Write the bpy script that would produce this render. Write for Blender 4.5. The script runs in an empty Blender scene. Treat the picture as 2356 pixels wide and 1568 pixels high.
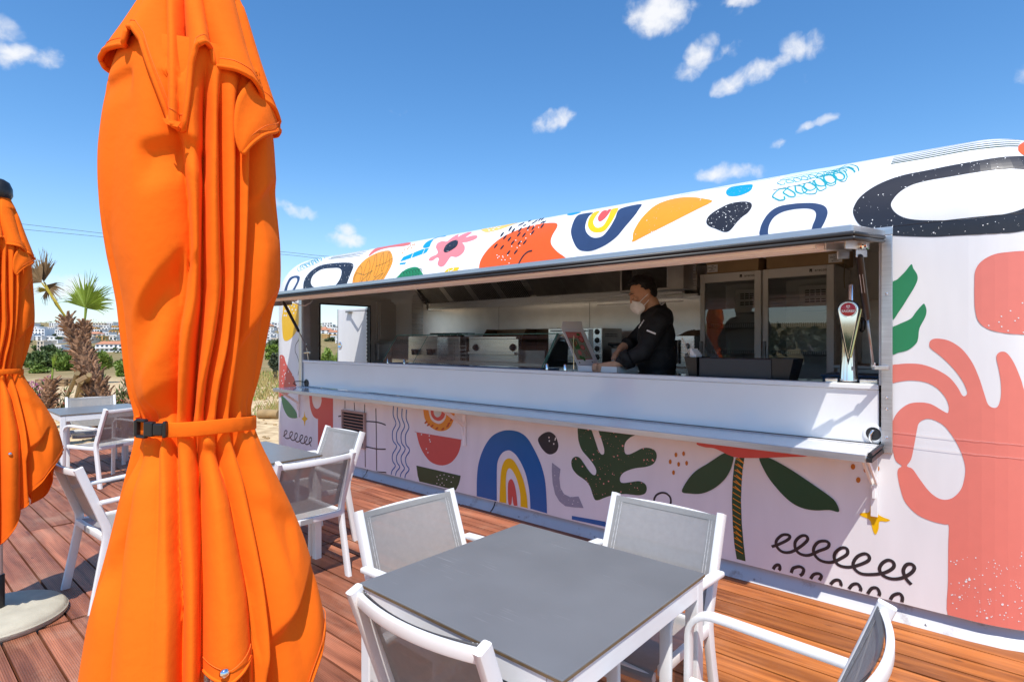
import bpy, bmesh, math, random
from mathutils import Vector, Matrix, noise as mnoise
from mathutils.geometry import tessellate_polygon
R_ = math.radians
sc = bpy.context.scene
col = sc.collection
# ---------------------------------------------------------------- camera
CAM_H = 1.5
FPX, CX, CY = 1320.0, 1178.0, 784.0          # focal length and centre in units of a 2356 px wide photo
SN, CS = 0.6587, 0.7524                      # heading of the camera: forward = (-SN, CS)
cam_d = bpy.data.cameras.new('camera'); cam = bpy.data.objects.new('camera', cam_d); col.objects.link(cam)
cam.location = (0, 0, CAM_H); cam.rotation_euler = (R_(90), 0, math.atan2(SN, CS))
cam_d.sensor_width = 36; cam_d.lens = FPX / 2356 * 36; cam_d.clip_start = 0.05; cam_d.clip_end = 4000
sc.camera = cam
# ---------------------------------------------------------------- light
SUNV = Vector((-0.37, 0.39, -1.0)).normalized()
sun_d = bpy.data.lights.new('sun', 'SUN'); sun = bpy.data.objects.new('sun', sun_d); col.objects.link(sun)
sun_d.energy = 3.75; sun_d.angle = R_(0.53); sun_d.color = (1.0, 0.955, 0.89)
sun.rotation_euler = SUNV.to_track_quat('-Z', 'Y').to_euler(); sun.location = (4, -4, 12)
sc.view_settings.view_transform = 'Standard'; sc.view_settings.look = 'None'
sc.view_settings.exposure = 0.50; sc.view_settings.gamma = 1.0; sc.view_settings.use_curve_mapping = False
sc.render.engine = 'CYCLES'
sc.cycles.max_bounces = 9; sc.cycles.diffuse_bounces = 6; sc.cycles.glossy_bounces = 3
sc.cycles.transparent_max_bounces = 24; sc.cycles.transmission_bounces = 4
sc.cycles.caustics_reflective = False; sc.cycles.caustics_refractive = False
sc.cycles.sample_clamp_indirect = 6
try: sc.cycles.use_denoising = True
except Exception: pass

def dirpx(u, v):
    a = (u - CX) / FPX
    return Vector((CS * a - SN, SN * a + CS, -(v - CY) / FPX))
def at(u, v, Y=None, z=None, Z=None, X=None):
    """the point of a line of sight that lies on a known plane of the place"""
    d = dirpx(u, v)
    if Y is not None: t = Y / d.y
    elif X is not None: t = X / d.x
    elif z is not None: t = (z - CAM_H) / d.z
    else: t = Z
    return Vector((d.x * t, d.y * t, CAM_H + d.z * t))

world = bpy.data.worlds.new('World'); sc.world = world; world.use_nodes = True
nt = world.node_tree; nt.nodes.clear()
def N(t, **k):
    n = nt.nodes.new(t)
    for a, b in k.items(): setattr(n, a, b)
    return n
def LK(a, b): nt.links.new(a, b)
def math_(op, a, b=None, c=None, clamp=False):
    n = N('ShaderNodeMath', operation=op, use_clamp=clamp)
    for i, v in enumerate((a, b, c)):
        if v is None: continue
        if isinstance(v, (int, float)): n.inputs[i].default_value = v
        else: LK(v, n.inputs[i])
    return n.outputs[0]
SKY = 0.142
out = N('ShaderNodeOutputWorld'); bg = N('ShaderNodeBackground'); bg.inputs['Strength'].default_value = SKY
sky = N('ShaderNodeTexSky', sky_type='NISHITA'); sky.sun_disc = False
sky.sun_elevation = R_(61.7); sky.sun_rotation = math.atan2(0.37, -0.39); sky.altitude = 60
sky.air_density = 1.0; sky.dust_density = 0.35; sky.ozone_density = 3.0
tc = N('ShaderNodeTexCoord')
def vnoise(scale, det, rough=0.55, src=None):
    n = N('ShaderNodeTexNoise'); n.inputs['Scale'].default_value = scale; n.inputs['Detail'].default_value = det; n.inputs['Roughness'].default_value = rough
    LK(src or tc.outputs['Generated'], n.inputs['Vector']); return n
warp = vnoise(22, 3, .5)
sub = N('ShaderNodeVectorMath', operation='SUBTRACT'); LK(warp.outputs['Color'], sub.inputs[0]); sub.inputs[1].default_value = (.5, .5, .5)
scl = N('ShaderNodeVectorMath', operation='SCALE'); LK(sub.outputs[0], scl.inputs[0]); scl.inputs['Scale'].default_value = 0.026
wp = N('ShaderNodeVectorMath', operation='ADD'); LK(tc.outputs['Generated'], wp.inputs[0]); LK(scl.outputs[0], wp.inputs[1])
CLOUDS = [(1518,30,66,44,0,1),(1471,17,34,28,0,.6),(1574,28,36,24,-20,.6),(1580,168,24,26,30,.8),(1610,128,24,38,40,.85),(1636,92,20,24,30,.75),(1668,122,34,16,-20,.45),
 (1690,188,42,24,-20,1),(1742,165,52,24,-28,1),(1792,138,36,16,-30,.9),(1826,110,28,26,-20,.9),(1876,104,26,24,-20,.8),(1815,175,40,14,10,.42),
 (1866,293,26,9,-32,.7),(1896,278,24,10,-25,.75),(1785,331,22,10,-20,.5),(1674,398,74,18,-4,.8),(1640,394,34,15,0,.5),(1278,276,48,28,-22,.95),(930,254,34,8,0,.42),(692,486,48,14,6,.9),(655,476,30,14,6,.7),
 (790,550,42,18,0,.9),(794,532,22,20,0,.8),(40,126,58,24,8,.9),(0,70,26,20,0,.7),(150,658,60,26,0,.95),(110,668,40,16,0,.7),(235,690,40,14,0,.5),(1700,8,34,16,0,.7),(1692,40,34,12,0,.4),(822,502,20,6,0,.35),
 (180,705,150,9,-2,.42),(760,712,70,8,0,.5),(770,745,60,7,0,.45),(1330,-60,50,22,0,.7),(2500,150,80,30,-10,.8),(-200,300,80,30,0,.8)]
dens = None
for (u, v, w, h, rot, s) in CLOUDS:
    c = dirpx(u, v).normalized(); rx = Vector((CS, SN, 0)); rx = (rx - c * rx.dot(c)).normalized(); up = rx.cross(c).normalized()
    if up.z < 0: up = -up
    a = R_(-rot); ax = (rx * math.cos(a) + up * math.sin(a)) * (FPX / (w * 1.15)); ay = (up * math.cos(a) - rx * math.sin(a)) * (FPX / (h * 1.15))
    q = []
    for vec in (ax, ay):
        off = vec.dot(c)
        dn = N('ShaderNodeVectorMath', operation='DOT_PRODUCT'); LK(wp.outputs[0], dn.inputs[0]); dn.inputs[1].default_value = vec
        q.append(math_('MULTIPLY', dn.outputs['Value'], dn.outputs['Value']))
    d2 = math_('ADD', q[0], q[1])
    one = math_('MULTIPLY_ADD', d2, -s * 0.8, s)
    dens = one if dens is None else math_('MAXIMUM', dens, one)
dens = math_('MAXIMUM', dens, 0.0)
fb = vnoise(30, 5, 0.55, wp.outputs[0])
val = math_('ADD', dens, math_('MULTIPLY', math_('SUBTRACT', fb.outputs['Fac'], 0.5), 1.7))
mr = N('ShaderNodeMapRange', interpolation_type='SMOOTHSTEP'); LK(val, mr.inputs['Value']); mr.inputs['From Min'].default_value = 0.30; mr.inputs['From Max'].default_value = 1.18
gate = math_('MULTIPLY', dens, 6.0, clamp=True)
alpha = math_('MULTIPLY', math_('MULTIPLY', mr.outputs['Result'], gate), 0.96)
sep = N('ShaderNodeSeparateXYZ'); LK(tc.outputs['Generated'], sep.inputs[0])
hz = N('ShaderNodeMapRange', interpolation_type='SMOOTHSTEP'); LK(sep.outputs['Z'], hz.inputs['Value'])
hz.inputs['From Min'].default_value = 0.0; hz.inputs['From Max'].default_value = 0.30; hz.inputs['To Min'].default_value = 0.40; hz.inputs['To Max'].default_value = 0.0
hsv = N('ShaderNodeHueSaturation'); hsv.inputs['Saturation'].default_value = 1.25; hsv.inputs['Value'].default_value = 1.0; LK(sky.outputs[0], hsv.inputs['Color'])
mixh = N('ShaderNodeMix', data_type='RGBA'); LK(hz.outputs['Result'], mixh.inputs['Factor']); LK(hsv.outputs[0], mixh.inputs[6]); mixh.inputs[7].default_value = (2.4, 3.3, 4.6, 1)
mixc = N('ShaderNodeMix', data_type='RGBA'); LK(alpha, mixc.inputs['Factor']); LK(mixh.outputs[2], mixc.inputs[6]); mixc.inputs[7].default_value = (4.9, 4.95, 5.1, 1)
LK(mixc.outputs[2], bg.inputs['Color']); LK(bg.outputs[0], out.inputs['Surface'])

# ---------------------------------------------------------------- materials
MATS = {}
def srgb(r, g, b):
    f = lambda c: c / 12.92 if c <= .04045 else ((c + .055) / 1.055) ** 2.4
    return (f(r / 255), f(g / 255), f(b / 255))
def mat(name, c, rough=0.5, metal=0.0, var=0.0, vscale=6.0, bump=0.0, bscale=80.0, spec=0.5, coat=0.0, rvar=0.0, objvar=0.0, stretch=None, aniso=0.0):
    m = bpy.data.materials.new(name); m.use_nodes = True; MATS[name] = m
    t = m.node_tree; b = t.nodes['Principled BSDF']
    b.inputs['Base Color'].default_value = (*c, 1); b.inputs['Roughness'].default_value = rough; b.inputs['Metallic'].default_value = metal
    b.inputs['Specular IOR Level'].default_value = spec; b.inputs['Coat Weight'].default_value = coat
    if aniso: b.inputs['Anisotropic'].default_value = aniso
    def nn(ty, **k):
        n = t.nodes.new(ty)
        for a, q in k.items(): setattr(n, a, q)
        return n
    tcn = nn('ShaderNodeTexCoord'); src = tcn.outputs['Object']
    if stretch:
        mp = nn('ShaderNodeMapping'); mp.inputs['Scale'].default_value = stretch; t.links.new(src, mp.inputs['Vector']); src = mp.outputs[0]
    if var or rvar:
        n1 = nn('ShaderNodeTexNoise'); n1.inputs['Scale'].default_value = vscale; n1.inputs['Detail'].default_value = 6; t.links.new(src, n1.inputs['Vector'])
        if var:
            h = nn('ShaderNodeHueSaturation'); h.inputs['Color'].default_value = (*c, 1)
            r = nn('ShaderNodeMapRange'); r.inputs['From Min'].default_value = .3; r.inputs['From Max'].default_value = .7; r.inputs['To Min'].default_value = 1 - var; r.inputs['To Max'].default_value = 1 + var
            t.links.new(n1.outputs['Fac'], r.inputs['Value']); t.links.new(r.outputs[0], h.inputs['Value']); cur = h.outputs[0]
            if objvar:
                oi = nn('ShaderNodeObjectInfo'); r2 = nn('ShaderNodeMapRange'); r2.inputs['To Min'].default_value = 1 - objvar; r2.inputs['To Max'].default_value = 1 + objvar
                t.links.new(oi.outputs['Random'], r2.inputs['Value']); h2 = nn('ShaderNodeHueSaturation'); t.links.new(cur, h2.inputs['Color']); t.links.new(r2.outputs[0], h2.inputs['Value']); cur = h2.outputs[0]
            t.links.new(cur, b.inputs['Base Color'])
        if rvar:
            r = nn('ShaderNodeMapRange'); r.inputs['To Min'].default_value = max(0, rough - rvar); r.inputs['To Max'].default_value = rough + rvar
            t.links.new(n1.outputs['Fac'], r.inputs['Value']); t.links.new(r.outputs[0], b.inputs['Roughness'])
    if bump:
        n2 = nn('ShaderNodeTexNoise'); n2.inputs['Scale'].default_value = bscale; n2.inputs['Detail'].default_value = 5; t.links.new(src, n2.inputs['Vector'])
        bp = nn('ShaderNodeBump'); bp.inputs['Strength'].default_value = bump; bp.inputs['Distance'].default_value = 0.01
        t.links.new(n2.outputs['Fac'], bp.inputs['Height']); t.links.new(bp.outputs[0], b.inputs['Normal'])
    return m
def alpha_mat(m, fac, tint=(1, 1, 1)):
    t = m.node_tree; b = t.nodes['Principled BSDF']; o = t.nodes['Material Output']
    tr = t.nodes.new('ShaderNodeBsdfTransparent'); tr.inputs[0].default_value = (*tint, 1)
    mx = t.nodes.new('ShaderNodeMixShader'); mx.inputs[0].default_value = fac
    t.links.new(b.outputs[0], mx.inputs[1]); t.links.new(tr.outputs[0], mx.inputs[2]); t.links.new(mx.outputs[0], o.inputs[0]); return m
def glass_mat(name, tint=(0.93, 0.97, 0.95), rough=0.01, power=1.0):
    m = bpy.data.materials.new(name); m.use_nodes = True; MATS[name] = m; t = m.node_tree; t.nodes.clear()
    o = t.nodes.new('ShaderNodeOutputMaterial'); tr = t.nodes.new('ShaderNodeBsdfTransparent'); tr.inputs[0].default_value = (*tint, 1)
    gl = t.nodes.new('ShaderNodeBsdfGlossy'); gl.inputs['Roughness'].default_value = rough
    fr = t.nodes.new('ShaderNodeFresnel'); fr.inputs['IOR'].default_value = 1.5
    mu = t.nodes.new('ShaderNodeMath'); mu.operation = 'MULTIPLY'; mu.inputs[1].default_value = power; mu.use_clamp = True
    mx = t.nodes.new('ShaderNodeMixShader'); t.links.new(fr.outputs[0], mu.inputs[0]); t.links.new(mu.outputs[0], mx.inputs[0]); t.links.new(tr.outputs[0], mx.inputs[1]); t.links.new(gl.outputs[0], mx.inputs[2]); t.links.new(mx.outputs[0], o.inputs[0]); return m

# ---------------------------------------------------------------- mesh helpers
class MB:
    def __init__(s): s.v = []; s.f = []; s.m = []
    def face(s, idx, mi=0): s.f.append(tuple(idx)); s.m.append(mi)
    def add(s, vs, fs, mi=0):
        o = len(s.v); s.v += [tuple(p) for p in vs]
        for q in fs: s.f.append(tuple(o + i for i in q)); s.m.append(mi)
        return o
    def box(s, x0, x1, y0, y1, z0, z1, mi=0, M=None):
        vs = [Vector((x, y, z)) for z in (z0, z1) for y in (y0, y1) for x in (x0, x1)]
        if M: vs = [M @ p for p in vs]
        s.add(vs, [(0, 2, 3, 1), (4, 5, 7, 6), (0, 1, 5, 4), (2, 6, 7, 3), (0, 4, 6, 2), (1, 3, 7, 5)], mi); return s
    def beam(s, a, b, w, h, up=(0, 0, 1), mi=0):
        a = Vector(a); b = Vector(b); d = (b - a).normalized(); up = Vector(up); r = d.cross(up)
        if r.length < 1e-4: r = d.cross(Vector((1, 0, 0)))
        r.normalize(); u = r.cross(d).normalized(); r = r * (w / 2); u = u * (h / 2)
        vs = [p + sx * r + sy * u for p in (a, b) for sx, sy in ((-1, -1), (1, -1), (1, 1), (-1, 1))]
        s.add(vs, [(0, 3, 2, 1), (4, 5, 6, 7), (0, 1, 5, 4), (1, 2, 6, 5), (2, 3, 7, 6), (3, 0, 4, 7)], mi); return s
    def sweep(s, pts, prof, side, mi=0, cap=True):
        """profile (list of (a,b)) swept along pts; a runs along 'side', b across it"""
        pts = [Vector(p) for p in pts]; side = Vector(side).normalized(); n = len(prof); rows = []
        for i, p in enumerate(pts):
            d = (pts[min(i + 1, len(pts) - 1)] - pts[max(i - 1, 0)]).normalized()
            b = side.cross(d).normalized(); k = 1.0
            if 0 < i < len(pts) - 1:
                d1 = (p - pts[i - 1]).normalized(); c = max(.4, d1.dot(d)); k = 1 / c
            rows.append([p + side * q[0] + b * q[1] * k for q in prof])
        o = len(s.v)
        for r in rows: s.v += [tuple(p) for p in r]
        for i in range(len(rows) - 1):
            for j in range(n): s.f.append((o + i * n + j, o + i * n + (j + 1) % n, o + (i + 1) * n + (j + 1) % n, o + (i + 1) * n + j)); s.m.append(mi)
        if cap:
            s.f.append(tuple(o + j for j in reversed(range(n)))); s.m.append(mi)
            s.f.append(tuple(o + (len(rows) - 1) * n + j for j in range(n))); s.m.append(mi)
        return s
    def tube(s, pts, r, n=8, mi=0, cap=True):
        pts = [Vector(p) for p in pts]; o = len(s.v); ref = None
        for i, p in enumerate(pts):
            d = (pts[min(i + 1, len(pts) - 1)] - pts[max(i - 1, 0)])
            d = d.normalized() if d.length > 1e-9 else Vector((0, 0, 1))
            if ref is None: ref = d.orthogonal().normalized()
            ref = (ref - d * ref.dot(d)); ref = ref.normalized() if ref.length > 1e-6 else d.orthogonal().normalized()
            b = d.cross(ref); rr = r[i] if isinstance(r, (list, tuple)) else r
            for j in range(n):
                a = 2 * math.pi * j / n; s.v.append(tuple(p + (ref * math.cos(a) + b * math.sin(a)) * rr))
        for i in range(len(pts) - 1):
            for j in range(n): s.f.append((o + i * n + j, o + i * n + (j + 1) % n, o + (i + 1) * n + (j + 1) % n, o + (i + 1) * n + j)); s.m.append(mi)
        if cap:
            s.f.append(tuple(o + j for j in reversed(range(n)))); s.m.append(mi)
            s.f.append(tuple(o + (len(pts) - 1) * n + j for j in range(n))); s.m.append(mi)
        return s
    def lathe(s, prof, c=(0, 0, 0), n=24, mi=0, M=None, sx=1, sy=1):
        o = len(s.v); c = Vector(c)
        for r, z in prof:
            for j in range(n):
                a = 2 * math.pi * j / n; p = Vector((r * math.cos(a) * sx, r * math.sin(a) * sy, z))
                s.v.append(tuple((M @ p if M else p) + c))
        for i in range(len(prof) - 1):
            for j in range(n): s.f.append((o + i * n + j, o + i * n + (j + 1) % n, o + (i + 1) * n + (j + 1) % n, o + (i + 1) * n + j)); s.m.append(mi)
        s.f.append(tuple(o + j for j in reversed(range(n)))); s.m.append(mi)
        s.f.append(tuple(o + (len(prof) - 1) * n + j for j in range(n))); s.m.append(mi)
        return s
    def grid(s, fn, nu, nv, mi=0, wrap=False):
        o = len(s.v); cu = nu if wrap else nu + 1
        for j in range(nv + 1):
            for i in range(cu): s.v.append(tuple(fn(i / nu, j / nv)))
        for j in range(nv):
            for i in range(nu):
                a = o + j * cu + i; b = o + j * cu + (i + 1) % cu; s.f.append((a, b, b + cu, a + cu)); s.m.append(mi)
        return s
    def build(s, name, mats, parent=None, bevel=0, smooth=False, seg=2, solid=0, loc=None, rz=0, auto=None):
        me = bpy.data.meshes.new(name); me.from_pydata(s.v, [], s.f)
        mats = mats if isinstance(mats, (list, tuple)) else [mats]
        for m in mats: me.materials.append(MATS[m] if isinstance(m, str) else m)
        if len(mats) > 1: me.polygons.foreach_set('material_index', s.m)
        if smooth: me.polygons.foreach_set('use_smooth', [True] * len(me.polygons))
        me.update(); o = bpy.data.objects.new(name, me); col.objects.link(o)
        if auto is not None:
            try: me.set_sharp_from_angle(angle=R_(auto))
            except Exception: pass
        if parent: o.parent = parent
        if loc is not None: o.location = loc
        if rz: o.rotation_euler.z = rz
        if solid:
            md = o.modifiers.new('solid', 'SOLIDIFY'); md.thickness = solid; md.offset = 0
        if bevel:
            md = o.modifiers.new('bevel', 'BEVEL'); md.width = bevel; md.segments = seg; md.limit_method = 'ANGLE'; md.angle_limit = R_(40)
        return o
def tag(o, label=None, cat=None, group=None, kind=None):
    if label: o['label'] = label
    if cat: o['category'] = cat
    if group: o['group'] = group
    if kind: o['kind'] = kind
    return o
def empty(name, loc=(0, 0, 0), rz=0, label=None, cat=None, group=None, kind=None):
    o = bpy.data.objects.new(name, None); col.objects.link(o); o.location = loc; o.rotation_euler.z = rz; o.empty_display_size = .1
    return tag(o, label, cat, group, kind)
def copy_tree(o, parent=None):
    c = o.copy(); col.objects.link(c); c.parent = parent
    for ch in o.children: copy_tree(ch, c)
    return c
def rect(w, h): return [(-w / 2, -h / 2), (w / 2, -h / 2), (w / 2, h / 2), (-w / 2, h / 2)]
def rrect(w, h, r, n=2):
    o = []
    for cx, cy, a0 in ((w / 2 - r, h / 2 - r, 0), (-w / 2 + r, h / 2 - r, 90), (-w / 2 + r, -h / 2 + r, 180), (w / 2 - r, -h / 2 + r, 270)):
        for k in range(n + 1):
            a = R_(a0 + 90 * k / n); o.append((cx + r * math.cos(a), cy + r * math.sin(a)))
    return o
def catmull(pts, closed=True, n=4):
    P = [Vector(p) for p in pts]; m = len(P); o = []
    for i in range(m if closed else m - 1):
        p0 = P[(i - 1) % m] if closed or i > 0 else P[i]; p1 = P[i]; p2 = P[(i + 1) % m]; p3 = P[(i + 2) % m] if closed or i + 2 < m else P[(i + 1) % m]
        # centripetal-like tension: keep tight corners tight
        for k in range(n):
            t = k / n; t2 = t * t; t3 = t2 * t
            o.append(0.5 * ((2 * p1) + (p2 - p0) * t + (2 * p0 - 5 * p1 + 4 * p2 - p3) * t2 + (3 * p1 - p0 - 3 * p2 + p3) * t3))
    if not closed: o.append(P[-1])
    return o
def lerp_tab(tab, x):
    if x <= tab[0][0]: return tab[0][1]
    for (a, b), (c, d) in zip(tab, tab[1:]):
        if x <= c: return b + (d - b) * (x - a) / (c - a)
    return tab[-1][1]
def text_mesh(name, body, size, mat_, parent=None, extr=0.0008, M=None, align='CENTER', bold=0.0):
    cu = bpy.data.curves.new('text', 'FONT'); cu.body = body; cu.size = size; cu.align_x = align; cu.align_y = 'CENTER'; cu.extrude = extr; cu.resolution_u = 3; cu.offset = bold
    to = bpy.data.objects.new('text', cu); col.objects.link(to)
    me = bpy.data.meshes.new_from_object(to.evaluated_get(bpy.context.evaluated_depsgraph_get()))
    bpy.data.objects.remove(to); bpy.data.curves.remove(cu)
    me.name = name; me.materials.clear(); me.materials.append(MATS[mat_])
    if M: me.transform(M)
    o = bpy.data.objects.new(name, me); col.objects.link(o)
    if parent: o.parent = parent
    return o

# base colours
W = dict(
 trailer_white=mat('trailer_white', (.80, .80, .80), .30, var=.045, vscale=3, stretch=(2, 2, .4), bump=.02, bscale=6, coat=.15),
 panel_white=mat('panel_white', (.82, .82, .82), .10, var=.02, vscale=3, bump=.05, bscale=3, coat=.4),
 white_paint=mat('white_paint', (.80, .80, .79), .38, var=.03, vscale=9),
 alu=mat('alu', (.62, .62, .63), .34, .9, var=.10, vscale=20, rvar=.1, stretch=(.3, 8, 8)),
 alu_dull=mat('alu_dull', (.55, .55, .56), .5, .6, var=.08, vscale=12),
 rubber=mat('rubber', (.02, .02, .022), .45, var=.2),
 pinkish_pvc=mat('pinkish_pvc', (.92, .91, .90), .35, var=.03),
 steel=mat('steel', (.88, .87, .86), .26, .95, var=.03, vscale=14, rvar=.08, stretch=(.15, 4, 14), aniso=.5),
 steel_dark=mat('steel_dark', (.36, .34, .33), .38, .9, var=.12, vscale=10),
 chrome=mat('chrome', (.86, .86, .87), .05, 1.0),
 brushed_wall=mat('brushed_wall', (.88, .855, .84), .33, .85, var=.06, vscale=5, bump=.08, bscale=160),
 wall_grey=mat('wall_grey', (.78, .75, .72), .6, var=.03, bump=.08, bscale=300),
 cabinet_grey=mat('cabinet_grey', (.70, .66, .62), .5, var=.02),
 ceiling_white=mat('ceiling_white', (.84, .83, .82), .6),
 black_plastic=mat('black_plastic', (.012, .012, .013), .35, var=.2),
 grey_plastic=mat('grey_plastic', (.32, .31, .31), .4),
 fridge_grey=mat('fridge_grey', (.80, .78, .76), .45, var=.02),
 fridge_inside=mat('fridge_inside', (.80, .80, .80), .6),
 cardboard=mat('cardboard', (.42, .28, .15), .8, var=.1, bump=.1),
 card_white=mat('card_white', (.88, .87, .87), .6),
 blue_crate=mat('blue_crate', (.05, .11, .22), .5),
 worktop=mat('worktop', (.05, .052, .058), .10, spec=.6, coat=.6),
 dark_hole=mat('dark_hole', (.012, .012, .012), .8),
 floor_dark=mat('floor_dark', (.35, .34, .33), .7, var=.1),
 skirt=mat('skirt', (.55, .55, .57), .42, var=.06, vscale=3),
 grille=mat('grille', (.42, .31, .27), .5, var=.08),
 orange=mat('orange', (.87, .150, .009), .88, var=.07, vscale=3.5, bump=.14, bscale=38, spec=.08),
 orange_stitch=mat('orange_stitch', (.78, .15, .008), .8),
 concrete=mat('concrete', (.47, .43, .33), .8, var=.10, vscale=9, bump=.35, bscale=150),
 table_top=mat('table_top', (.165, .168, .175), .34, var=.08, vscale=3.2, rvar=.14, bump=.02, bscale=400),
 table_edge=mat('table_edge', (.16, .105, .05), .5, var=.2, vscale=30),
 skin=mat('skin', (.58, .32, .20), .5, var=.06, vscale=30),
 hair=mat('hair', (.010, .008, .007), .55, var=.4, vscale=60, bump=.5, bscale=120),
 jacket=mat('jacket', (.0085, .0085, .010), .75, var=.15, vscale=14, bump=.25, bscale=40),
 trousers=mat('trousers', (.010, .012, .022), .8),
 mask=mat('mask', (.90, .89, .87), .85, var=.04, vscale=40, bump=.15, bscale=300),
 eye=mat('eye', (.02, .012, .01), .2), lip=mat('lip', (.32, .12, .09), .5), eye_white=mat('eye_white', (.6, .58, .55), .3),
 bark=mat('bark', (.125, .07, .042), .9, var=.35, vscale=14, bump=.8, bscale=30),
 boot=mat('boot', (.30, .165, .09), .85, var=.5, vscale=18, bump=.5, bscale=50, objvar=.4),
 stake=mat('stake', (.30, .215, .10), .8, var=.2, vscale=14, bump=.3, bscale=60, stretch=(1, 1, .2)),
 frond_green=mat('frond_green', (.21, .29, .035), .5, var=.25, vscale=6),
 frond_brown=mat('frond_brown', (.20, .125, .055), .8, var=.3, vscale=8),
 frond_yellow=mat('frond_yellow', (.42, .32, .03), .6, var=.2, vscale=8),
 leaf_dark=mat('leaf_dark', (.050, .082, .022), .6, var=.35, vscale=1.5, objvar=.15),
 leaf_mid=mat('leaf_mid', (.085, .135, .026), .6, var=.35, vscale=1.5, objvar=.15),
 leaf_light=mat('leaf_light', (.16, .235, .035), .6, var=.3, vscale=1.5, objvar=.12),
 leaf_grey=mat('leaf_grey', (.085, .105, .055), .6, var=.3, vscale=1.5, objvar=.15),
 trunk_brown=mat('trunk_brown', (.10, .07, .05), .9, var=.2),
 petal=mat('petal', (.55, .16, .32), .6), petal_red=mat('petal_red', (.5, .05, .06), .6),
 straw=mat('straw', (.34, .26, .09), .8, var=.25, vscale=2),
 house_white=mat('house_white', (.80, .79, .77), .7, var=.03, vscale=.3, objvar=.06),
 house_cream=mat('house_cream', (.66, .56, .44), .7, var=.04, vscale=.3, objvar=.1),
 house_ochre=mat('house_ochre', (.62, .36, .12), .7, var=.05, vscale=.3),
 roof_tile=mat('roof_tile', (.46, .20, .11), .8, var=.15, vscale=.8),
 window_dark=mat('window_dark', (.05, .06, .075), .2), pool_wall=mat('pool_wall', (.3, .45, .6), .5),
 wire=mat('wire', (.10, .11, .13), .6),
 pallet=mat('pallet', (.34, .22, .11), .8, var=.2), log=mat('log', (.33, .22, .10), .8, var=.2),
 leather=mat('paper_bag', (.22, .14, .09), .8, var=.2, bump=.6, bscale=40),
)
PAINT = dict(navy=srgb(48, 66, 100), black=srgb(40, 40, 46), orange=srgb(226, 90, 28), amber=srgb(228, 148, 36), coral=srgb(218, 106, 84), cyan=srgb(18, 150, 205), pink=srgb(222, 128, 132),
 green=srgb(38, 130, 84), yellow=srgb(238, 188, 6), lyel=srgb(238, 200, 90), teal=srgb(32, 150, 165), pale=srgb(205, 226, 230), red=srgb(208, 84, 78), dgreen=srgb(36, 74, 44), blue=srgb(0, 98, 164),
 grey=srgb(150, 152, 166), brown=srgb(190, 112, 20), white=(.80, .80, .79), salmon=srgb(226, 126, 112), rust=srgb(190, 78, 20), pinkdot=srgb(232, 160, 146))
for k, c in PAINT.items(): mat('paint_' + k, c, .34, var=.05 if k in ('navy', 'black') else .02, vscale=16, coat=.1)
W['mesh_fabric'] = alpha_mat(mat('mesh_fabric', (.31, .305, .295), .7, var=.05, vscale=40, bump=.35, bscale=1400), .15)
glass_mat('guard_glass', (.80, .80, .79), power=1.9); glass_mat('fridge_glass', (.80, .81, .81), power=3.4)
ob = W['orange'].node_tree.nodes['Principled BSDF']; ob.inputs['Sheen Weight'].default_value = .08; ob.inputs['Sheen Roughness'].default_value = .5; ob.inputs['Sheen Tint'].default_value = (1, .5, .2, 1)
# scuffs on the table tops
tt = W['table_top'].node_tree; pb = tt.nodes['Principled BSDF']; tcn = tt.nodes.new('ShaderNodeTexCoord'); mp = tt.nodes.new('ShaderNodeMapping'); mp.inputs['Rotation'].default_value = (0, 0, .5); mp.inputs['Scale'].default_value = (9, 150, 1); tt.links.new(tcn.outputs['Object'], mp.inputs[0])
ns = tt.nodes.new('ShaderNodeTexNoise'); ns.inputs['Scale'].default_value = 1; ns.inputs['Detail'].default_value = 4; tt.links.new(mp.outputs[0], ns.inputs['Vector'])
n2_ = tt.nodes.new('ShaderNodeTexNoise'); n2_.inputs['Scale'].default_value = 4.2; n2_.inputs['Detail'].default_value = 3; tt.links.new(tcn.outputs['Object'], n2_.inputs['Vector'])
ma = tt.nodes.new('ShaderNodeMapRange'); ma.inputs['From Min'].default_value = .60; ma.inputs['From Max'].default_value = .74; tt.links.new(ns.outputs['Fac'], ma.inputs['Value']); mb_ = tt.nodes.new('ShaderNodeMapRange'); mb_.inputs['From Min'].default_value = .52; mb_.inputs['From Max'].default_value = .68; mb_.inputs['To Max'].default_value = .5; tt.links.new(n2_.outputs['Fac'], mb_.inputs['Value'])
mm = tt.nodes.new('ShaderNodeMath'); mm.operation = 'MULTIPLY'; tt.links.new(ma.outputs[0], mm.inputs[0]); tt.links.new(mb_.outputs[0], mm.inputs[1])
mxs = tt.nodes.new('ShaderNodeMix'); mxs.data_type = 'RGBA'; tt.links.new(mm.outputs[0], mxs.inputs['Factor']); tt.links.new(pb.inputs['Base Color'].links[0].from_socket, mxs.inputs[6]); mxs.inputs[7].default_value = (.40, .40, .41, 1); tt.links.new(mxs.outputs[2], pb.inputs['Base Color'])
W['glass_edge'] = mat('glass_edge', (.06, .20, .17), .15)
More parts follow.
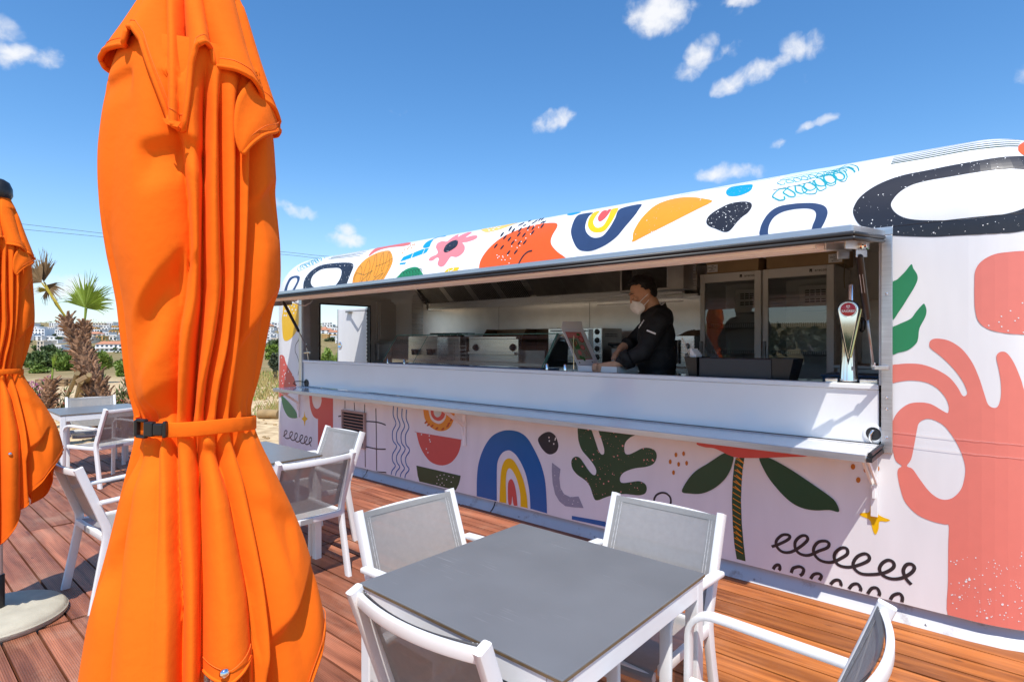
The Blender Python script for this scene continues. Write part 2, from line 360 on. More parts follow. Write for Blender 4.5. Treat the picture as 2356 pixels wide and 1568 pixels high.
ART=[
["painted_small_ring",[["S","navy",0,[[-7.045,2.125],[-7.031,2.25],[-7.002,2.326],[-6.88,2.342],[-6.756,2.315],[-6.723,2.246],[-6.765,2.161],[-6.818,2.104],[-6.935,2.085]],[[[-6.98,2.142],[-6.964,2.255],[-6.914,2.303],[-6.821,2.301],[-6.775,2.25],[-6.806,2.181],[-6.857,2.132],[-6.94,2.119]]],None]]],
["painted_speckled_ring",[["S","black",0,[[-6.584,2.175],[-6.591,2.291],[-6.523,2.395],[-6.378,2.463],[-6.075,2.459],[-5.791,2.43],[-5.642,2.391],[-5.586,2.311],[-5.617,2.151],[-5.675,2.101],[-5.768,2.038],[-6.138,2.035],[-6.507,2.095]],[[[-6.429,2.224],[-6.419,2.314],[-6.293,2.382],[-6.051,2.376],[-5.891,2.356],[-5.803,2.305],[-5.779,2.226],[-5.834,2.15],[-5.939,2.11],[-6.082,2.106],[-6.265,2.13],[-6.365,2.161]]],["white",90,0.0047]]]],
["painted_amber_egg",[["S","amber",0,[[-5.515,2.144],[-5.517,2.238],[-5.486,2.355],[-5.421,2.457],[-5.297,2.533],[-5.138,2.544],[-5.035,2.5],[-4.913,2.399],[-4.862,2.306],[-4.893,2.202],[-4.964,2.114],[-5.031,2.054],[-5.322,2.043],[-5.501,2.075]],[],None],["L","dgreen",1,[[-5.48,2.126],[-5.483,2.219],[-5.474,2.3],[-5.451,2.342],[-5.382,2.275],[-5.366,2.179],[-5.377,2.12],[-5.335,2.161],[-5.329,2.27],[-5.354,2.396],[-5.345,2.415],[-5.255,2.313],[-5.248,2.2],[-5.243,2.14],[-5.198,2.196],[-5.215,2.362],[-5.296,2.484],[-5.249,2.465],[-5.137,2.318],[-5.129,2.206],[-5.096,2.181],[-5.075,2.295],[-5.166,2.475],[-5.158,2.497],[-5.041,2.36],[-5.02,2.258],[-4.989,2.24],[-4.997,2.373],[-5.072,2.502],[-5.001,2.451],[-4.921,2.329],[-4.928,2.281]],0.0039],["L","dgreen",1,[[-5.505,2.174],[-5.471,2.25],[-5.305,2.22],[-5.174,2.256],[-5.332,2.146],[-5.179,2.121],[-5.05,2.185],[-4.964,2.208],[-5.127,2.089],[-5.01,2.11],[-4.922,2.219],[-4.897,2.327],[-4.91,2.38],[-4.983,2.336],[-5.152,2.303]],0.0039]]],
["painted_coral_swoosh",[["S","coral",0,[[-5.437,2.494],[-5.499,2.622],[-5.584,2.772],[-5.427,2.77],[-5.261,2.772],[-5.139,2.772],[-4.906,2.693],[-4.823,2.607],[-4.932,2.592],[-5.154,2.624],[-5.292,2.617],[-5.369,2.575],[-5.401,2.512]],[],None]]],
["painted_dark_lines",[["L","dgreen",0,[[-6.429,2.689],[-6.028,2.694],[-5.661,2.702]],0.0096],["L","dgreen",0,[[-6.396,2.637],[-5.982,2.619],[-5.637,2.634]],0.0095],["L","dgreen",0,[[-6.347,2.607],[-5.97,2.588],[-5.625,2.579]],0.0095],["L","dgreen",0,[[-6.383,2.589],[-5.983,2.553],[-5.631,2.533]],0.0073]]],
["painted_teal_scribble",[["L","teal",0,[[-6.843,2.442],[-6.832,2.419],[-6.846,2.405],[-6.912,2.43],[-6.959,2.456],[-6.994,2.491],[-6.996,2.514],[-6.938,2.518],[-6.866,2.493],[-6.798,2.459],[-6.778,2.433],[-6.816,2.437],[-6.866,2.444],[-6.927,2.483],[-6.971,2.526],[-6.967,2.55],[-6.892,2.546],[-6.795,2.504],[-6.731,2.473],[-6.735,2.456],[-6.765,2.451],[-6.827,2.474],[-6.891,2.508],[-6.93,2.548],[-6.91,2.572],[-6.833,2.556],[-6.74,2.523],[-6.688,2.492],[-6.673,2.466],[-6.72,2.468],[-6.785,2.494],[-6.854,2.538],[-6.894,2.583],[-6.866,2.597],[-6.777,2.579],[-6.693,2.547],[-6.633,2.508],[-6.647,2.497],[-6.691,2.5],[-6.757,2.528],[-6.82,2.57],[-6.892,2.635],[-6.866,2.649],[-6.746,2.609],[-6.642,2.568],[-6.589,2.527],[-6.589,2.505],[-6.642,2.51],[-6.739,2.558],[-6.818,2.612],[-6.895,2.687],[-6.987,2.773],[-6.729,2.651],[-6.63,2.595],[-6.539,2.544],[-6.566,2.534],[-6.63,2.554],[-6.691,2.582],[-6.825,2.663],[-6.935,2.757],[-6.9,2.771],[-6.728,2.699],[-6.592,2.621],[-6.509,2.571],[-6.554,2.571],[-6.578,2.565],[-6.703,2.63],[-6.914,2.773],[-6.873,2.77],[-6.819,2.771],[-6.765,2.772],[-6.549,2.649]],0.0064],["L","teal",0,[[-6.892,2.5],[-6.867,2.48],[-6.882,2.478],[-6.93,2.493],[-6.97,2.519],[-6.993,2.548],[-6.983,2.562],[-6.932,2.561],[-6.869,2.544],[-6.814,2.52],[-6.804,2.507],[-6.831,2.508],[-6.876,2.525],[-6.912,2.549],[-6.96,2.584],[-6.928,2.596],[-6.888,2.601],[-6.82,2.574],[-6.768,2.546],[-6.735,2.523],[-6.767,2.528],[-6.827,2.55],[-6.868,2.587],[-6.928,2.63],[-6.91,2.65],[-6.831,2.632],[-6.76,2.599],[-6.711,2.574],[-6.684,2.554],[-6.728,2.563],[-6.787,2.589],[-6.873,2.642],[-6.907,2.682],[-6.874,2.693],[-6.825,2.691],[-6.717,2.635],[-6.658,2.603],[-6.65,2.59],[-6.694,2.601],[-6.762,2.634],[-6.9,2.72],[-6.949,2.772],[-6.899,2.772],[-6.856,2.773],[-6.683,2.679],[-6.614,2.64],[-6.606,2.618],[-6.678,2.65],[-6.852,2.747],[-6.876,2.772],[-6.838,2.769],[-6.79,2.77],[-6.751,2.771],[-6.737,2.772]],0.0059]]],
["painted_cyan_blocks",[["P","cyan",0,[[-4.737,2.323],[-4.72,2.38],[-4.59,2.416],[-4.58,2.348],[-4.657,2.333]],[],None],["P","cyan",0,[[-4.582,2.419],[-4.474,2.451],[-4.437,2.451],[-4.423,2.379],[-4.565,2.348]],[],None],["P","cyan",0,[[-4.431,2.456],[-4.369,2.452],[-4.368,2.395],[-4.409,2.377]],[],None],["S","cyan",0,[[-4.476,2.474],[-4.517,2.538],[-4.523,2.61],[-4.479,2.65],[-4.418,2.543],[-4.385,2.473]],[],None],["P","cyan",0,[[-4.526,2.679],[-4.494,2.744],[-4.465,2.765],[-4.473,2.664]],[],None],["P","cyan",0,[[-4.478,2.715],[-4.4,2.772],[-4.34,2.683]],[],None],["P","cyan",0,[[-4.727,2.285],[-4.727,2.304],[-4.627,2.301],[-4.638,2.281]],[],None],["D","amber",0,[[-4.786,2.446,0.001,0.0124,0.0094,-0.0053],[-4.802,2.507,-0.0028,0.0152,0.011,-0.0064],[-4.756,2.506,-0.0026,0.0151,0.0109,-0.0064],[-4.763,2.537,-0.0052,0.0171,0.0119,-0.0072],[-4.696,2.512,-0.0029,0.0153,0.0108,-0.0064],[-4.773,2.574,-0.0095,0.0205,0.0135,-0.0084],[-4.737,2.577,-0.0098,0.0208,0.0136,-0.0086],[-4.714,2.581,-0.0102,0.0212,0.0137,-0.0087]]]]],
["painted_flower",[["S","pink",0,[[-4.275,2.289],[-4.259,2.323],[-4.187,2.346],[-4.197,2.385],[-4.267,2.45],[-4.296,2.518],[-4.249,2.544],[-4.161,2.522],[-4.151,2.588],[-4.141,2.65],[-4.119,2.662],[-4.056,2.583],[-4.041,2.635],[-4.001,2.683],[-3.924,2.649],[-3.91,2.59],[-3.916,2.54],[-3.843,2.552],[-3.772,2.541],[-3.734,2.506],[-3.749,2.472],[-3.824,2.453],[-3.895,2.452],[-3.832,2.401],[-3.802,2.342],[-3.827,2.3],[-3.881,2.281],[-3.959,2.294],[-3.982,2.261],[-4.02,2.21],[-4.074,2.201],[-4.122,2.233],[-4.125,2.287],[-4.162,2.306],[-4.217,2.278]],[],["white",40,0.0028]],["S","black",2,[[-4.108,2.382],[-4.12,2.455],[-4.082,2.506],[-4.023,2.514],[-3.972,2.479],[-3.945,2.418],[-3.977,2.38],[-4.035,2.353],[-4.074,2.356]],[],["white",14,0.0028]]]],
["painted_green_dome",[["S","green",0,[[-4.737,2.105],[-4.674,2.177],[-4.61,2.214],[-4.532,2.232],[-4.449,2.233],[-4.379,2.208],[-4.314,2.148],[-4.278,2.112],[-4.256,2.065],[-4.499,2.042]],[],None],["L","dgreen",1,[[-4.652,2.161],[-4.644,2.139],[-4.65,2.132],[-4.661,2.142],[-4.666,2.156],[-4.669,2.179],[-4.654,2.188],[-4.638,2.2],[-4.616,2.181],[-4.596,2.16],[-4.596,2.137],[-4.605,2.134],[-4.618,2.146],[-4.621,2.161],[-4.62,2.183],[-4.606,2.196],[-4.586,2.195],[-4.567,2.183],[-4.55,2.159],[-4.551,2.144],[-4.56,2.139],[-4.57,2.148],[-4.574,2.166],[-4.572,2.191],[-4.558,2.202],[-4.537,2.195],[-4.516,2.18],[-4.507,2.16],[-4.507,2.141],[-4.514,2.137],[-4.527,2.15],[-4.525,2.172],[-4.524,2.19],[-4.511,2.208],[-4.486,2.196],[-4.466,2.177],[-4.461,2.158],[-4.46,2.144],[-4.47,2.145],[-4.479,2.158],[-4.48,2.177],[-4.477,2.199],[-4.461,2.205],[-4.441,2.2],[-4.419,2.178],[-4.411,2.155],[-4.418,2.141],[-4.426,2.147],[-4.437,2.16],[-4.435,2.183],[-4.427,2.199],[-4.413,2.205],[-4.392,2.199],[-4.373,2.177],[-4.373,2.158],[-4.375,2.152],[-4.383,2.149],[-4.393,2.164],[-4.389,2.187],[-4.383,2.201],[-4.366,2.209],[-4.348,2.199],[-4.327,2.176]],0.0045]]],
["painted_yellow_piece",[["S","yellow",0,[[-4.036,2.107],[-3.996,2.149],[-3.955,2.171],[-3.892,2.175],[-3.811,2.171],[-3.816,2.153],[-3.848,2.13],[-3.882,2.108],[-3.953,2.082]],[],None],["L","white",1,[[-3.972,2.103],[-3.922,2.143],[-3.88,2.158],[-3.897,2.179]],0.0071],["L","white",1,[[-4.002,2.124],[-3.949,2.139],[-3.944,2.164]],0.0057]]],
["painted_pale_yellow_blob",[["S","lyel",0,[[-3.844,2.701],[-3.87,2.771],[-3.745,2.771],[-3.623,2.77],[-3.444,2.772],[-3.419,2.68],[-3.489,2.603],[-3.584,2.576],[-3.695,2.587]],[],None],["D","white",1,[[-3.766,2.712,0.0294,-0.0155,0.0297,-0.034],[-3.727,2.718,0.0303,-0.0168,0.0315,-0.0363],[-3.64,2.666,0.0229,-0.0093,0.0182,-0.022],[-3.664,2.613,0.0203,-0.0062,0.0123,-0.0155],[-3.612,2.612,0.02,-0.0062,0.012,-0.0153],[-3.669,2.73,0.0326,-0.02,0.0355,-0.0414],[-3.62,2.724,0.0305,-0.018,0.0322,-0.0382],[-3.566,2.638,0.0208,-0.0073,0.0141,-0.0178]]]]],
["painted_orange_face",[["S","orange",0,[[-3.546,2.112],[-3.551,2.192],[-3.523,2.266],[-3.473,2.343],[-3.391,2.433],[-3.287,2.495],[-3.162,2.539],[-3.011,2.556],[-2.871,2.534],[-2.816,2.503],[-2.791,2.448],[-2.799,2.36],[-2.793,2.306],[-2.766,2.26],[-2.699,2.2],[-2.628,2.154],[-2.586,2.113],[-2.584,2.061],[-2.971,2.044],[-3.519,2.057]],[],None],["D","black",2,[[-3.409,2.481,0.001,0.0334,0.0135,-0.0099],[-3.346,2.432,0.0058,0.0283,0.0119,-0.0085],[-3.275,2.397,0.0083,0.0256,0.011,-0.0077],[-3.367,2.563,-0.0127,0.0487,0.0166,-0.0134],[-3.3,2.516,-0.003,0.0378,0.0141,-0.011],[-3.217,2.506,-0.0012,0.0357,0.0134,-0.0105],[-3.191,2.44,0.0054,0.0284,0.0115,-0.0085],[-3.123,2.42,0.0069,0.0266,0.0108,-0.008],[-3.215,2.348,0.0111,0.0229,0.0099,-0.0068],[-3.134,2.337,0.0115,0.0221,0.0095,-0.0066],[-3.074,2.334,0.0116,0.0218,0.0093,-0.0065],[-3.407,2.34,0.0117,0.0231,0.0104,-0.0069],[-3.322,2.315,0.0128,0.0219,0.0098,-0.0065],[-3.226,2.251,0.0152,0.0197,0.0087,-0.0058],[-3.143,2.249,0.015,0.0194,0.0085,-0.0057],[-3.131,2.521,-0.0028,0.0377,0.0135,-0.0109],[-3.067,2.504,-0.0003,0.0347,0.0126,-0.0102],[-3.036,2.435,0.006,0.0274,0.0108,-0.0082],[-2.974,2.51,-0.0006,0.0352,0.0124,-0.0103]]],["D","black",2,[[-3.294,2.62,0.0036,0.0263,0.0104,-0.0112],[-3.281,2.644,-0.0016,0.0327,0.012,-0.0131],[-3.215,2.584,0.0083,0.0204,0.0084,-0.009],[-3.255,2.723,-0.0155,0.0505,0.0235,-0.0278],[-3.132,2.607,0.0059,0.0233,0.0091,-0.0101],[-3.133,2.651,-0.0027,0.0344,0.0118,-0.0135],[-3.123,2.699,-0.0325,0.0738,0.0173,-0.0208],[-3.017,2.581,0.0086,0.0195,0.0077,-0.0087],[-2.994,2.582,0.0086,0.0196,0.0077,-0.0087],[-3.096,2.703,-0.0287,0.0692,0.0177,-0.0216]]],["D","black",2,[[-3.346,2.122,0.0158,0.0092,0.0066,-0.0059],[-3.276,2.122,0.0155,0.0091,0.0065,-0.0059]]],["L","black",2,[[-3.102,2.099],[-3.079,2.159],[-3.045,2.208],[-3.008,2.234],[-2.963,2.239]],0.0127],["D","white",2,[[-3.354,2.241,0.0065,-0.0007,0.0015,-0.0052],[-3.326,2.226,0.0064,-0.0007,0.0014,-0.0051],[-3.284,2.224,0.0063,-0.0007,0.0013,-0.0051],[-3.276,2.212,0.0063,-0.0006,0.0012,-0.005],[-3.339,2.214,0.0064,-0.0007,0.0013,-0.0051],[-3.227,2.227,0.0062,-0.0007,0.0013,-0.0051],[-3.188,2.193,0.0061,-0.0006,0.001,-0.0049],[-3.248,2.187,0.0062,-0.0006,0.001,-0.0049],[-3.116,2.304,0.0062,-0.0008,0.002,-0.0055],[-3.188,2.369,0.0065,-0.001,0.0029,-0.0063],[-3.065,2.526,0.0068,-0.0016,0.0058,-0.0096],[-3.002,2.492,0.0065,-0.0014,0.0047,-0.0084],[-3.11,2.477,0.0067,-0.0014,0.0046,-0.0082],[-3.048,2.415,0.0063,-0.0011,0.0033,-0.0068],[-3.208,2.309,0.0063,-0.0008,0.0021,-0.0056],[-3.14,2.287,0.0062,-0.0008,0.0018,-0.0054],[-3.287,2.191,0.0063,-0.0006,0.001,-0.0049],[-3.196,2.153,0.0061,-0.0006,0.0007,-0.0047],[-3.118,2.344,0.0063,-0.0009,0.0025,-0.0059],[-3.079,2.375,0.0063,-0.001,0.0028,-0.0062]]]]],
["painted_navy_arch",[["S","navy",0,[[-2.615,2.361],[-2.641,2.454],[-2.665,2.576],[-2.647,2.619],[-2.525,2.607],[-2.527,2.546],[-2.514,2.469],[-2.494,2.396],[-2.459,2.337],[-2.407,2.293],[-2.356,2.277],[-2.3,2.289],[-2.261,2.356],[-2.249,2.451],[-2.26,2.587],[-2.099,2.608],[-2.077,2.5],[-2.091,2.418],[-2.131,2.335],[-2.179,2.261],[-2.26,2.207],[-2.36,2.176],[-2.431,2.176],[-2.495,2.196],[-2.55,2.253]],[],None],["S","yellow",0,[[-2.507,2.611],[-2.462,2.613],[-2.453,2.536],[-2.446,2.462],[-2.422,2.412],[-2.386,2.377],[-2.349,2.373],[-2.323,2.4],[-2.321,2.484],[-2.347,2.591],[-2.344,2.613],[-2.289,2.605],[-2.264,2.487],[-2.269,2.397],[-2.3,2.331],[-2.369,2.326],[-2.425,2.351],[-2.472,2.406],[-2.498,2.474],[-2.511,2.552]],[],None],["S","red",0,[[-2.429,2.603],[-2.392,2.602],[-2.375,2.55],[-2.382,2.606],[-2.355,2.607],[-2.339,2.524],[-2.348,2.465],[-2.373,2.439],[-2.398,2.455],[-2.421,2.499],[-2.428,2.553]],[],None]]],
["painted_amber_half_moon",[["S","amber",0,[[-2.036,2.204],[-2.04,2.232],[-2.046,2.276],[-2.028,2.354],[-1.993,2.448],[-1.944,2.544],[-1.87,2.593],[-1.781,2.599],[-1.679,2.564],[-1.587,2.515],[-1.512,2.463],[-1.585,2.411],[-1.754,2.322],[-1.939,2.242]],[],["white",26,0.0037]]]],
["painted_cyan_pebble",[["S","cyan",0,[[-1.44,2.538],[-1.45,2.592],[-1.434,2.639],[-1.361,2.636],[-1.294,2.613],[-1.277,2.566],[-1.277,2.518],[-1.311,2.486],[-1.361,2.478],[-1.409,2.494]],[],["white",40,0.0022]]]],
["painted_speckled_pebble",[["S","black",0,[[-1.512,2.28],[-1.506,2.321],[-1.477,2.354],[-1.438,2.381],[-1.387,2.407],[-1.328,2.412],[-1.276,2.402],[-1.243,2.381],[-1.234,2.346],[-1.251,2.307],[-1.28,2.283],[-1.309,2.249],[-1.338,2.207],[-1.362,2.19],[-1.392,2.194],[-1.442,2.221],[-1.489,2.247]],[],["white",80,0.0034]]]],
["painted_navy_ring",[["S","navy",0,[[-1.163,2.142],[-1.165,2.174],[-1.153,2.225],[-1.121,2.285],[-1.071,2.32],[-0.996,2.325],[-0.93,2.319],[-0.871,2.306],[-0.819,2.278],[-0.799,2.239],[-0.803,2.198],[-0.825,2.145],[-0.859,2.102],[-0.972,2.077],[-1.123,2.094]],[[[-1.112,2.138],[-1.116,2.168],[-1.109,2.21],[-1.086,2.251],[-1.043,2.276],[-0.984,2.284],[-0.925,2.28],[-0.881,2.266],[-0.86,2.241],[-0.859,2.207],[-0.871,2.167],[-0.887,2.133],[-0.973,2.108],[-1.092,2.115]]],None]]],
["painted_teal_nest",[["S","pale",0,[[-1.107,2.38],[-1.109,2.433],[-1.106,2.517],[-1.112,2.643],[-1.08,2.772],[-0.961,2.772],[-0.835,2.711],[-0.742,2.673],[-0.699,2.623],[-0.689,2.556],[-0.708,2.5],[-0.756,2.449],[-0.826,2.403],[-0.922,2.377],[-1.025,2.373]],[],None],["L","teal",1,[[-1.05,2.395],[-1.045,2.369],[-1.066,2.366],[-1.088,2.379],[-1.119,2.41],[-1.113,2.443],[-1.089,2.473],[-1.047,2.465],[-1.015,2.435],[-0.993,2.408],[-0.989,2.381],[-1.016,2.385],[-1.038,2.405],[-1.062,2.434],[-1.046,2.466],[-1.027,2.494],[-0.986,2.48],[-0.952,2.455],[-0.927,2.418],[-0.945,2.397],[-0.966,2.403],[-0.987,2.423],[-0.997,2.455],[-1.003,2.499],[-0.97,2.511],[-0.928,2.493],[-0.902,2.466],[-0.881,2.434],[-0.898,2.413],[-0.917,2.416],[-0.945,2.44],[-0.952,2.482],[-0.948,2.524],[-0.914,2.539],[-0.874,2.522],[-0.847,2.481],[-0.827,2.446],[-0.846,2.434],[-0.872,2.447],[-0.886,2.463],[-0.902,2.509],[-0.892,2.545],[-0.855,2.545],[-0.816,2.536],[-0.788,2.494],[-0.783,2.459],[-0.801,2.445],[-0.824,2.461],[-0.843,2.491],[-0.855,2.539],[-0.833,2.567],[-0.802,2.573],[-0.765,2.542],[-0.744,2.509],[-0.74,2.476],[-0.752,2.464],[-0.777,2.479],[-0.801,2.518],[-0.804,2.573],[-0.783,2.601],[-0.753,2.622],[-0.71,2.567],[-0.691,2.524]],0.0083],["L","teal",1,[[-1.076,2.54],[-1.073,2.523],[-1.084,2.516],[-1.107,2.539],[-1.123,2.56],[-1.114,2.579],[-1.103,2.599],[-1.072,2.585],[-1.042,2.562],[-1.024,2.538],[-1.027,2.528],[-1.044,2.529],[-1.059,2.537],[-1.073,2.562],[-1.069,2.587],[-1.053,2.595],[-1.026,2.594],[-0.997,2.566],[-0.98,2.539],[-0.988,2.529],[-1.001,2.524],[-1.016,2.54],[-1.03,2.57],[-1.026,2.592],[-1.005,2.594],[-0.981,2.593],[-0.951,2.562],[-0.944,2.545],[-0.95,2.532],[-0.963,2.54],[-0.98,2.549],[-0.984,2.575],[-0.984,2.6],[-0.962,2.605],[-0.931,2.591],[-0.909,2.566],[-0.9,2.543],[-0.907,2.531],[-0.921,2.538],[-0.934,2.555],[-0.949,2.585],[-0.944,2.608],[-0.919,2.617],[-0.888,2.59],[-0.869,2.568],[-0.854,2.545],[-0.864,2.533],[-0.885,2.551],[-0.903,2.563],[-0.899,2.588],[-0.895,2.613],[-0.874,2.615],[-0.846,2.59],[-0.822,2.568],[-0.823,2.552],[-0.829,2.543],[-0.847,2.554],[-0.859,2.57],[-0.865,2.598],[-0.855,2.615],[-0.83,2.615],[-0.8,2.592],[-0.789,2.573],[-0.784,2.552],[-0.791,2.545],[-0.809,2.561],[-0.82,2.579],[-0.819,2.602],[-0.808,2.623],[-0.787,2.617],[-0.758,2.599],[-0.739,2.569],[-0.744,2.556],[-0.753,2.549],[-0.769,2.559],[-0.784,2.586],[-0.78,2.612],[-0.77,2.627],[-0.747,2.632],[-0.721,2.598],[-0.704,2.572]],0.0042],["L","teal",1,[[-0.873,2.421],[-0.874,2.381],[-0.902,2.381],[-0.934,2.396],[-0.958,2.444],[-0.945,2.492],[-0.926,2.542],[-0.885,2.53],[-0.846,2.482],[-0.833,2.44],[-0.825,2.411],[-0.855,2.396],[-0.881,2.441],[-0.906,2.486],[-0.889,2.544],[-0.864,2.554],[-0.819,2.548],[-0.784,2.504],[-0.78,2.457],[-0.781,2.431],[-0.81,2.43],[-0.847,2.479],[-0.851,2.531],[-0.839,2.595],[-0.801,2.592],[-0.757,2.574],[-0.733,2.515],[-0.725,2.476],[-0.734,2.446],[-0.765,2.465],[-0.794,2.522],[-0.808,2.589],[-0.778,2.637],[-0.75,2.681],[-0.694,2.606],[-0.672,2.532]],0.0054],["L","white",3,[[-1.131,2.487],[-1.054,2.492],[-0.964,2.5],[-0.894,2.522]],0.0245],["L","white",3,[[-1.119,2.609],[-1.045,2.63],[-0.932,2.642]],0.0097]]],
["painted_cyan_sliver",[["S","cyan",0,[[-1.993,2.127],[-1.947,2.138],[-1.855,2.13],[-1.824,2.117],[-1.883,2.104]],[],None]]],
["painted_blue_wave",[["L","cyan",0,[[-1.81,2.673],[-1.718,2.668],[-1.666,2.737],[-1.532,2.686],[-1.451,2.666],[-1.325,2.687],[-1.264,2.685],[-1.141,2.693]],0.0047],["S","cyan",0,[[-2.843,2.712],[-2.828,2.772],[-2.691,2.698],[-2.707,2.647],[-2.771,2.642]],[],None]]],
["painted_speckled_loop",[["S","black",0,[[-0.671,2.211],[-0.665,2.258],[-0.642,2.305],[-0.594,2.354],[-0.53,2.393],[-0.449,2.419],[-0.344,2.427],[-0.243,2.436],[-0.138,2.439],[-0.014,2.445],[0.11,2.439],[0.243,2.42],[0.234,2.303],[0.199,2.171],[0.153,2.077],[0.04,2.023],[-0.072,2.017],[-0.211,2.024],[-0.308,2.029],[-0.399,2.042],[-0.473,2.055],[-0.538,2.073],[-0.599,2.104],[-0.646,2.147]],[[[-0.495,2.225],[-0.483,2.266],[-0.453,2.306],[-0.407,2.336],[-0.34,2.35],[-0.239,2.354],[-0.139,2.358],[-0.03,2.358],[0.05,2.35],[0.126,2.321],[0.139,2.249],[0.11,2.173],[0.042,2.13],[-0.027,2.109],[-0.118,2.101],[-0.211,2.102],[-0.308,2.113],[-0.384,2.127],[-0.436,2.147],[-0.474,2.18]]],["white",130,0.0031]]]],
["painted_green_stripes",[["L","dgreen",0,[[-0.52,2.672],[-0.418,2.686],[-0.309,2.702],[-0.205,2.721],[-0.05,2.729],[0.168,2.744],[0.262,2.72],[0.372,2.668]],0.0052],["L","dgreen",0,[[-0.519,2.634],[-0.413,2.64],[-0.306,2.648],[-0.202,2.657],[-0.077,2.657],[0.053,2.654],[0.143,2.652],[0.342,2.66]],0.0061],["L","dgreen",0,[[-0.519,2.604],[-0.41,2.607],[-0.303,2.611],[-0.2,2.618],[-0.086,2.615],[0.025,2.612],[0.1,2.609],[0.215,2.599]],0.007],["L","dgreen",0,[[-0.519,2.579],[-0.408,2.579],[-0.301,2.582],[-0.199,2.587],[-0.092,2.583],[0.009,2.58],[0.076,2.577],[0.168,2.566]],0.0078],["L","dgreen",0,[[-0.52,2.557],[-0.406,2.555],[-0.3,2.556],[-0.198,2.561],[-0.096,2.556],[-0.003,2.552],[0.06,2.55],[0.137,2.54]],0.0087]]],
["painted_orange_corner",[["S","orange",0,[[0.383,2.658],[0.172,2.565],[0.112,2.507],[0.104,2.47],[0.12,2.441],[0.177,2.443],[0.276,2.532],[0.42,2.633]],[],None]]],
["painted_green_leaf",[["S","green",0,[[-0.49,1.792],[-0.462,1.825],[-0.43,1.861],[-0.407,1.894],[-0.399,1.896],[-0.394,1.877],[-0.378,1.844],[-0.376,1.816],[-0.389,1.779],[-0.417,1.725],[-0.451,1.663],[-0.49,1.614]],[],None]]],
["painted_green_leaf",[["S","green",0,[[-0.49,1.558],[-0.458,1.587],[-0.406,1.615],[-0.382,1.651],[-0.355,1.687],[-0.346,1.688],[-0.338,1.657],[-0.344,1.621],[-0.367,1.567],[-0.373,1.516],[-0.382,1.487],[-0.415,1.454],[-0.458,1.439],[-0.49,1.436]],[],None]]],
["painted_salmon_square",[["S","salmon",0,[[0.171,1.925],[0.04,1.927],[-0.019,1.925],[-0.072,1.918],[-0.118,1.89],[-0.143,1.847],[-0.147,1.778],[-0.147,1.709],[-0.145,1.661],[-0.135,1.605],[-0.109,1.567],[-0.066,1.546],[-0.014,1.535],[0.04,1.531],[0.141,1.532],[0.189,1.601],[0.202,1.727],[0.195,1.866]],[],None],["D","white",1,[[-0.093,1.575,0.0032,-0.0,0.0,-0.0034],[-0.046,1.618,0.0032,-0.0001,0.0,-0.0034],[-0.055,1.591,0.0032,-0.0001,0.0,-0.0034],[-0.045,1.569,0.0032,-0.0,0.0,-0.0034],[-0.021,1.549,0.0032,-0.0,0.0,-0.0034],[0.005,1.596,0.0032,-0.0,0.0,-0.0034],[-0.012,1.644,0.0032,-0.0001,0.0,-0.0034],[0.033,1.68,0.0032,-0.0001,0.0,-0.0033],[0.037,1.541,0.0032,-0.0,0.0,-0.0033],[0.018,1.609,0.0032,-0.0,0.0,-0.0034]]]]],
["painted_salmon_hand",[["S","salmon",0,[[-0.49,1.364],[-0.458,1.378],[-0.409,1.383],[-0.355,1.379],[-0.296,1.355],[-0.245,1.318],[-0.212,1.27],[-0.195,1.233],[-0.184,1.228],[-0.175,1.241],[-0.179,1.265],[-0.195,1.306],[-0.228,1.361],[-0.274,1.417],[-0.314,1.455],[-0.326,1.473],[-0.324,1.498],[-0.308,1.511],[-0.279,1.511],[-0.24,1.498],[-0.195,1.46],[-0.157,1.398],[-0.13,1.323],[-0.109,1.241],[-0.096,1.194],[-0.077,1.178],[-0.059,1.186],[-0.048,1.231],[-0.048,1.299],[-0.056,1.366],[-0.064,1.414],[-0.061,1.437],[-0.045,1.449],[-0.024,1.441],[0.002,1.394],[0.029,1.314],[0.04,1.268],[0.078,1.169],[0.202,1.105],[0.215,0.84],[0.215,0.51],[0.228,0.02],[0.04,0.098],[-0.024,0.109],[-0.103,0.116],[-0.184,0.119],[-0.251,0.124],[-0.25,0.299],[-0.249,0.477],[-0.247,0.574],[-0.262,0.578],[-0.311,0.582],[-0.376,0.604],[-0.428,0.658],[-0.45,0.726],[-0.462,0.797],[-0.459,0.828],[-0.444,0.847],[-0.47,0.87],[-0.483,0.928],[-0.488,1.01],[-0.483,1.077],[-0.458,1.131],[-0.415,1.172],[-0.367,1.184],[-0.32,1.179],[-0.274,1.15],[-0.254,1.139],[-0.248,1.148],[-0.248,1.177],[-0.262,1.218],[-0.296,1.262],[-0.343,1.289],[-0.403,1.295],[-0.452,1.287],[-0.483,1.277],[-0.49,1.277]],[[[-0.421,0.849],[-0.403,0.887],[-0.391,0.954],[-0.379,1.036],[-0.37,1.077],[-0.349,1.097],[-0.326,1.103],[-0.296,1.094],[-0.262,1.069],[-0.228,1.016],[-0.201,0.956],[-0.184,0.889],[-0.184,0.833],[-0.198,0.768],[-0.228,0.721],[-0.262,0.702],[-0.296,0.708],[-0.331,0.738],[-0.367,0.79],[-0.397,0.837]]],None]]],
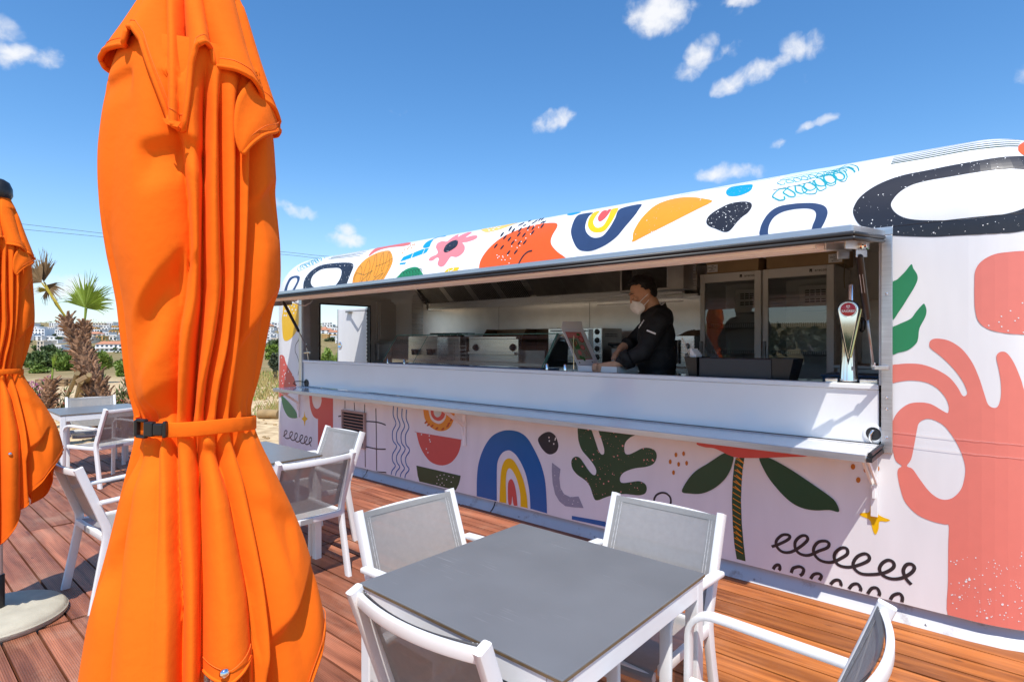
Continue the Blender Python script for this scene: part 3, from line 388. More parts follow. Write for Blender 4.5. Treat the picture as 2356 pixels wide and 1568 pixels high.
["painted_white_speckle",[["D","white",1,[[0.028,0.293,0.002,0.0003,-0.0,-0.0025],[0.029,0.237,0.002,0.0003,-0.0,-0.0025],[-0.046,0.398,0.0019,0.0004,-0.0,-0.0025],[0.03,0.496,0.002,0.0003,-0.0,-0.0025],[-0.168,0.289,0.002,0.0006,0.0,-0.0026],[-0.024,0.409,0.0019,0.0003,-0.0,-0.0025],[-0.193,0.224,0.002,0.0006,0.0,-0.0026],[-0.238,0.287,0.0021,0.0006,0.0,-0.0026],[-0.022,0.179,0.002,0.0004,-0.0,-0.0025],[-0.191,0.421,0.002,0.0005,0.0,-0.0026],[-0.073,0.411,0.0019,0.0004,-0.0,-0.0025],[-0.036,0.33,0.0019,0.0004,-0.0,-0.0025],[-0.094,0.43,0.0019,0.0004,-0.0,-0.0025],[-0.195,0.242,0.002,0.0006,0.0,-0.0026],[-0.093,0.238,0.0019,0.0005,-0.0,-0.0025],[-0.127,0.225,0.002,0.0005,-0.0,-0.0025],[-0.128,0.234,0.002,0.0005,-0.0,-0.0025],[-0.027,0.415,0.0019,0.0003,-0.0,-0.0025],[-0.134,0.274,0.002,0.0005,-0.0,-0.0025],[-0.049,0.383,0.0019,0.0004,-0.0,-0.0025],[-0.085,0.244,0.0019,0.0005,-0.0,-0.0025],[0.008,0.354,0.002,0.0003,-0.0,-0.0025],[-0.062,0.404,0.0019,0.0004,-0.0,-0.0025],[-0.101,0.399,0.002,0.0004,-0.0,-0.0025],[0.014,0.331,0.002,0.0003,-0.0,-0.0025],[-0.01,0.332,0.002,0.0003,-0.0,-0.0025],[0.01,0.339,0.002,0.0003,-0.0,-0.0025],[-0.146,0.247,0.002,0.0006,-0.0,-0.0025],[-0.006,0.183,0.002,0.0004,-0.0,-0.0025],[-0.074,0.444,0.0019,0.0004,-0.0,-0.0025],[-0.073,0.381,0.0019,0.0004,-0.0,-0.0025],[-0.037,0.166,0.0019,0.0004,-0.0,-0.0025],[-0.096,0.249,0.002,0.0005,-0.0,-0.0025],[-0.222,0.236,0.0021,0.0006,0.0,-0.0026],[-0.203,0.215,0.002,0.0006,0.0,-0.0026],[-0.137,0.182,0.002,0.0006,-0.0,-0.0025],[-0.226,0.397,0.0021,0.0005,0.0,-0.0026],[-0.05,0.29,0.0019,0.0004,-0.0,-0.0025],[-0.08,0.172,0.0019,0.0005,-0.0,-0.0025],[-0.103,0.178,0.002,0.0005,-0.0,-0.0025],[-0.054,0.422,0.0019,0.0004,-0.0,-0.0025],[-0.141,0.387,0.002,0.0005,-0.0,-0.0025],[-0.107,0.32,0.002,0.0005,-0.0,-0.0025],[-0.068,0.313,0.0019,0.0004,-0.0,-0.0025],[-0.166,0.298,0.002,0.0006,0.0,-0.0026]]],["D","white",1,[[0.031,0.268,0.003,0.0005,-0.0,-0.0033],[-0.216,0.17,0.0031,0.0009,0.0,-0.0035],[-0.051,0.185,0.0029,0.0007,-0.0,-0.0033],[-0.142,0.44,0.003,0.0007,-0.0,-0.0034],[-0.069,0.429,0.0029,0.0006,-0.0,-0.0033],[-0.029,0.2,0.0029,0.0006,-0.0,-0.0033],[-0.109,0.192,0.0029,0.0008,-0.0,-0.0034],[0.029,0.48,0.003,0.0004,-0.0,-0.0033],[-0.236,0.231,0.0031,0.0009,0.0,-0.0035],[-0.231,0.192,0.0031,0.0009,0.0,-0.0035],[-0.09,0.229,0.0029,0.0007,-0.0,-0.0034],[-0.116,0.362,0.0029,0.0007,-0.0,-0.0034],[0.023,0.232,0.003,0.0005,-0.0,-0.0033],[-0.239,0.399,0.0031,0.0008,0.0,-0.0035],[-0.064,0.367,0.0029,0.0006,-0.0,-0.0033],[-0.125,0.181,0.0029,0.0008,-0.0,-0.0034],[-0.04,0.279,0.0029,0.0006,-0.0,-0.0033],[-0.189,0.292,0.003,0.0008,0.0,-0.0034],[-0.219,0.389,0.0031,0.0008,0.0,-0.0035],[-0.035,0.186,0.0029,0.0006,-0.0,-0.0033],[-0.022,0.237,0.0029,0.0006,-0.0,-0.0033],[-0.144,0.292,0.003,0.0008,-0.0,-0.0034],[-0.137,0.158,0.003,0.0009,-0.0,-0.0034],[-0.147,0.335,0.003,0.0008,-0.0,-0.0034],[0.019,0.169,0.003,0.0005,-0.0,-0.0033],[0.028,0.207,0.003,0.0005,-0.0,-0.0033],[-0.215,0.408,0.0031,0.0008,0.0,-0.0034],[-0.084,0.167,0.0029,0.0007,-0.0,-0.0034],[0.005,0.259,0.0029,0.0005,-0.0,-0.0033],[0.025,0.434,0.003,0.0004,-0.0,-0.0033],[-0.177,0.324,0.003,0.0008,-0.0,-0.0034],[-0.167,0.334,0.003,0.0008,0.0,-0.0034],[-0.206,0.3,0.0031,0.0008,0.0,-0.0034],[-0.232,0.234,0.0031,0.0009,0.0,-0.0035],[0.022,0.327,0.003,0.0005,-0.0,-0.0033]]],["D","white",1,[[-0.066,0.253,0.0013,0.0003,-0.0,-0.0017],[0.018,0.229,0.0013,0.0002,-0.0,-0.0016],[-0.011,0.36,0.0013,0.0002,-0.0,-0.0017],[0.011,0.419,0.0013,0.0002,-0.0,-0.0016],[-0.125,0.196,0.0013,0.0004,-0.0,-0.0017],[-0.002,0.425,0.0013,0.0002,-0.0,-0.0017],[-0.174,0.435,0.0013,0.0003,0.0,-0.0017],[-0.002,0.36,0.0013,0.0002,-0.0,-0.0017],[-0.129,0.359,0.0013,0.0003,-0.0,-0.0017],[-0.205,0.271,0.0014,0.0004,0.0,-0.0017],[-0.173,0.242,0.0013,0.0004,0.0,-0.0017],[-0.182,0.258,0.0013,0.0004,0.0,-0.0017],[0.023,0.353,0.0013,0.0002,-0.0,-0.0016],[0.024,0.471,0.0013,0.0002,-0.0,-0.0016],[-0.087,0.253,0.0013,0.0003,-0.0,-0.0017],[0.026,0.169,0.0013,0.0002,-0.0,-0.0016]]],["D","white",1,[[-0.166,0.327,0.0053,0.0014,0.0,-0.006],[-0.179,0.314,0.0054,0.0015,0.0,-0.006],[-0.088,0.3,0.0052,0.0012,-0.0,-0.0059],[-0.042,0.237,0.0052,0.0011,-0.0,-0.0058],[-0.1,0.158,0.0052,0.0014,-0.0,-0.0059],[-0.204,0.23,0.0054,0.0016,0.0,-0.006]]]]],
["painted_yellow_star",[["S","yellow",0,[[-0.573,0.642],[-0.561,0.619],[-0.553,0.578],[-0.531,0.562],[-0.496,0.553],[-0.512,0.54],[-0.543,0.534],[-0.547,0.496],[-0.559,0.462],[-0.571,0.472],[-0.581,0.512],[-0.591,0.535],[-0.624,0.546],[-0.636,0.555],[-0.624,0.565],[-0.591,0.576],[-0.585,0.614]],[],None]]],
["painted_black_coil",[["L","black",0,[[-1.093,0.27],[-1.051,0.295],[-1.003,0.332],[-0.991,0.355],[-1.008,0.361],[-1.037,0.35],[-1.066,0.312],[-1.063,0.277],[-1.032,0.254],[-0.984,0.265],[-0.928,0.314],[-0.896,0.356],[-0.905,0.377],[-0.933,0.368],[-0.961,0.331],[-0.961,0.291],[-0.937,0.266],[-0.891,0.268],[-0.837,0.306],[-0.793,0.336],[-0.786,0.362],[-0.806,0.37],[-0.842,0.354],[-0.864,0.314],[-0.859,0.28],[-0.828,0.254],[-0.775,0.257],[-0.724,0.294],[-0.694,0.326],[-0.698,0.353],[-0.724,0.35],[-0.754,0.316],[-0.758,0.281],[-0.737,0.252],[-0.69,0.252],[-0.64,0.277],[-0.595,0.312],[-0.591,0.337],[-0.611,0.346],[-0.644,0.324],[-0.665,0.285],[-0.661,0.253],[-0.628,0.233],[-0.575,0.243],[-0.52,0.267],[-0.481,0.304],[-0.481,0.332],[-0.504,0.338],[-0.531,0.314],[-0.543,0.279],[-0.527,0.251],[-0.489,0.243],[-0.443,0.26],[-0.402,0.298],[-0.389,0.328],[-0.402,0.343],[-0.424,0.333],[-0.437,0.298],[-0.424,0.26],[-0.402,0.237]],0.0166]]],
["painted_black_coil",[["L","black",0,[[-1.085,0.137],[-1.071,0.162],[-1.051,0.172],[-1.046,0.152],[-1.053,0.14]],0.0178],["L","black",0,[[-0.984,0.142],[-0.977,0.166],[-0.965,0.179],[-0.937,0.191],[-0.917,0.181],[-0.923,0.154],[-0.937,0.139]],0.0174],["L","black",0,[[-0.88,0.136],[-0.864,0.165],[-0.837,0.177],[-0.824,0.166],[-0.835,0.14]],0.017],["L","black",0,[[-0.778,0.133],[-0.758,0.16],[-0.734,0.168],[-0.725,0.149],[-0.728,0.139]],0.0167],["L","black",0,[[-0.687,0.133],[-0.669,0.162],[-0.644,0.172],[-0.63,0.152],[-0.633,0.137]],0.0164],["L","black",0,[[-0.598,0.132],[-0.579,0.167],[-0.555,0.175],[-0.543,0.154],[-0.546,0.136]],0.0161],["L","black",0,[[-0.494,0.131],[-0.481,0.158],[-0.454,0.175],[-0.441,0.16],[-0.443,0.134]],0.0157]]],
["painted_palm_tree",[["P","dgreen",0,[[-1.306,0.773],[-1.279,0.777],[-1.253,0.78],[-1.264,0.706],[-1.269,0.641],[-1.274,0.511],[-1.269,0.373],[-1.258,0.247],[-1.246,0.144],[-1.3,0.145],[-1.315,0.234],[-1.325,0.361],[-1.33,0.501],[-1.325,0.632],[-1.317,0.72]],[],None],["L","amber",2,[[-1.304,0.769],[-1.255,0.746]],0.0049],["L","amber",2,[[-1.255,0.746],[-1.291,0.775]],0.0055],["L","amber",2,[[-1.308,0.734],[-1.259,0.711]],0.0049],["L","amber",2,[[-1.259,0.711],[-1.295,0.74]],0.0055],["L","amber",2,[[-1.312,0.698],[-1.263,0.675]],0.0049],["L","amber",2,[[-1.263,0.675],[-1.299,0.704]],0.0055],["L","amber",2,[[-1.315,0.662],[-1.266,0.64]],0.005],["L","amber",2,[[-1.266,0.64],[-1.303,0.669]],0.0055],["L","amber",2,[[-1.319,0.626],[-1.27,0.604]],0.005],["L","amber",2,[[-1.27,0.604],[-1.306,0.633]],0.0055],["L","amber",2,[[-1.323,0.591],[-1.274,0.569]],0.005],["L","amber",2,[[-1.274,0.569],[-1.31,0.597]],0.0055],["L","amber",2,[[-1.323,0.556],[-1.274,0.534]],0.005],["L","amber",2,[[-1.323,0.52],[-1.274,0.499]],0.005],["L","amber",2,[[-1.323,0.485],[-1.274,0.464]],0.005],["L","amber",2,[[-1.323,0.45],[-1.274,0.429]],0.005],["L","amber",2,[[-1.323,0.415],[-1.274,0.395]],0.005],["L","amber",2,[[-1.323,0.38],[-1.274,0.36]],0.005],["L","amber",2,[[-1.32,0.345],[-1.271,0.325]],0.005],["L","amber",2,[[-1.271,0.325],[-1.307,0.352]],0.0055],["L","amber",2,[[-1.317,0.311],[-1.268,0.291]],0.005],["L","amber",2,[[-1.268,0.291],[-1.304,0.318]],0.0055],["L","amber",2,[[-1.314,0.276],[-1.265,0.257]],0.0049],["L","amber",2,[[-1.265,0.257],[-1.301,0.283]],0.0055],["L","amber",2,[[-1.311,0.242],[-1.262,0.223]],0.0049],["L","amber",2,[[-1.308,0.207],[-1.259,0.189]],0.0049],["S","dgreen",0,[[-1.659,0.503],[-1.623,0.579],[-1.565,0.652],[-1.476,0.719],[-1.375,0.794],[-1.321,0.783],[-1.326,0.733],[-1.345,0.677],[-1.383,0.618],[-1.445,0.558],[-1.524,0.513],[-1.606,0.499]],[],None],["S","dgreen",0,[[-1.165,0.796],[-1.1,0.798],[-0.984,0.747],[-0.873,0.684],[-0.784,0.63],[-0.749,0.598],[-0.735,0.55],[-0.784,0.55],[-0.855,0.534],[-0.928,0.535],[-0.994,0.563],[-1.061,0.623],[-1.12,0.696]],[],None],["S","red",1,[[-1.558,0.834],[-1.505,0.816],[-1.449,0.817],[-1.404,0.806],[-1.349,0.786],[-1.295,0.777],[-1.191,0.788],[-1.09,0.804],[-0.984,0.822],[-0.896,0.838],[-0.91,0.858],[-1.14,0.881],[-1.46,0.888]],[],None]]],
["painted_brown_dots",[["D","brown",1,[[-1.702,0.74,0.0103,0.0013,0.0,-0.0162],[-1.648,0.755,0.0101,0.0013,0.0,-0.016],[-1.743,0.688,0.0104,0.0014,0.0,-0.0163],[-1.683,0.68,0.0102,0.0014,0.0,-0.0161],[-1.627,0.695,0.01,0.0014,0.0,-0.0159],[-1.719,0.619,0.0103,0.0016,0.0,-0.0162]]],["D","brown",1,[[-0.667,0.81,0.0108,0.0016,0.0,-0.0162],[-0.606,0.802,0.0105,0.0016,0.0,-0.016],[-0.553,0.816,0.0103,0.0015,0.0,-0.0158],[-0.642,0.741,0.0107,0.0017,0.0,-0.0161]]]]],
["painted_sketched_ring",[["L","black",0,[[-1.738,0.425],[-1.74,0.411],[-1.746,0.396],[-1.756,0.383],[-1.768,0.372],[-1.783,0.363],[-1.799,0.358],[-1.815,0.357],[-1.83,0.36],[-1.844,0.366],[-1.854,0.376],[-1.86,0.388],[-1.862,0.403],[-1.86,0.418],[-1.854,0.432],[-1.844,0.446],[-1.83,0.457],[-1.815,0.465],[-1.799,0.47],[-1.783,0.471],[-1.768,0.468],[-1.756,0.461],[-1.746,0.452],[-1.74,0.439],[-1.738,0.425]],0.0132]]],
["painted_green_coral",[["S","dgreen",0,[[-2.488,0.862],[-2.493,0.779],[-2.482,0.726],[-2.455,0.674],[-2.4,0.627],[-2.358,0.588],[-2.331,0.547],[-2.336,0.51],[-2.363,0.508],[-2.4,0.536],[-2.444,0.585],[-2.477,0.615],[-2.51,0.621],[-2.543,0.603],[-2.555,0.569],[-2.543,0.524],[-2.499,0.485],[-2.422,0.451],[-2.384,0.412],[-2.363,0.362],[-2.342,0.325],[-2.31,0.327],[-2.263,0.351],[-2.192,0.383],[-2.102,0.408],[-2.035,0.415],[-1.977,0.421],[-1.931,0.442],[-1.917,0.478],[-1.931,0.509],[-1.977,0.52],[-2.035,0.505],[-2.102,0.487],[-2.127,0.494],[-2.127,0.525],[-2.102,0.559],[-2.054,0.587],[-1.996,0.609],[-1.922,0.628],[-1.867,0.657],[-1.842,0.706],[-1.853,0.746],[-1.894,0.761],[-1.949,0.754],[-2.006,0.722],[-2.054,0.697],[-2.085,0.699],[-2.095,0.737],[-2.083,0.781],[-2.044,0.82],[-1.996,0.85],[-2.054,0.896],[-2.253,0.903],[-2.31,0.853],[-2.284,0.776],[-2.263,0.716],[-2.263,0.676],[-2.284,0.667],[-2.31,0.692],[-2.336,0.752],[-2.368,0.829],[-2.4,0.88]],[],["pinkdot",110,0.0053]]]],
["painted_grey_hook",[["P","grey",0,[[-2.74,0.543],[-2.658,0.505],[-2.669,0.431],[-2.658,0.357],[-2.623,0.316],[-2.566,0.303],[-2.488,0.322],[-2.442,0.243],[-2.532,0.231],[-2.612,0.225],[-2.669,0.252],[-2.71,0.301],[-2.734,0.382],[-2.743,0.476]],[],["white",26,0.0047]]]],
["painted_black_pebble",[["S","black",0,[[-2.882,0.703],[-2.861,0.739],[-2.812,0.771],[-2.758,0.782],[-2.71,0.76],[-2.687,0.721],[-2.678,0.679],[-2.699,0.634],[-2.752,0.606],[-2.8,0.612],[-2.849,0.649]],[],None],["D","white",1,[[-2.769,0.738,0.006,0.0007,0.0,-0.0076],[-2.766,0.711,0.006,0.0007,0.0,-0.0076],[-2.709,0.727,0.0059,0.0007,0.0,-0.0076],[-2.722,0.693,0.0059,0.0007,0.0,-0.0076],[-2.705,0.739,0.0059,0.0007,0.0,-0.0076]]]]],
["painted_blue_rainbow",[["S","blue",0,[[-3.574,0.134],[-3.574,0.143],[-3.571,0.292],[-3.551,0.423],[-3.492,0.558],[-3.398,0.673],[-3.286,0.732],[-3.19,0.752],[-3.083,0.748],[-2.993,0.708],[-2.917,0.619],[-2.855,0.521],[-2.812,0.402],[-2.796,0.27],[-2.79,0.142],[-2.79,0.135],[-2.806,0.134],[-2.948,0.138],[-2.961,0.138],[-2.961,0.153],[-2.974,0.288],[-3.018,0.429],[-3.096,0.537],[-3.163,0.578],[-3.21,0.58],[-3.272,0.549],[-3.32,0.476],[-3.332,0.382],[-3.332,0.144],[-3.332,0.133],[-3.356,0.133],[-3.551,0.134]],[],None],["S","yellow",0,[[-3.3,0.134],[-3.3,0.14],[-3.293,0.285],[-3.279,0.41],[-3.244,0.486],[-3.197,0.515],[-3.143,0.505],[-3.083,0.439],[-3.031,0.347],[-2.999,0.234],[-2.989,0.143],[-2.989,0.135],[-3.005,0.136],[-3.064,0.136],[-3.066,0.143],[-3.07,0.242],[-3.103,0.346],[-3.15,0.414],[-3.19,0.433],[-3.217,0.399],[-3.228,0.316],[-3.224,0.194],[-3.224,0.138],[-3.231,0.132]],[],None],["S","red",0,[[-3.199,0.134],[-3.206,0.238],[-3.201,0.31],[-3.174,0.345],[-3.143,0.329],[-3.116,0.254],[-3.1,0.141],[-3.107,0.135],[-3.142,0.136],[-3.156,0.206],[-3.166,0.139]],[],None]]],
["painted_red_bowl",[["S","red",0,[[-4.402,0.606],[-4.384,0.609],[-3.789,0.608],[-3.773,0.604],[-3.781,0.544],[-3.821,0.462],[-3.901,0.385],[-4.0,0.343],[-4.101,0.334],[-4.205,0.354],[-4.303,0.423],[-4.366,0.508]],[],None],["D","white",1,[[-4.324,0.595,0.009,0.001,0.0,-0.007],[-4.21,0.595,0.0088,0.001,0.0,-0.0069],[-4.205,0.558,0.0088,0.001,0.0,-0.0069],[-4.253,0.464,0.0089,0.0011,0.0,-0.007],[-4.23,0.432,0.0088,0.0011,0.0,-0.0069],[-4.326,0.425,0.009,0.0011,0.0,-0.007],[-4.196,0.54,0.0087,0.001,0.0,-0.0069]]]]],
["painted_green_bowl",[["P","dgreen",0,[[-4.404,0.283],[-3.778,0.28],[-3.789,0.236],[-3.805,0.195],[-3.842,0.137],[-4.357,0.134],[-4.384,0.188]],[],None],["D","white",1,[[-4.098,0.221,0.0068,0.0011,0.0,-0.0046],[-4.054,0.242,0.0067,0.001,0.0,-0.0045],[-4.0,0.255,0.0067,0.001,0.0,-0.0045],[-3.965,0.214,0.0066,0.0011,0.0,-0.0045],[-4.028,0.175,0.0067,0.0011,0.0,-0.0045],[-4.076,0.196,0.0068,0.0011,0.0,-0.0045],[-4.025,0.215,0.0067,0.0011,0.0,-0.0045],[-4.101,0.158,0.0068,0.0011,0.0,-0.0046],[-4.054,0.154,0.0067,0.0011,0.0,-0.0045],[-3.934,0.252,0.0066,0.001,0.0,-0.0045],[-3.901,0.202,0.0065,0.0011,0.0,-0.0044],[-3.877,0.25,0.0065,0.001,0.0,-0.0044],[-4.0,0.158,0.0067,0.0011,0.0,-0.0045]]]]],
["painted_orange_bowl",[["S","amber",0,[[-4.299,0.837],[-4.276,0.868],[-3.885,0.864],[-3.861,0.827],[-3.877,0.765],[-3.934,0.693],[-4.034,0.657],[-4.136,0.661],[-4.223,0.698],[-4.276,0.751]],[],None],["S","white",1,[[-4.223,0.849],[-4.205,0.873],[-3.975,0.868],[-3.964,0.833],[-3.992,0.766],[-4.05,0.726],[-4.118,0.726],[-4.188,0.759]],[],None],["S","red",2,[[-4.188,0.851],[-4.17,0.87],[-4.0,0.866],[-3.983,0.831],[-4.008,0.781],[-4.067,0.75],[-4.136,0.758],[-4.179,0.795]],[],None],["S","pale",3,[[-4.144,0.834],[-4.127,0.856],[-4.05,0.856],[-4.034,0.829],[-4.05,0.8],[-4.084,0.783],[-4.118,0.788],[-4.139,0.809]],[],None],["D","rust",1,[[-4.258,0.718,0.0217,0.0139,0.0091,-0.0063],[-4.223,0.698,0.0215,0.0139,0.009,-0.0062],[-4.101,0.676,0.0209,0.0138,0.0088,-0.0061],[-3.95,0.713,0.0201,0.0134,0.0085,-0.006],[-3.901,0.774,0.0199,0.0132,0.0084,-0.006],[-3.934,0.737,0.02,0.0133,0.0084,-0.006],[-4.17,0.692,0.0212,0.0138,0.0089,-0.0062],[-4.017,0.679,0.0205,0.0136,0.0086,-0.006]]]]],
["painted_blue_waves",[["L","blue",0,[[-4.766,0.837],[-4.772,0.744],[-4.726,0.662],[-4.782,0.577],[-4.776,0.485],[-4.716,0.431],[-4.782,0.343],[-4.78,0.275],[-4.736,0.232],[-4.79,0.175],[-4.806,0.134]],0.0127],["L","blue",0,[[-4.699,0.83],[-4.705,0.738],[-4.66,0.656],[-4.714,0.572],[-4.709,0.481],[-4.65,0.427],[-4.714,0.339],[-4.709,0.273],[-4.665,0.23],[-4.718,0.174],[-4.734,0.133]],0.0126],["L","blue",0,[[-4.625,0.823],[-4.63,0.732],[-4.586,0.651],[-4.64,0.567],[-4.634,0.477],[-4.577,0.424],[-4.64,0.337],[-4.63,0.272],[-4.588,0.229],[-4.64,0.173],[-4.656,0.133]],0.0125],["L","blue",0,[[-4.556,0.817],[-4.561,0.726],[-4.518,0.646],[-4.571,0.563],[-4.565,0.473],[-4.508,0.42],[-4.571,0.334],[-4.558,0.27],[-4.516,0.228],[-4.567,0.172],[-4.582,0.132]],0.0124]]],
["painted_black_grid",[["L","black",0,[[-5.65,0.832],[-5.65,0.74]],0.0124],["L","black",0,[[-5.468,0.824],[-5.459,0.736]],0.0122],["L","black",0,[[-5.272,0.819],[-5.266,0.481],[-5.259,0.142]],0.012],["L","black",0,[[-5.069,0.791],[-5.061,0.504],[-5.055,0.137]],0.0132],["L","black",0,[[-5.785,0.643],[-5.74,0.652],[-5.687,0.656]],0.0141],["L","black",0,[[-5.239,0.637],[-5.076,0.646],[-4.97,0.642],[-4.896,0.63]],0.0131],["L","black",0,[[-5.239,0.365],[-5.076,0.364],[-4.97,0.372],[-4.896,0.382]],0.0131],["L","black",0,[[-5.119,0.117],[-4.887,0.142]],0.0116]]],
["painted_red_cactus",[["S","red",0,[[-6.424,0.881],[-6.415,0.78],[-6.39,0.679],[-6.326,0.598],[-6.236,0.572],[-6.222,0.556],[-6.222,0.148],[-6.204,0.137],[-5.916,0.133],[-5.898,0.149],[-5.898,0.898],[-5.916,0.918],[-6.137,0.905],[-6.142,0.798],[-6.177,0.725],[-6.244,0.694],[-6.312,0.714],[-6.354,0.784],[-6.368,0.884]],[],None],["D","pink",1,[[-6.19,0.438,0.0081,0.0008,0.0,-0.0043],[-6.163,0.412,0.008,0.0008,0.0,-0.0043],[-6.177,0.368,0.008,0.0009,0.0,-0.0043],[-6.123,0.452,0.0079,0.0008,0.0,-0.0043],[-6.15,0.328,0.008,0.0009,0.0,-0.0043],[-6.182,0.296,0.008,0.0009,0.0,-0.0043]]]]],
["painted_small_star",[["S","yellow",0,[[-6.532,0.639],[-6.514,0.581],[-6.46,0.554],[-6.509,0.523],[-6.529,0.459],[-6.552,0.519],[-6.601,0.544],[-6.549,0.578]],[],None]]],
["painted_dark_leaf",[["S","green",0,[[-7.118,0.797],[-6.986,0.756],[-6.847,0.689],[-6.742,0.622],[-6.703,0.55],[-6.847,0.53],[-6.955,0.551],[-7.049,0.628],[-7.11,0.732]],[],None]]],
["painted_small_coil",[["L","black",0,[[-7.064,0.278],[-6.986,0.318],[-6.964,0.355],[-7.017,0.353],[-7.039,0.304],[-7.002,0.262],[-6.909,0.273],[-6.832,0.326],[-6.832,0.357],[-6.878,0.349],[-6.899,0.304],[-6.847,0.257],[-6.772,0.265],[-6.706,0.317],[-6.712,0.35],[-6.757,0.342],[-6.772,0.288],[-6.727,0.248],[-6.653,0.264],[-6.58,0.316],[-6.58,0.343],[-6.624,0.334],[-6.647,0.287],[-6.609,0.246],[-6.537,0.255],[-6.474,0.306],[-6.474,0.335],[-6.514,0.331],[-6.537,0.277],[-6.494,0.242],[-6.424,0.261],[-6.368,0.304],[-6.373,0.336],[-6.41,0.328],[-6.424,0.283],[-6.376,0.23]],0.0138]]],
["painted_lemon",[["S","yellow",0,[[-7.099,1.708],[-7.106,1.783],[-7.078,1.875],[-7.026,1.971],[-6.718,1.958],[-6.673,1.88],[-6.661,1.799],[-6.682,1.7],[-6.754,1.602],[-6.862,1.534],[-6.973,1.502],[-7.049,1.516],[-7.082,1.586]],[],None],["D","white",1,[[-7.02,1.883,0.0164,-0.0027,-0.0068,-0.0123],[-7.034,1.826,0.0164,-0.0026,-0.0069,-0.0124],[-6.983,1.824,0.0163,-0.0026,-0.0068,-0.0123],[-6.987,1.881,0.0163,-0.0027,-0.0068,-0.0123],[-6.932,1.93,0.0161,-0.0028,-0.0067,-0.0122],[-6.903,1.904,0.016,-0.0027,-0.0067,-0.0122],[-6.829,1.894,0.0158,-0.0027,-0.0066,-0.0121],[-6.781,1.931,0.0157,-0.0027,-0.0065,-0.012],[-6.745,1.887,0.0156,-0.0027,-0.0065,-0.012],[-6.795,1.848,0.0157,-0.0026,-0.0066,-0.0121],[-6.844,1.95,0.0159,-0.0028,-0.0066,-0.0121]]]]],
["painted_red_berry",[["S","red",0,[[-7.189,1.306],[-7.099,1.32],[-7.039,1.298],[-7.002,1.234],[-6.936,1.162],[-6.844,1.092],[-6.772,1.013],[-6.739,0.924],[-6.79,0.876],[-6.973,0.819],[-7.259,0.776],[-7.243,1.009],[-7.201,1.201]],[],None],["D","white",1,[[-7.039,1.196,0.0113,0.0003,0.0,-0.0084],[-7.045,1.122,0.0114,0.0004,0.0,-0.0084],[-7.005,1.09,0.0113,0.0004,0.0,-0.0083],[-6.927,1.112,0.0111,0.0004,0.0,-0.0083],[-7.088,1.045,0.0124,0.0005,0.0,-0.0084],[-7.03,1.071,0.0113,0.0004,0.0,-0.0084],[-7.104,0.989,0.0133,0.0006,0.0,-0.0084],[-7.078,0.957,0.0119,0.0006,0.0,-0.0084],[-6.908,0.966,0.0111,0.0005,0.0,-0.0083],[-7.011,1.012,0.0113,0.0005,0.0,-0.0083],[-6.826,1.07,0.0109,0.0004,0.0,-0.0082],[-6.775,0.99,0.0108,0.0005,0.0,-0.0082],[-7.011,1.035,0.0113,0.0005,0.0,-0.0083],[-7.111,1.287,0.0137,0.0003,0.0,-0.0084]]]]],
["painted_black_wave",[["L","black",0,[[-6.629,1.538],[-6.7,1.493],[-6.754,1.439],[-6.757,1.367],[-6.709,1.313],[-6.668,1.233],[-6.668,1.143],[-6.691,1.075]],0.0083],["S","dgreen",0,[[-6.679,1.507],[-6.629,1.614],[-6.617,1.467]],[],None]]],
["painted_blue_block",[["P","blue",0,[[-2.549,0.163],[-2.253,0.18],[-2.233,0.143],[-2.551,0.135]],[],None]]]]
# ================================================================= ground
G0 = -0.24
def smooth(a, b, x):
    t = max(0, min(1, (x - a) / (b - a))); return t * t * (3 - 2 * t)
def gz(x, y):
    r = math.hypot(x, y)
    z = G0 - 7.2 * smooth(34, 330, r) + 29 * smooth(430, 830, r) + 10 * smooth(830, 1500, r)
    f = (-SN * x + CS * y) / (r + 1e-6)                  # cosine from the heading: the wooded rise stands behind
    if f < .1: z += 3.0 * smooth(40, 140, r) * smooth(.1, -.35, f)
    if r > 6: z += .10 * mnoise.noise(Vector((x * .09, y * .09, 3))) * min(1, (r - 6) / 10) + 1.6 * smooth(80, 300, r) * mnoise.noise(Vector((x * .006, y * .006, 8)))
    return z
mb = MB(); radii = [0, 4, 8, 10, 12, 14, 16, 18, 20, 23, 26, 30, 35, 40, 46, 54, 64, 76, 90, 110, 135, 165, 200, 240, 290, 340, 390, 440, 500, 560, 620, 680, 740, 800, 900, 1050, 1300, 1700, 2400]
NA = 120
for r in radii:
    for j in range(NA):
        a = 2 * math.pi * j / NA; x, y = r * math.cos(a), r * math.sin(a); mb.v.append((x, y, gz(x, y)))
for i in range(len(radii) - 1):
    for j in range(NA): mb.face((i * NA + j, i * NA + (j + 1) % NA, (i + 1) * NA + (j + 1) % NA, (i + 1) * NA + j))
gm = bpy.data.materials.new('sand'); gm.use_nodes = True; MATS['sand'] = gm; t = gm.node_tree; b = t.nodes['Principled BSDF']; b.inputs['Roughness'].default_value = .95; b.inputs['Specular IOR Level'].default_value = .1
def tn(ty, **k):
    n = t.nodes.new(ty)
    for a_, q_ in k.items(): setattr(n, a_, q_)
    return n
geo = tn('ShaderNodeNewGeometry'); n1 = tn('ShaderNodeTexNoise'); n1.inputs['Scale'].default_value = .35; n1.inputs['Detail'].default_value = 8; t.links.new(geo.outputs['Position'], n1.inputs['Vector'])
n2 = tn('ShaderNodeTexNoise'); n2.inputs['Scale'].default_value = 5; n2.inputs['Detail'].default_value = 8; t.links.new(geo.outputs['Position'], n2.inputs['Vector'])
cr = tn('ShaderNodeValToRGB'); e = cr.color_ramp.elements; e[0].position = .33; e[0].color = (.42, .30, .17, 1); e[1].position = .70; e[1].color = (.72, .55, .33, 1); t.links.new(n2.outputs['Fac'], cr.inputs[0])
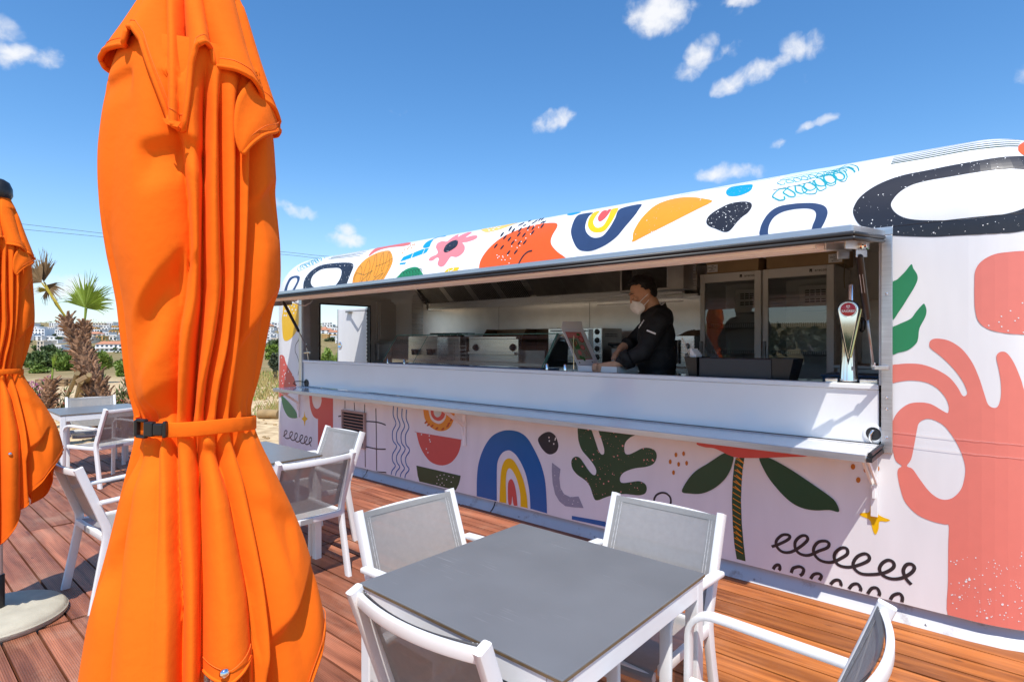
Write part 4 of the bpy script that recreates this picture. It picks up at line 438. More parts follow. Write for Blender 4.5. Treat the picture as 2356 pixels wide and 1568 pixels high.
cr2 = tn('ShaderNodeValToRGB'); e = cr2.color_ramp.elements; e[0].position = .35; e[0].color = (.17, .15, .06, 1); e[1].position = .62; e[1].color = (.30, .22, .11, 1); t.links.new(n1.outputs['Fac'], cr2.inputs[0])
ln = tn('ShaderNodeVectorMath', operation='LENGTH'); t.links.new(geo.outputs['Position'], ln.inputs[0])
ad = tn('ShaderNodeMath', operation='MULTIPLY_ADD'); t.links.new(n1.outputs['Fac'], ad.inputs[0]); ad.inputs[1].default_value = 14; t.links.new(ln.outputs['Value'], ad.inputs[2])
m1 = tn('ShaderNodeMapRange', interpolation_type='SMOOTHSTEP'); t.links.new(ad.outputs[0], m1.inputs['Value']); m1.inputs['From Min'].default_value = 33; m1.inputs['From Max'].default_value = 46
mx = tn('ShaderNodeMix', data_type='RGBA'); t.links.new(m1.outputs[0], mx.inputs['Factor']); t.links.new(cr.outputs[0], mx.inputs[6]); t.links.new(cr2.outputs[0], mx.inputs[7])
t.links.new(mx.outputs[2], b.inputs['Base Color'])
bp = tn('ShaderNodeBump'); bp.inputs['Strength'].default_value = .7; bp.inputs['Distance'].default_value = .08; t.links.new(n2.outputs['Fac'], bp.inputs['Height']); t.links.new(bp.outputs[0], b.inputs['Normal'])
ground = mb.build('ground', 'sand', smooth=True); tag(ground, 'pale sandy ground sloping away to a hillside', kind='structure')

# ================================================================= deck
wm = bpy.data.materials.new('deck_wood'); wm.use_nodes = True; MATS['deck_wood'] = wm; t = wm.node_tree; b = t.nodes['Principled BSDF']; b.inputs['Roughness'].default_value = .46; b.inputs['Specular IOR Level'].default_value = .35
tcn = tn('ShaderNodeTexCoord'); oi = tn('ShaderNodeObjectInfo'); geo = tn('ShaderNodeNewGeometry')
comb = tn('ShaderNodeVectorMath', operation='ADD'); t.links.new(geo.outputs['Position'], comb.inputs[0])
rs = tn('ShaderNodeMath', operation='MULTIPLY'); rs.inputs[1].default_value = 37.0; t.links.new(oi.outputs['Random'], rs.inputs[0]); t.links.new(rs.outputs[0], comb.inputs[1])
mp = tn('ShaderNodeMapping'); mp.inputs['Scale'].default_value = (1.6, 22, 22); t.links.new(comb.outputs[0], mp.inputs[0])
g1 = tn('ShaderNodeTexNoise'); g1.inputs['Scale'].default_value = 1.0; g1.inputs['Detail'].default_value = 7; g1.inputs['Distortion'].default_value = .6; t.links.new(mp.outputs[0], g1.inputs['Vector'])
cr = tn('ShaderNodeValToRGB'); e = cr.color_ramp.elements; e[0].position = .30; e[0].color = (.15, .048, .024, 1); e[1].position = .72; e[1].color = (.43, .155, .080, 1); t.links.new(g1.outputs['Fac'], cr.inputs[0])
# the boards nearer the hatch were oiled and are more orange; those by the tables further left are weathered
sx = tn('ShaderNodeSeparateXYZ'); t.links.new(geo.outputs['Position'], sx.inputs[0])
ox = tn('ShaderNodeMapRange', interpolation_type='SMOOTHSTEP'); t.links.new(sx.outputs['X'], ox.inputs['Value']); ox.inputs['From Min'].default_value = -2.2; ox.inputs['From Max'].default_value = -.6
cr3 = tn('ShaderNodeValToRGB'); e = cr3.color_ramp.elements; e[0].position = .30; e[0].color = (.18, .05, .012, 1); e[1].position = .72; e[1].color = (.55, .185, .044, 1); t.links.new(g1.outputs['Fac'], cr3.inputs[0])
mxo = tn('ShaderNodeMix', data_type='RGBA'); t.links.new(ox.outputs[0], mxo.inputs['Factor']); t.links.new(cr.outputs[0], mxo.inputs[6]); t.links.new(cr3.outputs[0], mxo.inputs[7])
hs = tn('ShaderNodeHueSaturation'); t.links.new(mxo.outputs[2], hs.inputs['Color'])
r2 = tn('ShaderNodeMapRange'); r2.inputs['To Min'].default_value = .80; r2.inputs['To Max'].default_value = 1.36; t.links.new(oi.outputs['Random'], r2.inputs['Value']); t.links.new(r2.outputs[0], hs.inputs['Value'])
# dusty, scuffed patches
dn = tn('ShaderNodeTexNoise'); dn.inputs['Scale'].default_value = 2.3; dn.inputs['Detail'].default_value = 9; dn.inputs['Roughness'].default_value = .7; t.links.new(geo.outputs['Position'], dn.inputs['Vector'])
dm = tn('ShaderNodeMapRange'); dm.inputs['From Min'].default_value = .50; dm.inputs['From Max'].default_value = .78; dm.inputs['To Max'].default_value = .5; t.links.new(dn.outputs['Fac'], dm.inputs['Value'])
dx = tn('ShaderNodeMath', operation='MULTIPLY_ADD'); t.links.new(ox.outputs[0], dx.inputs[0]); dx.inputs[1].default_value = -.75; dx.inputs[2].default_value = 1.0
dmm = tn('ShaderNodeMath', operation='MULTIPLY'); t.links.new(dm.outputs[0], dmm.inputs[0]); t.links.new(dx.outputs[0], dmm.inputs[1])
mxd = tn('ShaderNodeMix', data_type='RGBA'); t.links.new(dmm.outputs[0], mxd.inputs['Factor']); t.links.new(hs.outputs[0], mxd.inputs[6]); mxd.inputs[7].default_value = (.52, .34, .235, 1)
# knots
kv = tn('ShaderNodeMapping'); kv.inputs['Scale'].default_value = (2.6, 7, 7); t.links.new(comb.outputs[0], kv.inputs[0])
vo = tn('ShaderNodeTexVoronoi'); vo.inputs['Scale'].default_value = 1.0; t.links.new(kv.outputs[0], vo.inputs['Vector'])
km = tn('ShaderNodeMapRange'); km.inputs['From Min'].default_value = .045; km.inputs['From Max'].default_value = .09; km.inputs['To Min'].default_value = .75; km.inputs['To Max'].default_value = 0; t.links.new(vo.outputs['Distance'], km.inputs['Value'])
mxk = tn('ShaderNodeMix', data_type='RGBA'); t.links.new(km.outputs[0], mxk.inputs['Factor']); t.links.new(mxd.outputs[2], mxk.inputs[6]); mxk.inputs[7].default_value = (.05, .02, .01, 1)
t.links.new(mxk.outputs[2], b.inputs['Base Color'])
rr = tn('ShaderNodeMapRange'); rr.inputs['To Min'].default_value = .34; rr.inputs['To Max'].default_value = .62; t.links.new(dn.outputs['Fac'], rr.inputs['Value']); t.links.new(rr.outputs[0], b.inputs['Roughness'])
# milled ribs on the weathered boards, then grain
wv = tn('ShaderNodeTexWave', wave_type='BANDS', bands_direction='Y'); wv.inputs['Scale'].default_value = 36; wv.inputs['Distortion'].default_value = .15; t.links.new(geo.outputs['Position'], wv.inputs['Vector'])
ws = tn('ShaderNodeMath', operation='MULTIPLY'); t.links.new(wv.outputs['Fac'], ws.inputs[0]); t.links.new(dx.outputs[0], ws.inputs[1])
wa = tn('ShaderNodeMath', operation='MULTIPLY_ADD'); t.links.new(g1.outputs['Fac'], wa.inputs[0]); wa.inputs[1].default_value = .8; t.links.new(ws.outputs[0], wa.inputs[2])
bp = tn('ShaderNodeBump'); bp.inputs['Strength'].default_value = .55; bp.inputs['Distance'].default_value = .004; t.links.new(wa.outputs[0], bp.inputs['Height']); t.links.new(bp.outputs[0], b.inputs['Normal'])

deck = empty('deck', (0, 0, 0), label='reddish brown timber terrace in front of the food trailer', kind='structure')
PW, PL, NROW = .1385, 2.0, 34
rnd = random.Random(5); board_me = []
def board_mesh(L):
    q = MB(); w, h = PW - .011, .030; r = .004
    prof = [(-w / 2, -h), (w / 2, -h), (w / 2, -r), (w / 2 - r, 0), (.0032, 0), (.0016, -.0028), (-.0016, -.0028), (-.0032, 0), (-w / 2 + r, 0), (-w / 2, -r)]
    q.sweep([(0, 0, 0), (L, 0, 0)], [(-a, b_) for a, b_ in prof], (0, 1, 0))
    return q
ref = board_mesh(PL - .004).build('deck_board', 'deck_wood', deck)
first = True
for j in range(NROW):
    y = -1.06 + PW * (j + .5)
    for i in range(6):
        x0 = -9.74 + 2.0 * i + (0 if j % 2 else .0) + rnd.uniform(-.02, .02)
        o = ref if first else ref.copy()
        if not first: col.objects.link(o); o.parent = deck
        first = False
        o.location = (x0, y, rnd.uniform(-.0015, .0015)); o.rotation_euler = (rnd.uniform(-.004, .004), 0, rnd.uniform(-.0006, .0006))
mb = MB(); mb.box(-9.72, 2.3, -1.04, 3.60, -.075, -.032)
mb.box(-9.77, -9.74, -1.06, 3.64, -.23, -.004); mb.box(-9.7, 2.3, 3.62, 3.645, -.23, -.034)
for i in range(10): mb.box(-9.7 + i * 1.25, -9.62 + i * 1.25, -1.0, 3.6, -.24, -.0755)
mb.build('deck_joists', mat('joist', (.05, .025, .015), .9, var=.2), deck)

# ================================================================= food trailer
F, RB, Z0, X0, X1, YB, ZB = 3.61, .544, 2.0625, -7.06, -.17, 5.96, .125
CYF, CYB = F + RB, YB - RB
OX0, OX1, OZ0, OZ1 = -6.585, -.535, .945, 2.03       # serving hatch
DY0, DY1, DZ1 = 4.425, 5.26, 2.03                    # door in the far end
FL = .36
trailer = empty('food_trailer', ((X0 + X1) / 2, (F + YB) / 2, 0), label='long white rounded food trailer covered with colourful painted shapes', cat='food trailer')
TI = Matrix.Translation(-trailer.location)
def tb(mbx, name, mats, parent=None, **k):           # a part of the trailer, given in world coordinates
    mbx.v = [tuple(TI @ Vector(p)) for p in mbx.v] if (parent is None or parent.get('_t')) else mbx.v
    o = mbx.build(name, mats, parent or trailer, **k); o['_t'] = 1; return o
def surf(p, s, off=0.0):
    ph = 0; cx = p
    if p > X1: ph = (p - X1) / RB; cx = X1
    elif p < X0: ph = (p - X0) / RB; cx = X0
    th = (s - Z0) / RB if s > Z0 else 0
    n = Vector((math.cos(th) * math.sin(ph), -math.cos(th) * math.cos(ph), math.sin(th)))
    return Vector((cx, CYF, min(s, Z0))) + n * (RB + off)
ring = []                                            # closed plan outline: (core x, core y, nx, ny, tag, coordinate)
def seg_pts(a, b, n): return [a + (b - a) * i / n for i in range(n)]
fx = sorted(set([X0, OX0, OX1, X1] + [X0 + (X1 - X0) * i / 24 for i in range(25)]))
for x in fx[:-1]: ring.append((x, CYF, 0, -1, 'F', x))
for k in range(14): a = math.pi / 2 * k / 14; ring.append((X1, CYF, math.sin(a), -math.cos(a), 'C', 0))
for y in seg_pts(CYF, CYB, 4): ring.append((X1, y, 1, 0, 'R', y))
for k in range(14): a = math.pi / 2 * k / 14; ring.append((X1, CYB, math.cos(a), math.sin(a), 'C', 0))
for x in seg_pts(X1, X0, 12): ring.append((x, CYB, 0, 1, 'B', x))
for k in range(14): a = math.pi / 2 * k / 14; ring.append((X0, CYB, -math.sin(a), math.cos(a), 'C', 0))
for y in (CYB, DY1, 4.84, DY0): ring.append((X0, y, -1, 0, 'L', y))
for k in range(14): a = math.pi / 2 * k / 14; ring.append((X0, CYF, -math.cos(a), -math.sin(a), 'C', 0))
srow = [ZB, .36, .6, OZ0, 1.3, 1.7, OZ1, Z0] + [Z0 + RB * math.pi / 2 * k / 28 for k in range(1, 29)]
mb = MB(); nr = len(ring)
for s in srow:
    th = max(0, (s - Z0) / RB)
    for (cx, cy, nx, ny, tg, cc) in ring: mb.v.append((cx + nx * RB * math.cos(th), cy + ny * RB * math.cos(th), min(s, Z0) + RB * math.sin(th)))
for i in range(len(srow) - 1):
    zc = (srow[i] + srow[i + 1]) / 2
    for j in range(nr):
        A, B_ = ring[j], ring[(j + 1) % nr]
        if A[4] == 'F' and OX0 - .01 < A[5] < OX1 - .01 and OZ0 < zc < OZ1: continue
        if A[4] == 'L' and DY0 + .01 < A[5] < DY1 + .01 and .3 < zc < DZ1: continue
        mb.face((i * nr + j, i * nr + (j + 1) % nr, (i + 1) * nr + (j + 1) % nr, (i + 1) * nr + j))
mb.face([(len(srow) - 1) * nr + j for j in range(nr)])
body = tb(mb, 'body_shell', 'trailer_white', smooth=True, auto=30)

# ---- painted shapes, each laid on the skin as vinyl
def poly_mesh(outer, holes, off, mi, mbx):
    """triangulate in (p,s) and drape on the skin"""
    bm = bmesh.new(); loops = [outer] + holes
    tri = tessellate_polygon([[Vector((q[0], q[1], 0)) for q in l] for l in loops]); flat = [q for l in loops for q in l]
    vs = [bm.verts.new((q[0], q[1], 0)) for q in flat]
    for a, b_, c in tri:
        try: bm.faces.new((vs[a], vs[b_], vs[c]))
        except ValueError: pass
    ss = [q[1] for q in flat]; pp = [q[0] for q in flat]
    k = 0
    while Z0 + k * .05 < max(ss):
        h = Z0 + k * .05; k += 1
        if h > min(ss): bmesh.ops.bisect_plane(bm, geom=bm.verts[:] + bm.edges[:] + bm.faces[:], plane_co=(0, h, 0), plane_no=(0, 1, 0))
    for e0, sg in ((X1, 1), (X0, -1)):
        k = 0
        while k < 20:
            h = e0 + sg * k * .05; k += 1
            if min(pp) < h < max(pp) and (max(pp) > X1 or min(pp) < X0): bmesh.ops.bisect_plane(bm, geom=bm.verts[:] + bm.edges[:] + bm.faces[:], plane_co=(h, 0, 0), plane_no=(1, 0, 0))
    bm.verts.index_update(); bm.normal_update()
    o = len(mbx.v); mbx.v += [tuple(surf(v.co.x, v.co.y, off)) for v in bm.verts]
    for f in bm.faces:
        ids = [o + v.index for v in f.verts]
        if f.normal.z < 0: ids.reverse()
        mbx.f.append(tuple(ids)); mbx.m.append(mi)
    bm.free()
def inside(pt, poly):
    c = False; x, y = pt
    for i in range(len(poly)):
        x1, y1 = poly[i][0], poly[i][1]; x2, y2 = poly[i - 1][0], poly[i - 1][1]
        if (y1 > y) != (y2 > y) and x < (x2 - x1) * (y - y1) / (y2 - y1) + x1: c = not c
    return c
SMAX = Z0 + RB * 1.5
def clampS(l): return [Vector((q[0], min(max(q[1], ZB + .002), SMAX))) for q in l]
def ell(cx, cy, ax, ay, bx, by, n=9): return [Vector((cx + ax * math.cos(k * 2 * math.pi / n) + bx * math.sin(k * 2 * math.pi / n), cy + ay * math.cos(k * 2 * math.pi / n) + by * math.sin(k * 2 * math.pi / n))) for k in range(n)]
SPLIT_MOTIFS = {'painted_black_grid': 'painted_bar', 'painted_black_coil': 'painted_coil', 'painted_cyan_blocks': 'painted_block', 'painted_blue_wave': 'painted_wave', 'painted_green_stripes': 'painted_stripe', 'painted_blue_waves': 'painted_wave', 'painted_dark_lines': 'painted_line', 'painted_brown_dots': 'painted_dots', 'painted_teal_scribble': 'painted_scribble'}
for mi_, (name, pcs) in enumerate(ART):
    mbx = MB(); cols = []; rr_ = random.Random(mi_)
    split_up = name in SPLIT_MOTIFS
    def ci(c):
        if c not in cols: cols.append(c)
        return cols.index(c)
    for li, pc in enumerate(pcs):
        kind, c, lay = pc[0], pc[1], pc[2]; off = .0016 + .0010 * lay + .00012 * li
        if kind in 'SP':
            outer = clampS(catmull(pc[3], True, 4) if kind == 'S' else [Vector(q) for q in pc[3]]); holes = [clampS(catmull(h, True, 4)) for h in pc[4]]
            poly_mesh(outer, holes, off, ci(c), mbx)
            if pc[5]:
                xs = [q.x for q in outer]; ys = [q.y for q in outer]; cnt = 0; tries = 0
                while cnt < pc[5][1] and tries < 4000:
                    tries += 1; q = (rr_.uniform(min(xs), max(xs)), rr_.uniform(min(ys), max(ys)))
                    if not inside(q, outer) or any(inside(q, h) for h in holes): continue
                    rad = pc[5][2] * (.35 + 1.1 * rr_.random() ** 3); a = rr_.uniform(0, 3); k = rr_.uniform(.6, 1)
                    poly_mesh(clampS(ell(q[0], q[1], rad * math.cos(a), rad * math.sin(a), -rad * k * math.sin(a), rad * k * math.cos(a), 7)), [], off + .0011 + .000003 * cnt, ci(pc[5][0]), mbx); cnt += 1
        elif kind == 'L':
            pts = catmull(pc[3], False, 4); w = pc[4] / 2; o = len(mbx.v)
            for i, q in enumerate(pts):
                d = pts[min(i + 1, len(pts) - 1)] - pts[max(i - 1, 0)]; d = d.normalized() if d.length > 1e-9 else Vector((1, 0)); nn_ = Vector((-d.y, d.x))
                for sg in (1, -1):
                    e_ = q + nn_ * w * sg; e_ = clampS([e_])[0]; mbx.v.append(tuple(surf(e_.x, e_.y, off + i * 2e-6)))
            for i in range(len(pts) - 1): mbx.face((o + 2 * i, o + 2 * i + 1, o + 2 * i + 3, o + 2 * i + 2), ci(c))
        else:
            for j, q in enumerate(pc[3]): poly_mesh(clampS(ell(*q)), [], off + .000004 * j, ci(c), mbx)
        if split_up:
            if kind == 'D' and len(pc[3]) > 12: continue
            tb(mbx, SPLIT_MOTIFS[name], ['paint_' + c for c in cols]); mbx = MB(); cols = []
    if mbx.v: tb(mbx, name, ['paint_' + c for c in cols])
# seams of the skin panels on the right
for s_ in (1.02, .955):
    q = MB(); pts = [surf(-.48 + .085 * i, s_ - .002 * i, .0052) for i in range(11)]
    q.sweep(pts, rect(.0004, .0011), (0, 0, 1)); tb(q, 'skin_seam', mat('seam_%d' % (s_ * 1000), (.78, .74, .73), .4))
q = MB(); q.tube([surf(-.48 + .085 * i, 2.105, .001) for i in range(12)], .0022, 6); tb(q, 'skin_seam', 'paint_black')

# ---- frame of the hatch
def part(name, m, boxes, parent=None, bevel=.003, **k):
    q = MB()
    for bx in boxes: q.box(*bx)
    return tb(q, name, m, parent, bevel=bevel, **k)
fr = part('hatch_frame', 'alu', [(OX1 + .001, OX1 + .052, F - .014, F + .05, .905, OZ1 + .03), (OX0 - .068, OX0 - .001, F - .012, F + .05, .95, OZ1 + .03), (OX0 - .069, OX1 + .053, F - .010, F + .05, OZ1 + .031, OZ1 + .075)])
q = MB(); 
for z in (.99, 1.14, 1.20, 1.75): q.lathe([(.006, 0), (.006, .003), (.003, .005)], n=8, M=Matrix.Translation((OX1 + .026, F - .014, z)) @ Matrix.Rotation(R_(90), 4, 'X'))
tb(q, 'rivet', 'chrome')
part('hatch_reveal', 'alu_dull', [(OX1 - .012, OX1 + .0, F + .001, F + .10, 1.262, OZ1), (OX0, OX0 + .012, F + .001, F + .10, 1.262, OZ1)])
part('counter_panel', 'panel_white', [(OX0 + .004, OX1 - .012, F + .008, F + .03, .948, 1.236)], bevel=.002)
sill = part('counter_sill', 'white_paint', [(OX0 + .004, OX1 - .012, F - .006, F + .055, 1.2375, 1.266)], bevel=.005)
# worktop behind the sill and inner front lining
part('worktop', 'worktop', [(-4.9, -.56, F + .0565, 4.02, 1.215, 1.258)], bevel=.002)
part('worktop_front', 'steel_dark', [(-4.9, -.56, 3.99, 4.01, .37, 1.213)])

# ---- shelf folded down in front
shelf = part('serving_shelf', 'panel_white', [(OX0 - .03, OX1 - .01, F - .338, F - .012, .918, .938)], bevel=.001)
q = MB(); q.box(OX0 - .045, OX1 - .016, F - .352, F - .339, .902, .9395); q.box(OX0 - .046, OX0 - .031, F - .338, F - .012, .902, .9395); tb(q, 'edge_trim', 'alu', shelf, bevel=.002)
q = MB(); q.tube([(OX1 + .004, F - .345, .944), (OX1 + .004, F - .02, .944)], .011, 10); q.box(OX1 - .012, OX1 + .014, F - .350, F - .012, .906, .926); tb(q, 'rubber_seal', 'rubber', shelf)
q = MB(); q.tube([(OX0 - .02, F - .010, .941), (OX1 - .02, F - .010, .941)], .0055, 6); tb(q, 'piano_hinge', 'alu_dull', shelf)
for bx in (-6.66, -3.72, OX1 - .03):
    q = MB(); q.box(bx - .016, bx + .016, F - .022, F - .003, .56, .90); q.beam((bx - .012, F - .26, .90), (bx - .012, F - .02, .74), .010, .022); q.beam((bx + .012, F - .26, .90), (bx + .012, F - .02, .74), .010, .022)
    q.beam((bx, F - .03, .73), (bx, F - .03, .66), .02, .014)
    tb(q, 'shelf_bracket', 'white_paint' if bx > -1 else 'pinkish_pvc', bevel=.0015)

# ---- raised awning flap
AY0, AZ0 = F - .012, OZ1 + .045; AY1, AZ1 = 2.80, 1.985
AX0, AX1 = OX0 - .06, OX1 + .01
def aw(x, tq, dz): return (x, AY0 + (AY1 - AY0) * tq, AZ0 + (AZ1 - AZ0) * tq + dz)
def awbox(q, x0, x1, t0, t1, d0, d1, mi=0):
    vs = [aw(x, tq, d) for d in (d0, d1) for tq in (t1, t0) for x in (x0, x1)]
    q.add(vs, [(0, 2, 3, 1), (4, 5, 7, 6), (0, 1, 5, 4), (2, 6, 7, 3), (0, 4, 6, 2), (1, 3, 7, 5)], mi)
q = MB(); awbox(q, AX0, AX1, 0, .985, -.045, 0); flap = tb(q, 'awning_flap', 'trailer_white')
q = MB(); awbox(q, AX0 - .004, AX1 + .004, .9855, 1.0, -.016, .012); awbox(q, AX1 + .0005, AX1 + .006, 0, .985, -.016, .012); awbox(q, AX0, AX1 + .0, .96, .985, .0005, .006); tb(q, 'flap_trim', 'alu', flap, bevel=.002)
q = MB(); q.tube([aw(AX0, 1.004, -.026), aw(AX1 + .008, 1.004, -.026)], .011, 8); q.tube([aw(AX0, 1.004, -.046), aw(AX1 + .008, 1.004, -.046)], .010, 8); q.tube([aw(AX1 + .008, 1.0, -.026), aw(AX1 + .008, .06, -.026)], .011, 8); q.tube([aw(AX1 + .008, 1.0, -.046), aw(AX1 + .008, .06, -.046)], .010, 8); tb(q, 'rubber_seal', 'rubber', flap, smooth=True)
q = MB(); awbox(q, AX0 + .02, AX1 - .17, .03, .97, -.056, -.0455)
for tq, d in ((.18, .02), (.36, .014), (.58, .02), (.80, .016)): awbox(q, AX0 + .02, AX1 - .17, tq, tq + .05, -.056 - d, -.0565)
tb(q, 'flap_lining', 'pinkish_pvc', flap, bevel=.002)
for x in (AX1 - .05, AX1 - .13, AX0 + .06, AX0 + .13):
    q = MB(); awbox(q, x - .0035, x + .0035, .12, .82, -.085, -.046); awbox(q, x - .0037, x + .0037, .20, .52, -.125, -.0855); tb(q, 'arm_plate', 'alu', flap, bevel=.006, seg=2)
q = MB(); q.lathe([(.018, 0), (.018, .012), (.008, .02), (.008, .03)], n=12, M=Matrix.Translation(aw(AX1 - .046, .45, -.07)) @ Matrix.Rotation(R_(90), 4, 'Y')); q.tube([aw(AX1 - .02, .45, -.07), aw(AX1 - .02, .40, -.085)], .005, 6); tb(q, 'latch', 'chrome', flap)
def strut(a, b_):
    a = Vector(a); b_ = Vector(b_); m_ = a + (b_ - a) * .56
    q = MB(); q.tube([a, a + (m_ - a) * .02, m_ - (m_ - a) * .02, m_], [.010, .0165, .0165, .011], 12); o = tb(q, 'gas_strut', mat('strut_%d' % (a.x * 100), (.035, .028, .024), .35, .4), smooth=True, auto=40)
    q = MB(); q.tube([m_, b_], .0065, 8); tb(q, 'strut_rod', 'steel_dark', o, smooth=True)
    q = MB(); q.tube([b_ + Vector((0, 0, -.004)), b_ + Vector((0, 0, .018))], .011, 8); q.beam(b_ + Vector((0, 0, -.008)), b_ + Vector((.055 if b_.x > -2 else -.10, .06, -.008)), .022, .020); tb(q, 'strut_bracket', 'alu', o, bevel=.002)
    q = MB(); d = (m_ - a).normalized(); c0 = a + (m_ - a) * .30; q.beam(c0 + Vector((.0, -.0168, 0)), c0 + d * .10 + Vector((.0, -.0168, 0)), .014, .001, up=(0, 1, 0)); tb(q, 'strut_label', 'card_white', o)
strut(at(1977, 586, Y=3.22), at(2009, 842, Y=3.52)); strut(at(652, 694, Y=3.06), at(712, 810, Y=3.64))
q = MB(); q.tube([at(676, 694, Y=3.5), at(690, 702, Y=3.5), at(702, 703, Y=3.55), at(714, 697, Y=3.6), at(722, 688, Y=3.66)], .007, 6); tb(q, 'flexible_cable', 'pinkish_pvc', smooth=True)
# toggle latches on the left post
q = MB(); q.beam(at(705, 790, Y=3.62), at(710, 828, Y=3.62), .012, .012); q.beam(at(700, 812, Y=3.60), at(713, 810, Y=3.60), .016, .016); tb(q, 'catch', 'chrome', bevel=.002)

# ---- sockets
def socket(c, m, hook):
    q = MB(); Mx = Matrix.Translation(c) @ Matrix.Rotation(R_(90), 4, 'X')
    q.lathe([(.050, 0), (.050, .006), (.044, .009), (.036, .009), (.036, .002)], n=28, M=Mx); o = tb(q, 'socket_ring', 'white_paint' if hook else 'black_plastic', smooth=True, auto=40)
    q = MB(); q.lathe([(.0355, .0025), (.0355, .005), (.001, .0055)], n=24, M=Mx); tb(q, 'socket_face', 'rubber', o)
    if hook:
        q = MB(); q.tube([c + Vector((.006, -.012, .020)), c + Vector((-.004, -.022, .016)), c + Vector((-.012, -.024, -.006)), c + Vector((-.014, -.02, -.03)), c + Vector((-.004, -.016, -.046))], .0065, 8); tb(q, 'hook', 'chrome', o, smooth=True)
    else:
        q = MB(); q.tube([c + Vector((0, -.012, .01)), c + Vector((-.05, -.06, .025)), c + Vector((-.12, -.09, .02)), c + Vector((-.17, -.08, -.01)), c + Vector((-.15, -.05, -.03))], .0055, 8); tb(q, 'cable', 'rubber', o, smooth=True)
cc = at(2010, 1011, Y=F + .008); socket(Vector((cc.x, F + .008, 1.0)), None, True); cc = at(707, 887, Y=F + .008); socket(Vector((-6.50, F + .008, .985)), None, False)

# ---- vent grille
a = at(790, 941, Y=F); b_ = at(843, 1036, Y=F); gx0, gx1, gz0, gz1 = a.x, b_.x, b_.z + .02, a.z
g = part('vent_grille', 'grille', [(gx0, gx0 + .02, F - .03, F - .003, gz0, gz1), (gx1 - .02, gx1, F - .03, F - .003, gz0, gz1), (gx0 + .0205, gx1 - .0205, F - .029, F - .003, gz1 - .02, gz1 - .001), (gx0 + .0205, gx1 - .0205, F - .029, F - .003, gz0 + .001, gz0 + .02)])
part('grille_back', 'dark_hole', [(gx0 + .0205, gx1 - .0205, F - .006, F - .0035, gz0 + .0205, gz1 - .0205)], g, bevel=0)
nl = 11
for i in range(nl):
    z = gz0 + .03 + (gz1 - gz0 - .05) * i / (nl - 1); q = MB(); q.beam((gx0 + .021, F - .017, z), (gx1 - .021, F - .017, z), .026, .004, up=(0, .75, 1)); tb(q, 'louvre', 'grille', g)

# ---- skirt: sheet metal curving out from under the body to the deck
sk = [(.17, .135), (.165, .10), (.15, .07), (.125, .045), (.09, .02), (.045, .002)]   # inward offset, height
def skirt_pt(p, k):
    off, z = sk[k]; off = off - .125
    ph = max(0, (p - X1)) / RB; nx, ny = math.sin(ph), -math.cos(ph)
    c = Vector((min(p, X1), CYF, 0)); r = RB - off; return (c.x + nx * r, c.y + ny * r, z)
smd = W['skirt']; tt = smd.node_tree; pb = tt.nodes['Principled BSDF']
ge = tt.nodes.new('ShaderNodeNewGeometry'); nz = tt.nodes.new('ShaderNodeTexNoise'); nz.inputs['Scale'].default_value = 5; nz.inputs['Detail'].default_value = 10; nz.inputs['Roughness'].default_value = .75; tt.links.new(ge.outputs['Position'], nz.inputs['Vector'])
mrr = tt.nodes.new('ShaderNodeMapRange'); mrr.inputs['From Min'].default_value = .54; mrr.inputs['From Max'].default_value = .70; tt.links.new(nz.outputs['Fac'], mrr.inputs['Value'])
mxx = tt.nodes.new('ShaderNodeMix'); mxx.data_type = 'RGBA'; tt.links.new(mrr.outputs[0], mxx.inputs['Factor']); old = pb.inputs['Base Color'].links[0].from_socket; tt.links.new(old, mxx.inputs[6]); mxx.inputs[7].default_value = (.28, .21, .175, 1); tt.links.new(mxx.outputs[2], pb.inputs['Base Color'])
edges = [-7.05, -5.28, -3.39, -1.5, .62]
for i in range(4):
    q = MB(); a, b_ = edges[i] + (.006 if i else 0), edges[i + 1] - .006
    q.grid(lambda u, v: skirt_pt(a + (b_ - a) * u, min(5, int(round(v * 5)))), 16, 5)
    o = tb(q, 'skirt_panel', 'skirt', smooth=True)
    for x in (a + .3, (a + b_) / 2 + .1, b_ - .25):
        if x < X1:
            p = Vector(skirt_pt(x, 3)); q = MB(); q.lathe([(.006, 0), (.005, .003), (.002, .004)], n=8, M=Matrix.Translation(p + Vector((0, -.002, .002))) @ Matrix.Rotation(R_(50), 4, 'X')); tb(q, 'screw', 'steel_dark', o)
q = MB(); q.grid(lambda u, v: skirt_pt(.62 + .4 * u, min(5, int(round(v * 5)))), 6, 5); tb(q, 'skirt_panel', 'skirt', smooth=True)
part('underbody', 'dark_hole', [(X0 - .3, X1 + .3, F + .22, YB - .2, .0, ZB - .002)], bevel=0)
# wheels under the far side keep the body off the ground
for x in (-4.4, -3.4):
    q = MB(); q.lathe([(.14, -.1), (.27, -.1), (.30, -.06), (.30, .06), (.27, .1), (.14, .1)], n=24, M=Matrix.Translation((x, 5.55, .06)) @ Matrix.Rotation(R_(90), 4, 'X')); tb(q, 'wheel', 'rubber', smooth=True, auto=40)

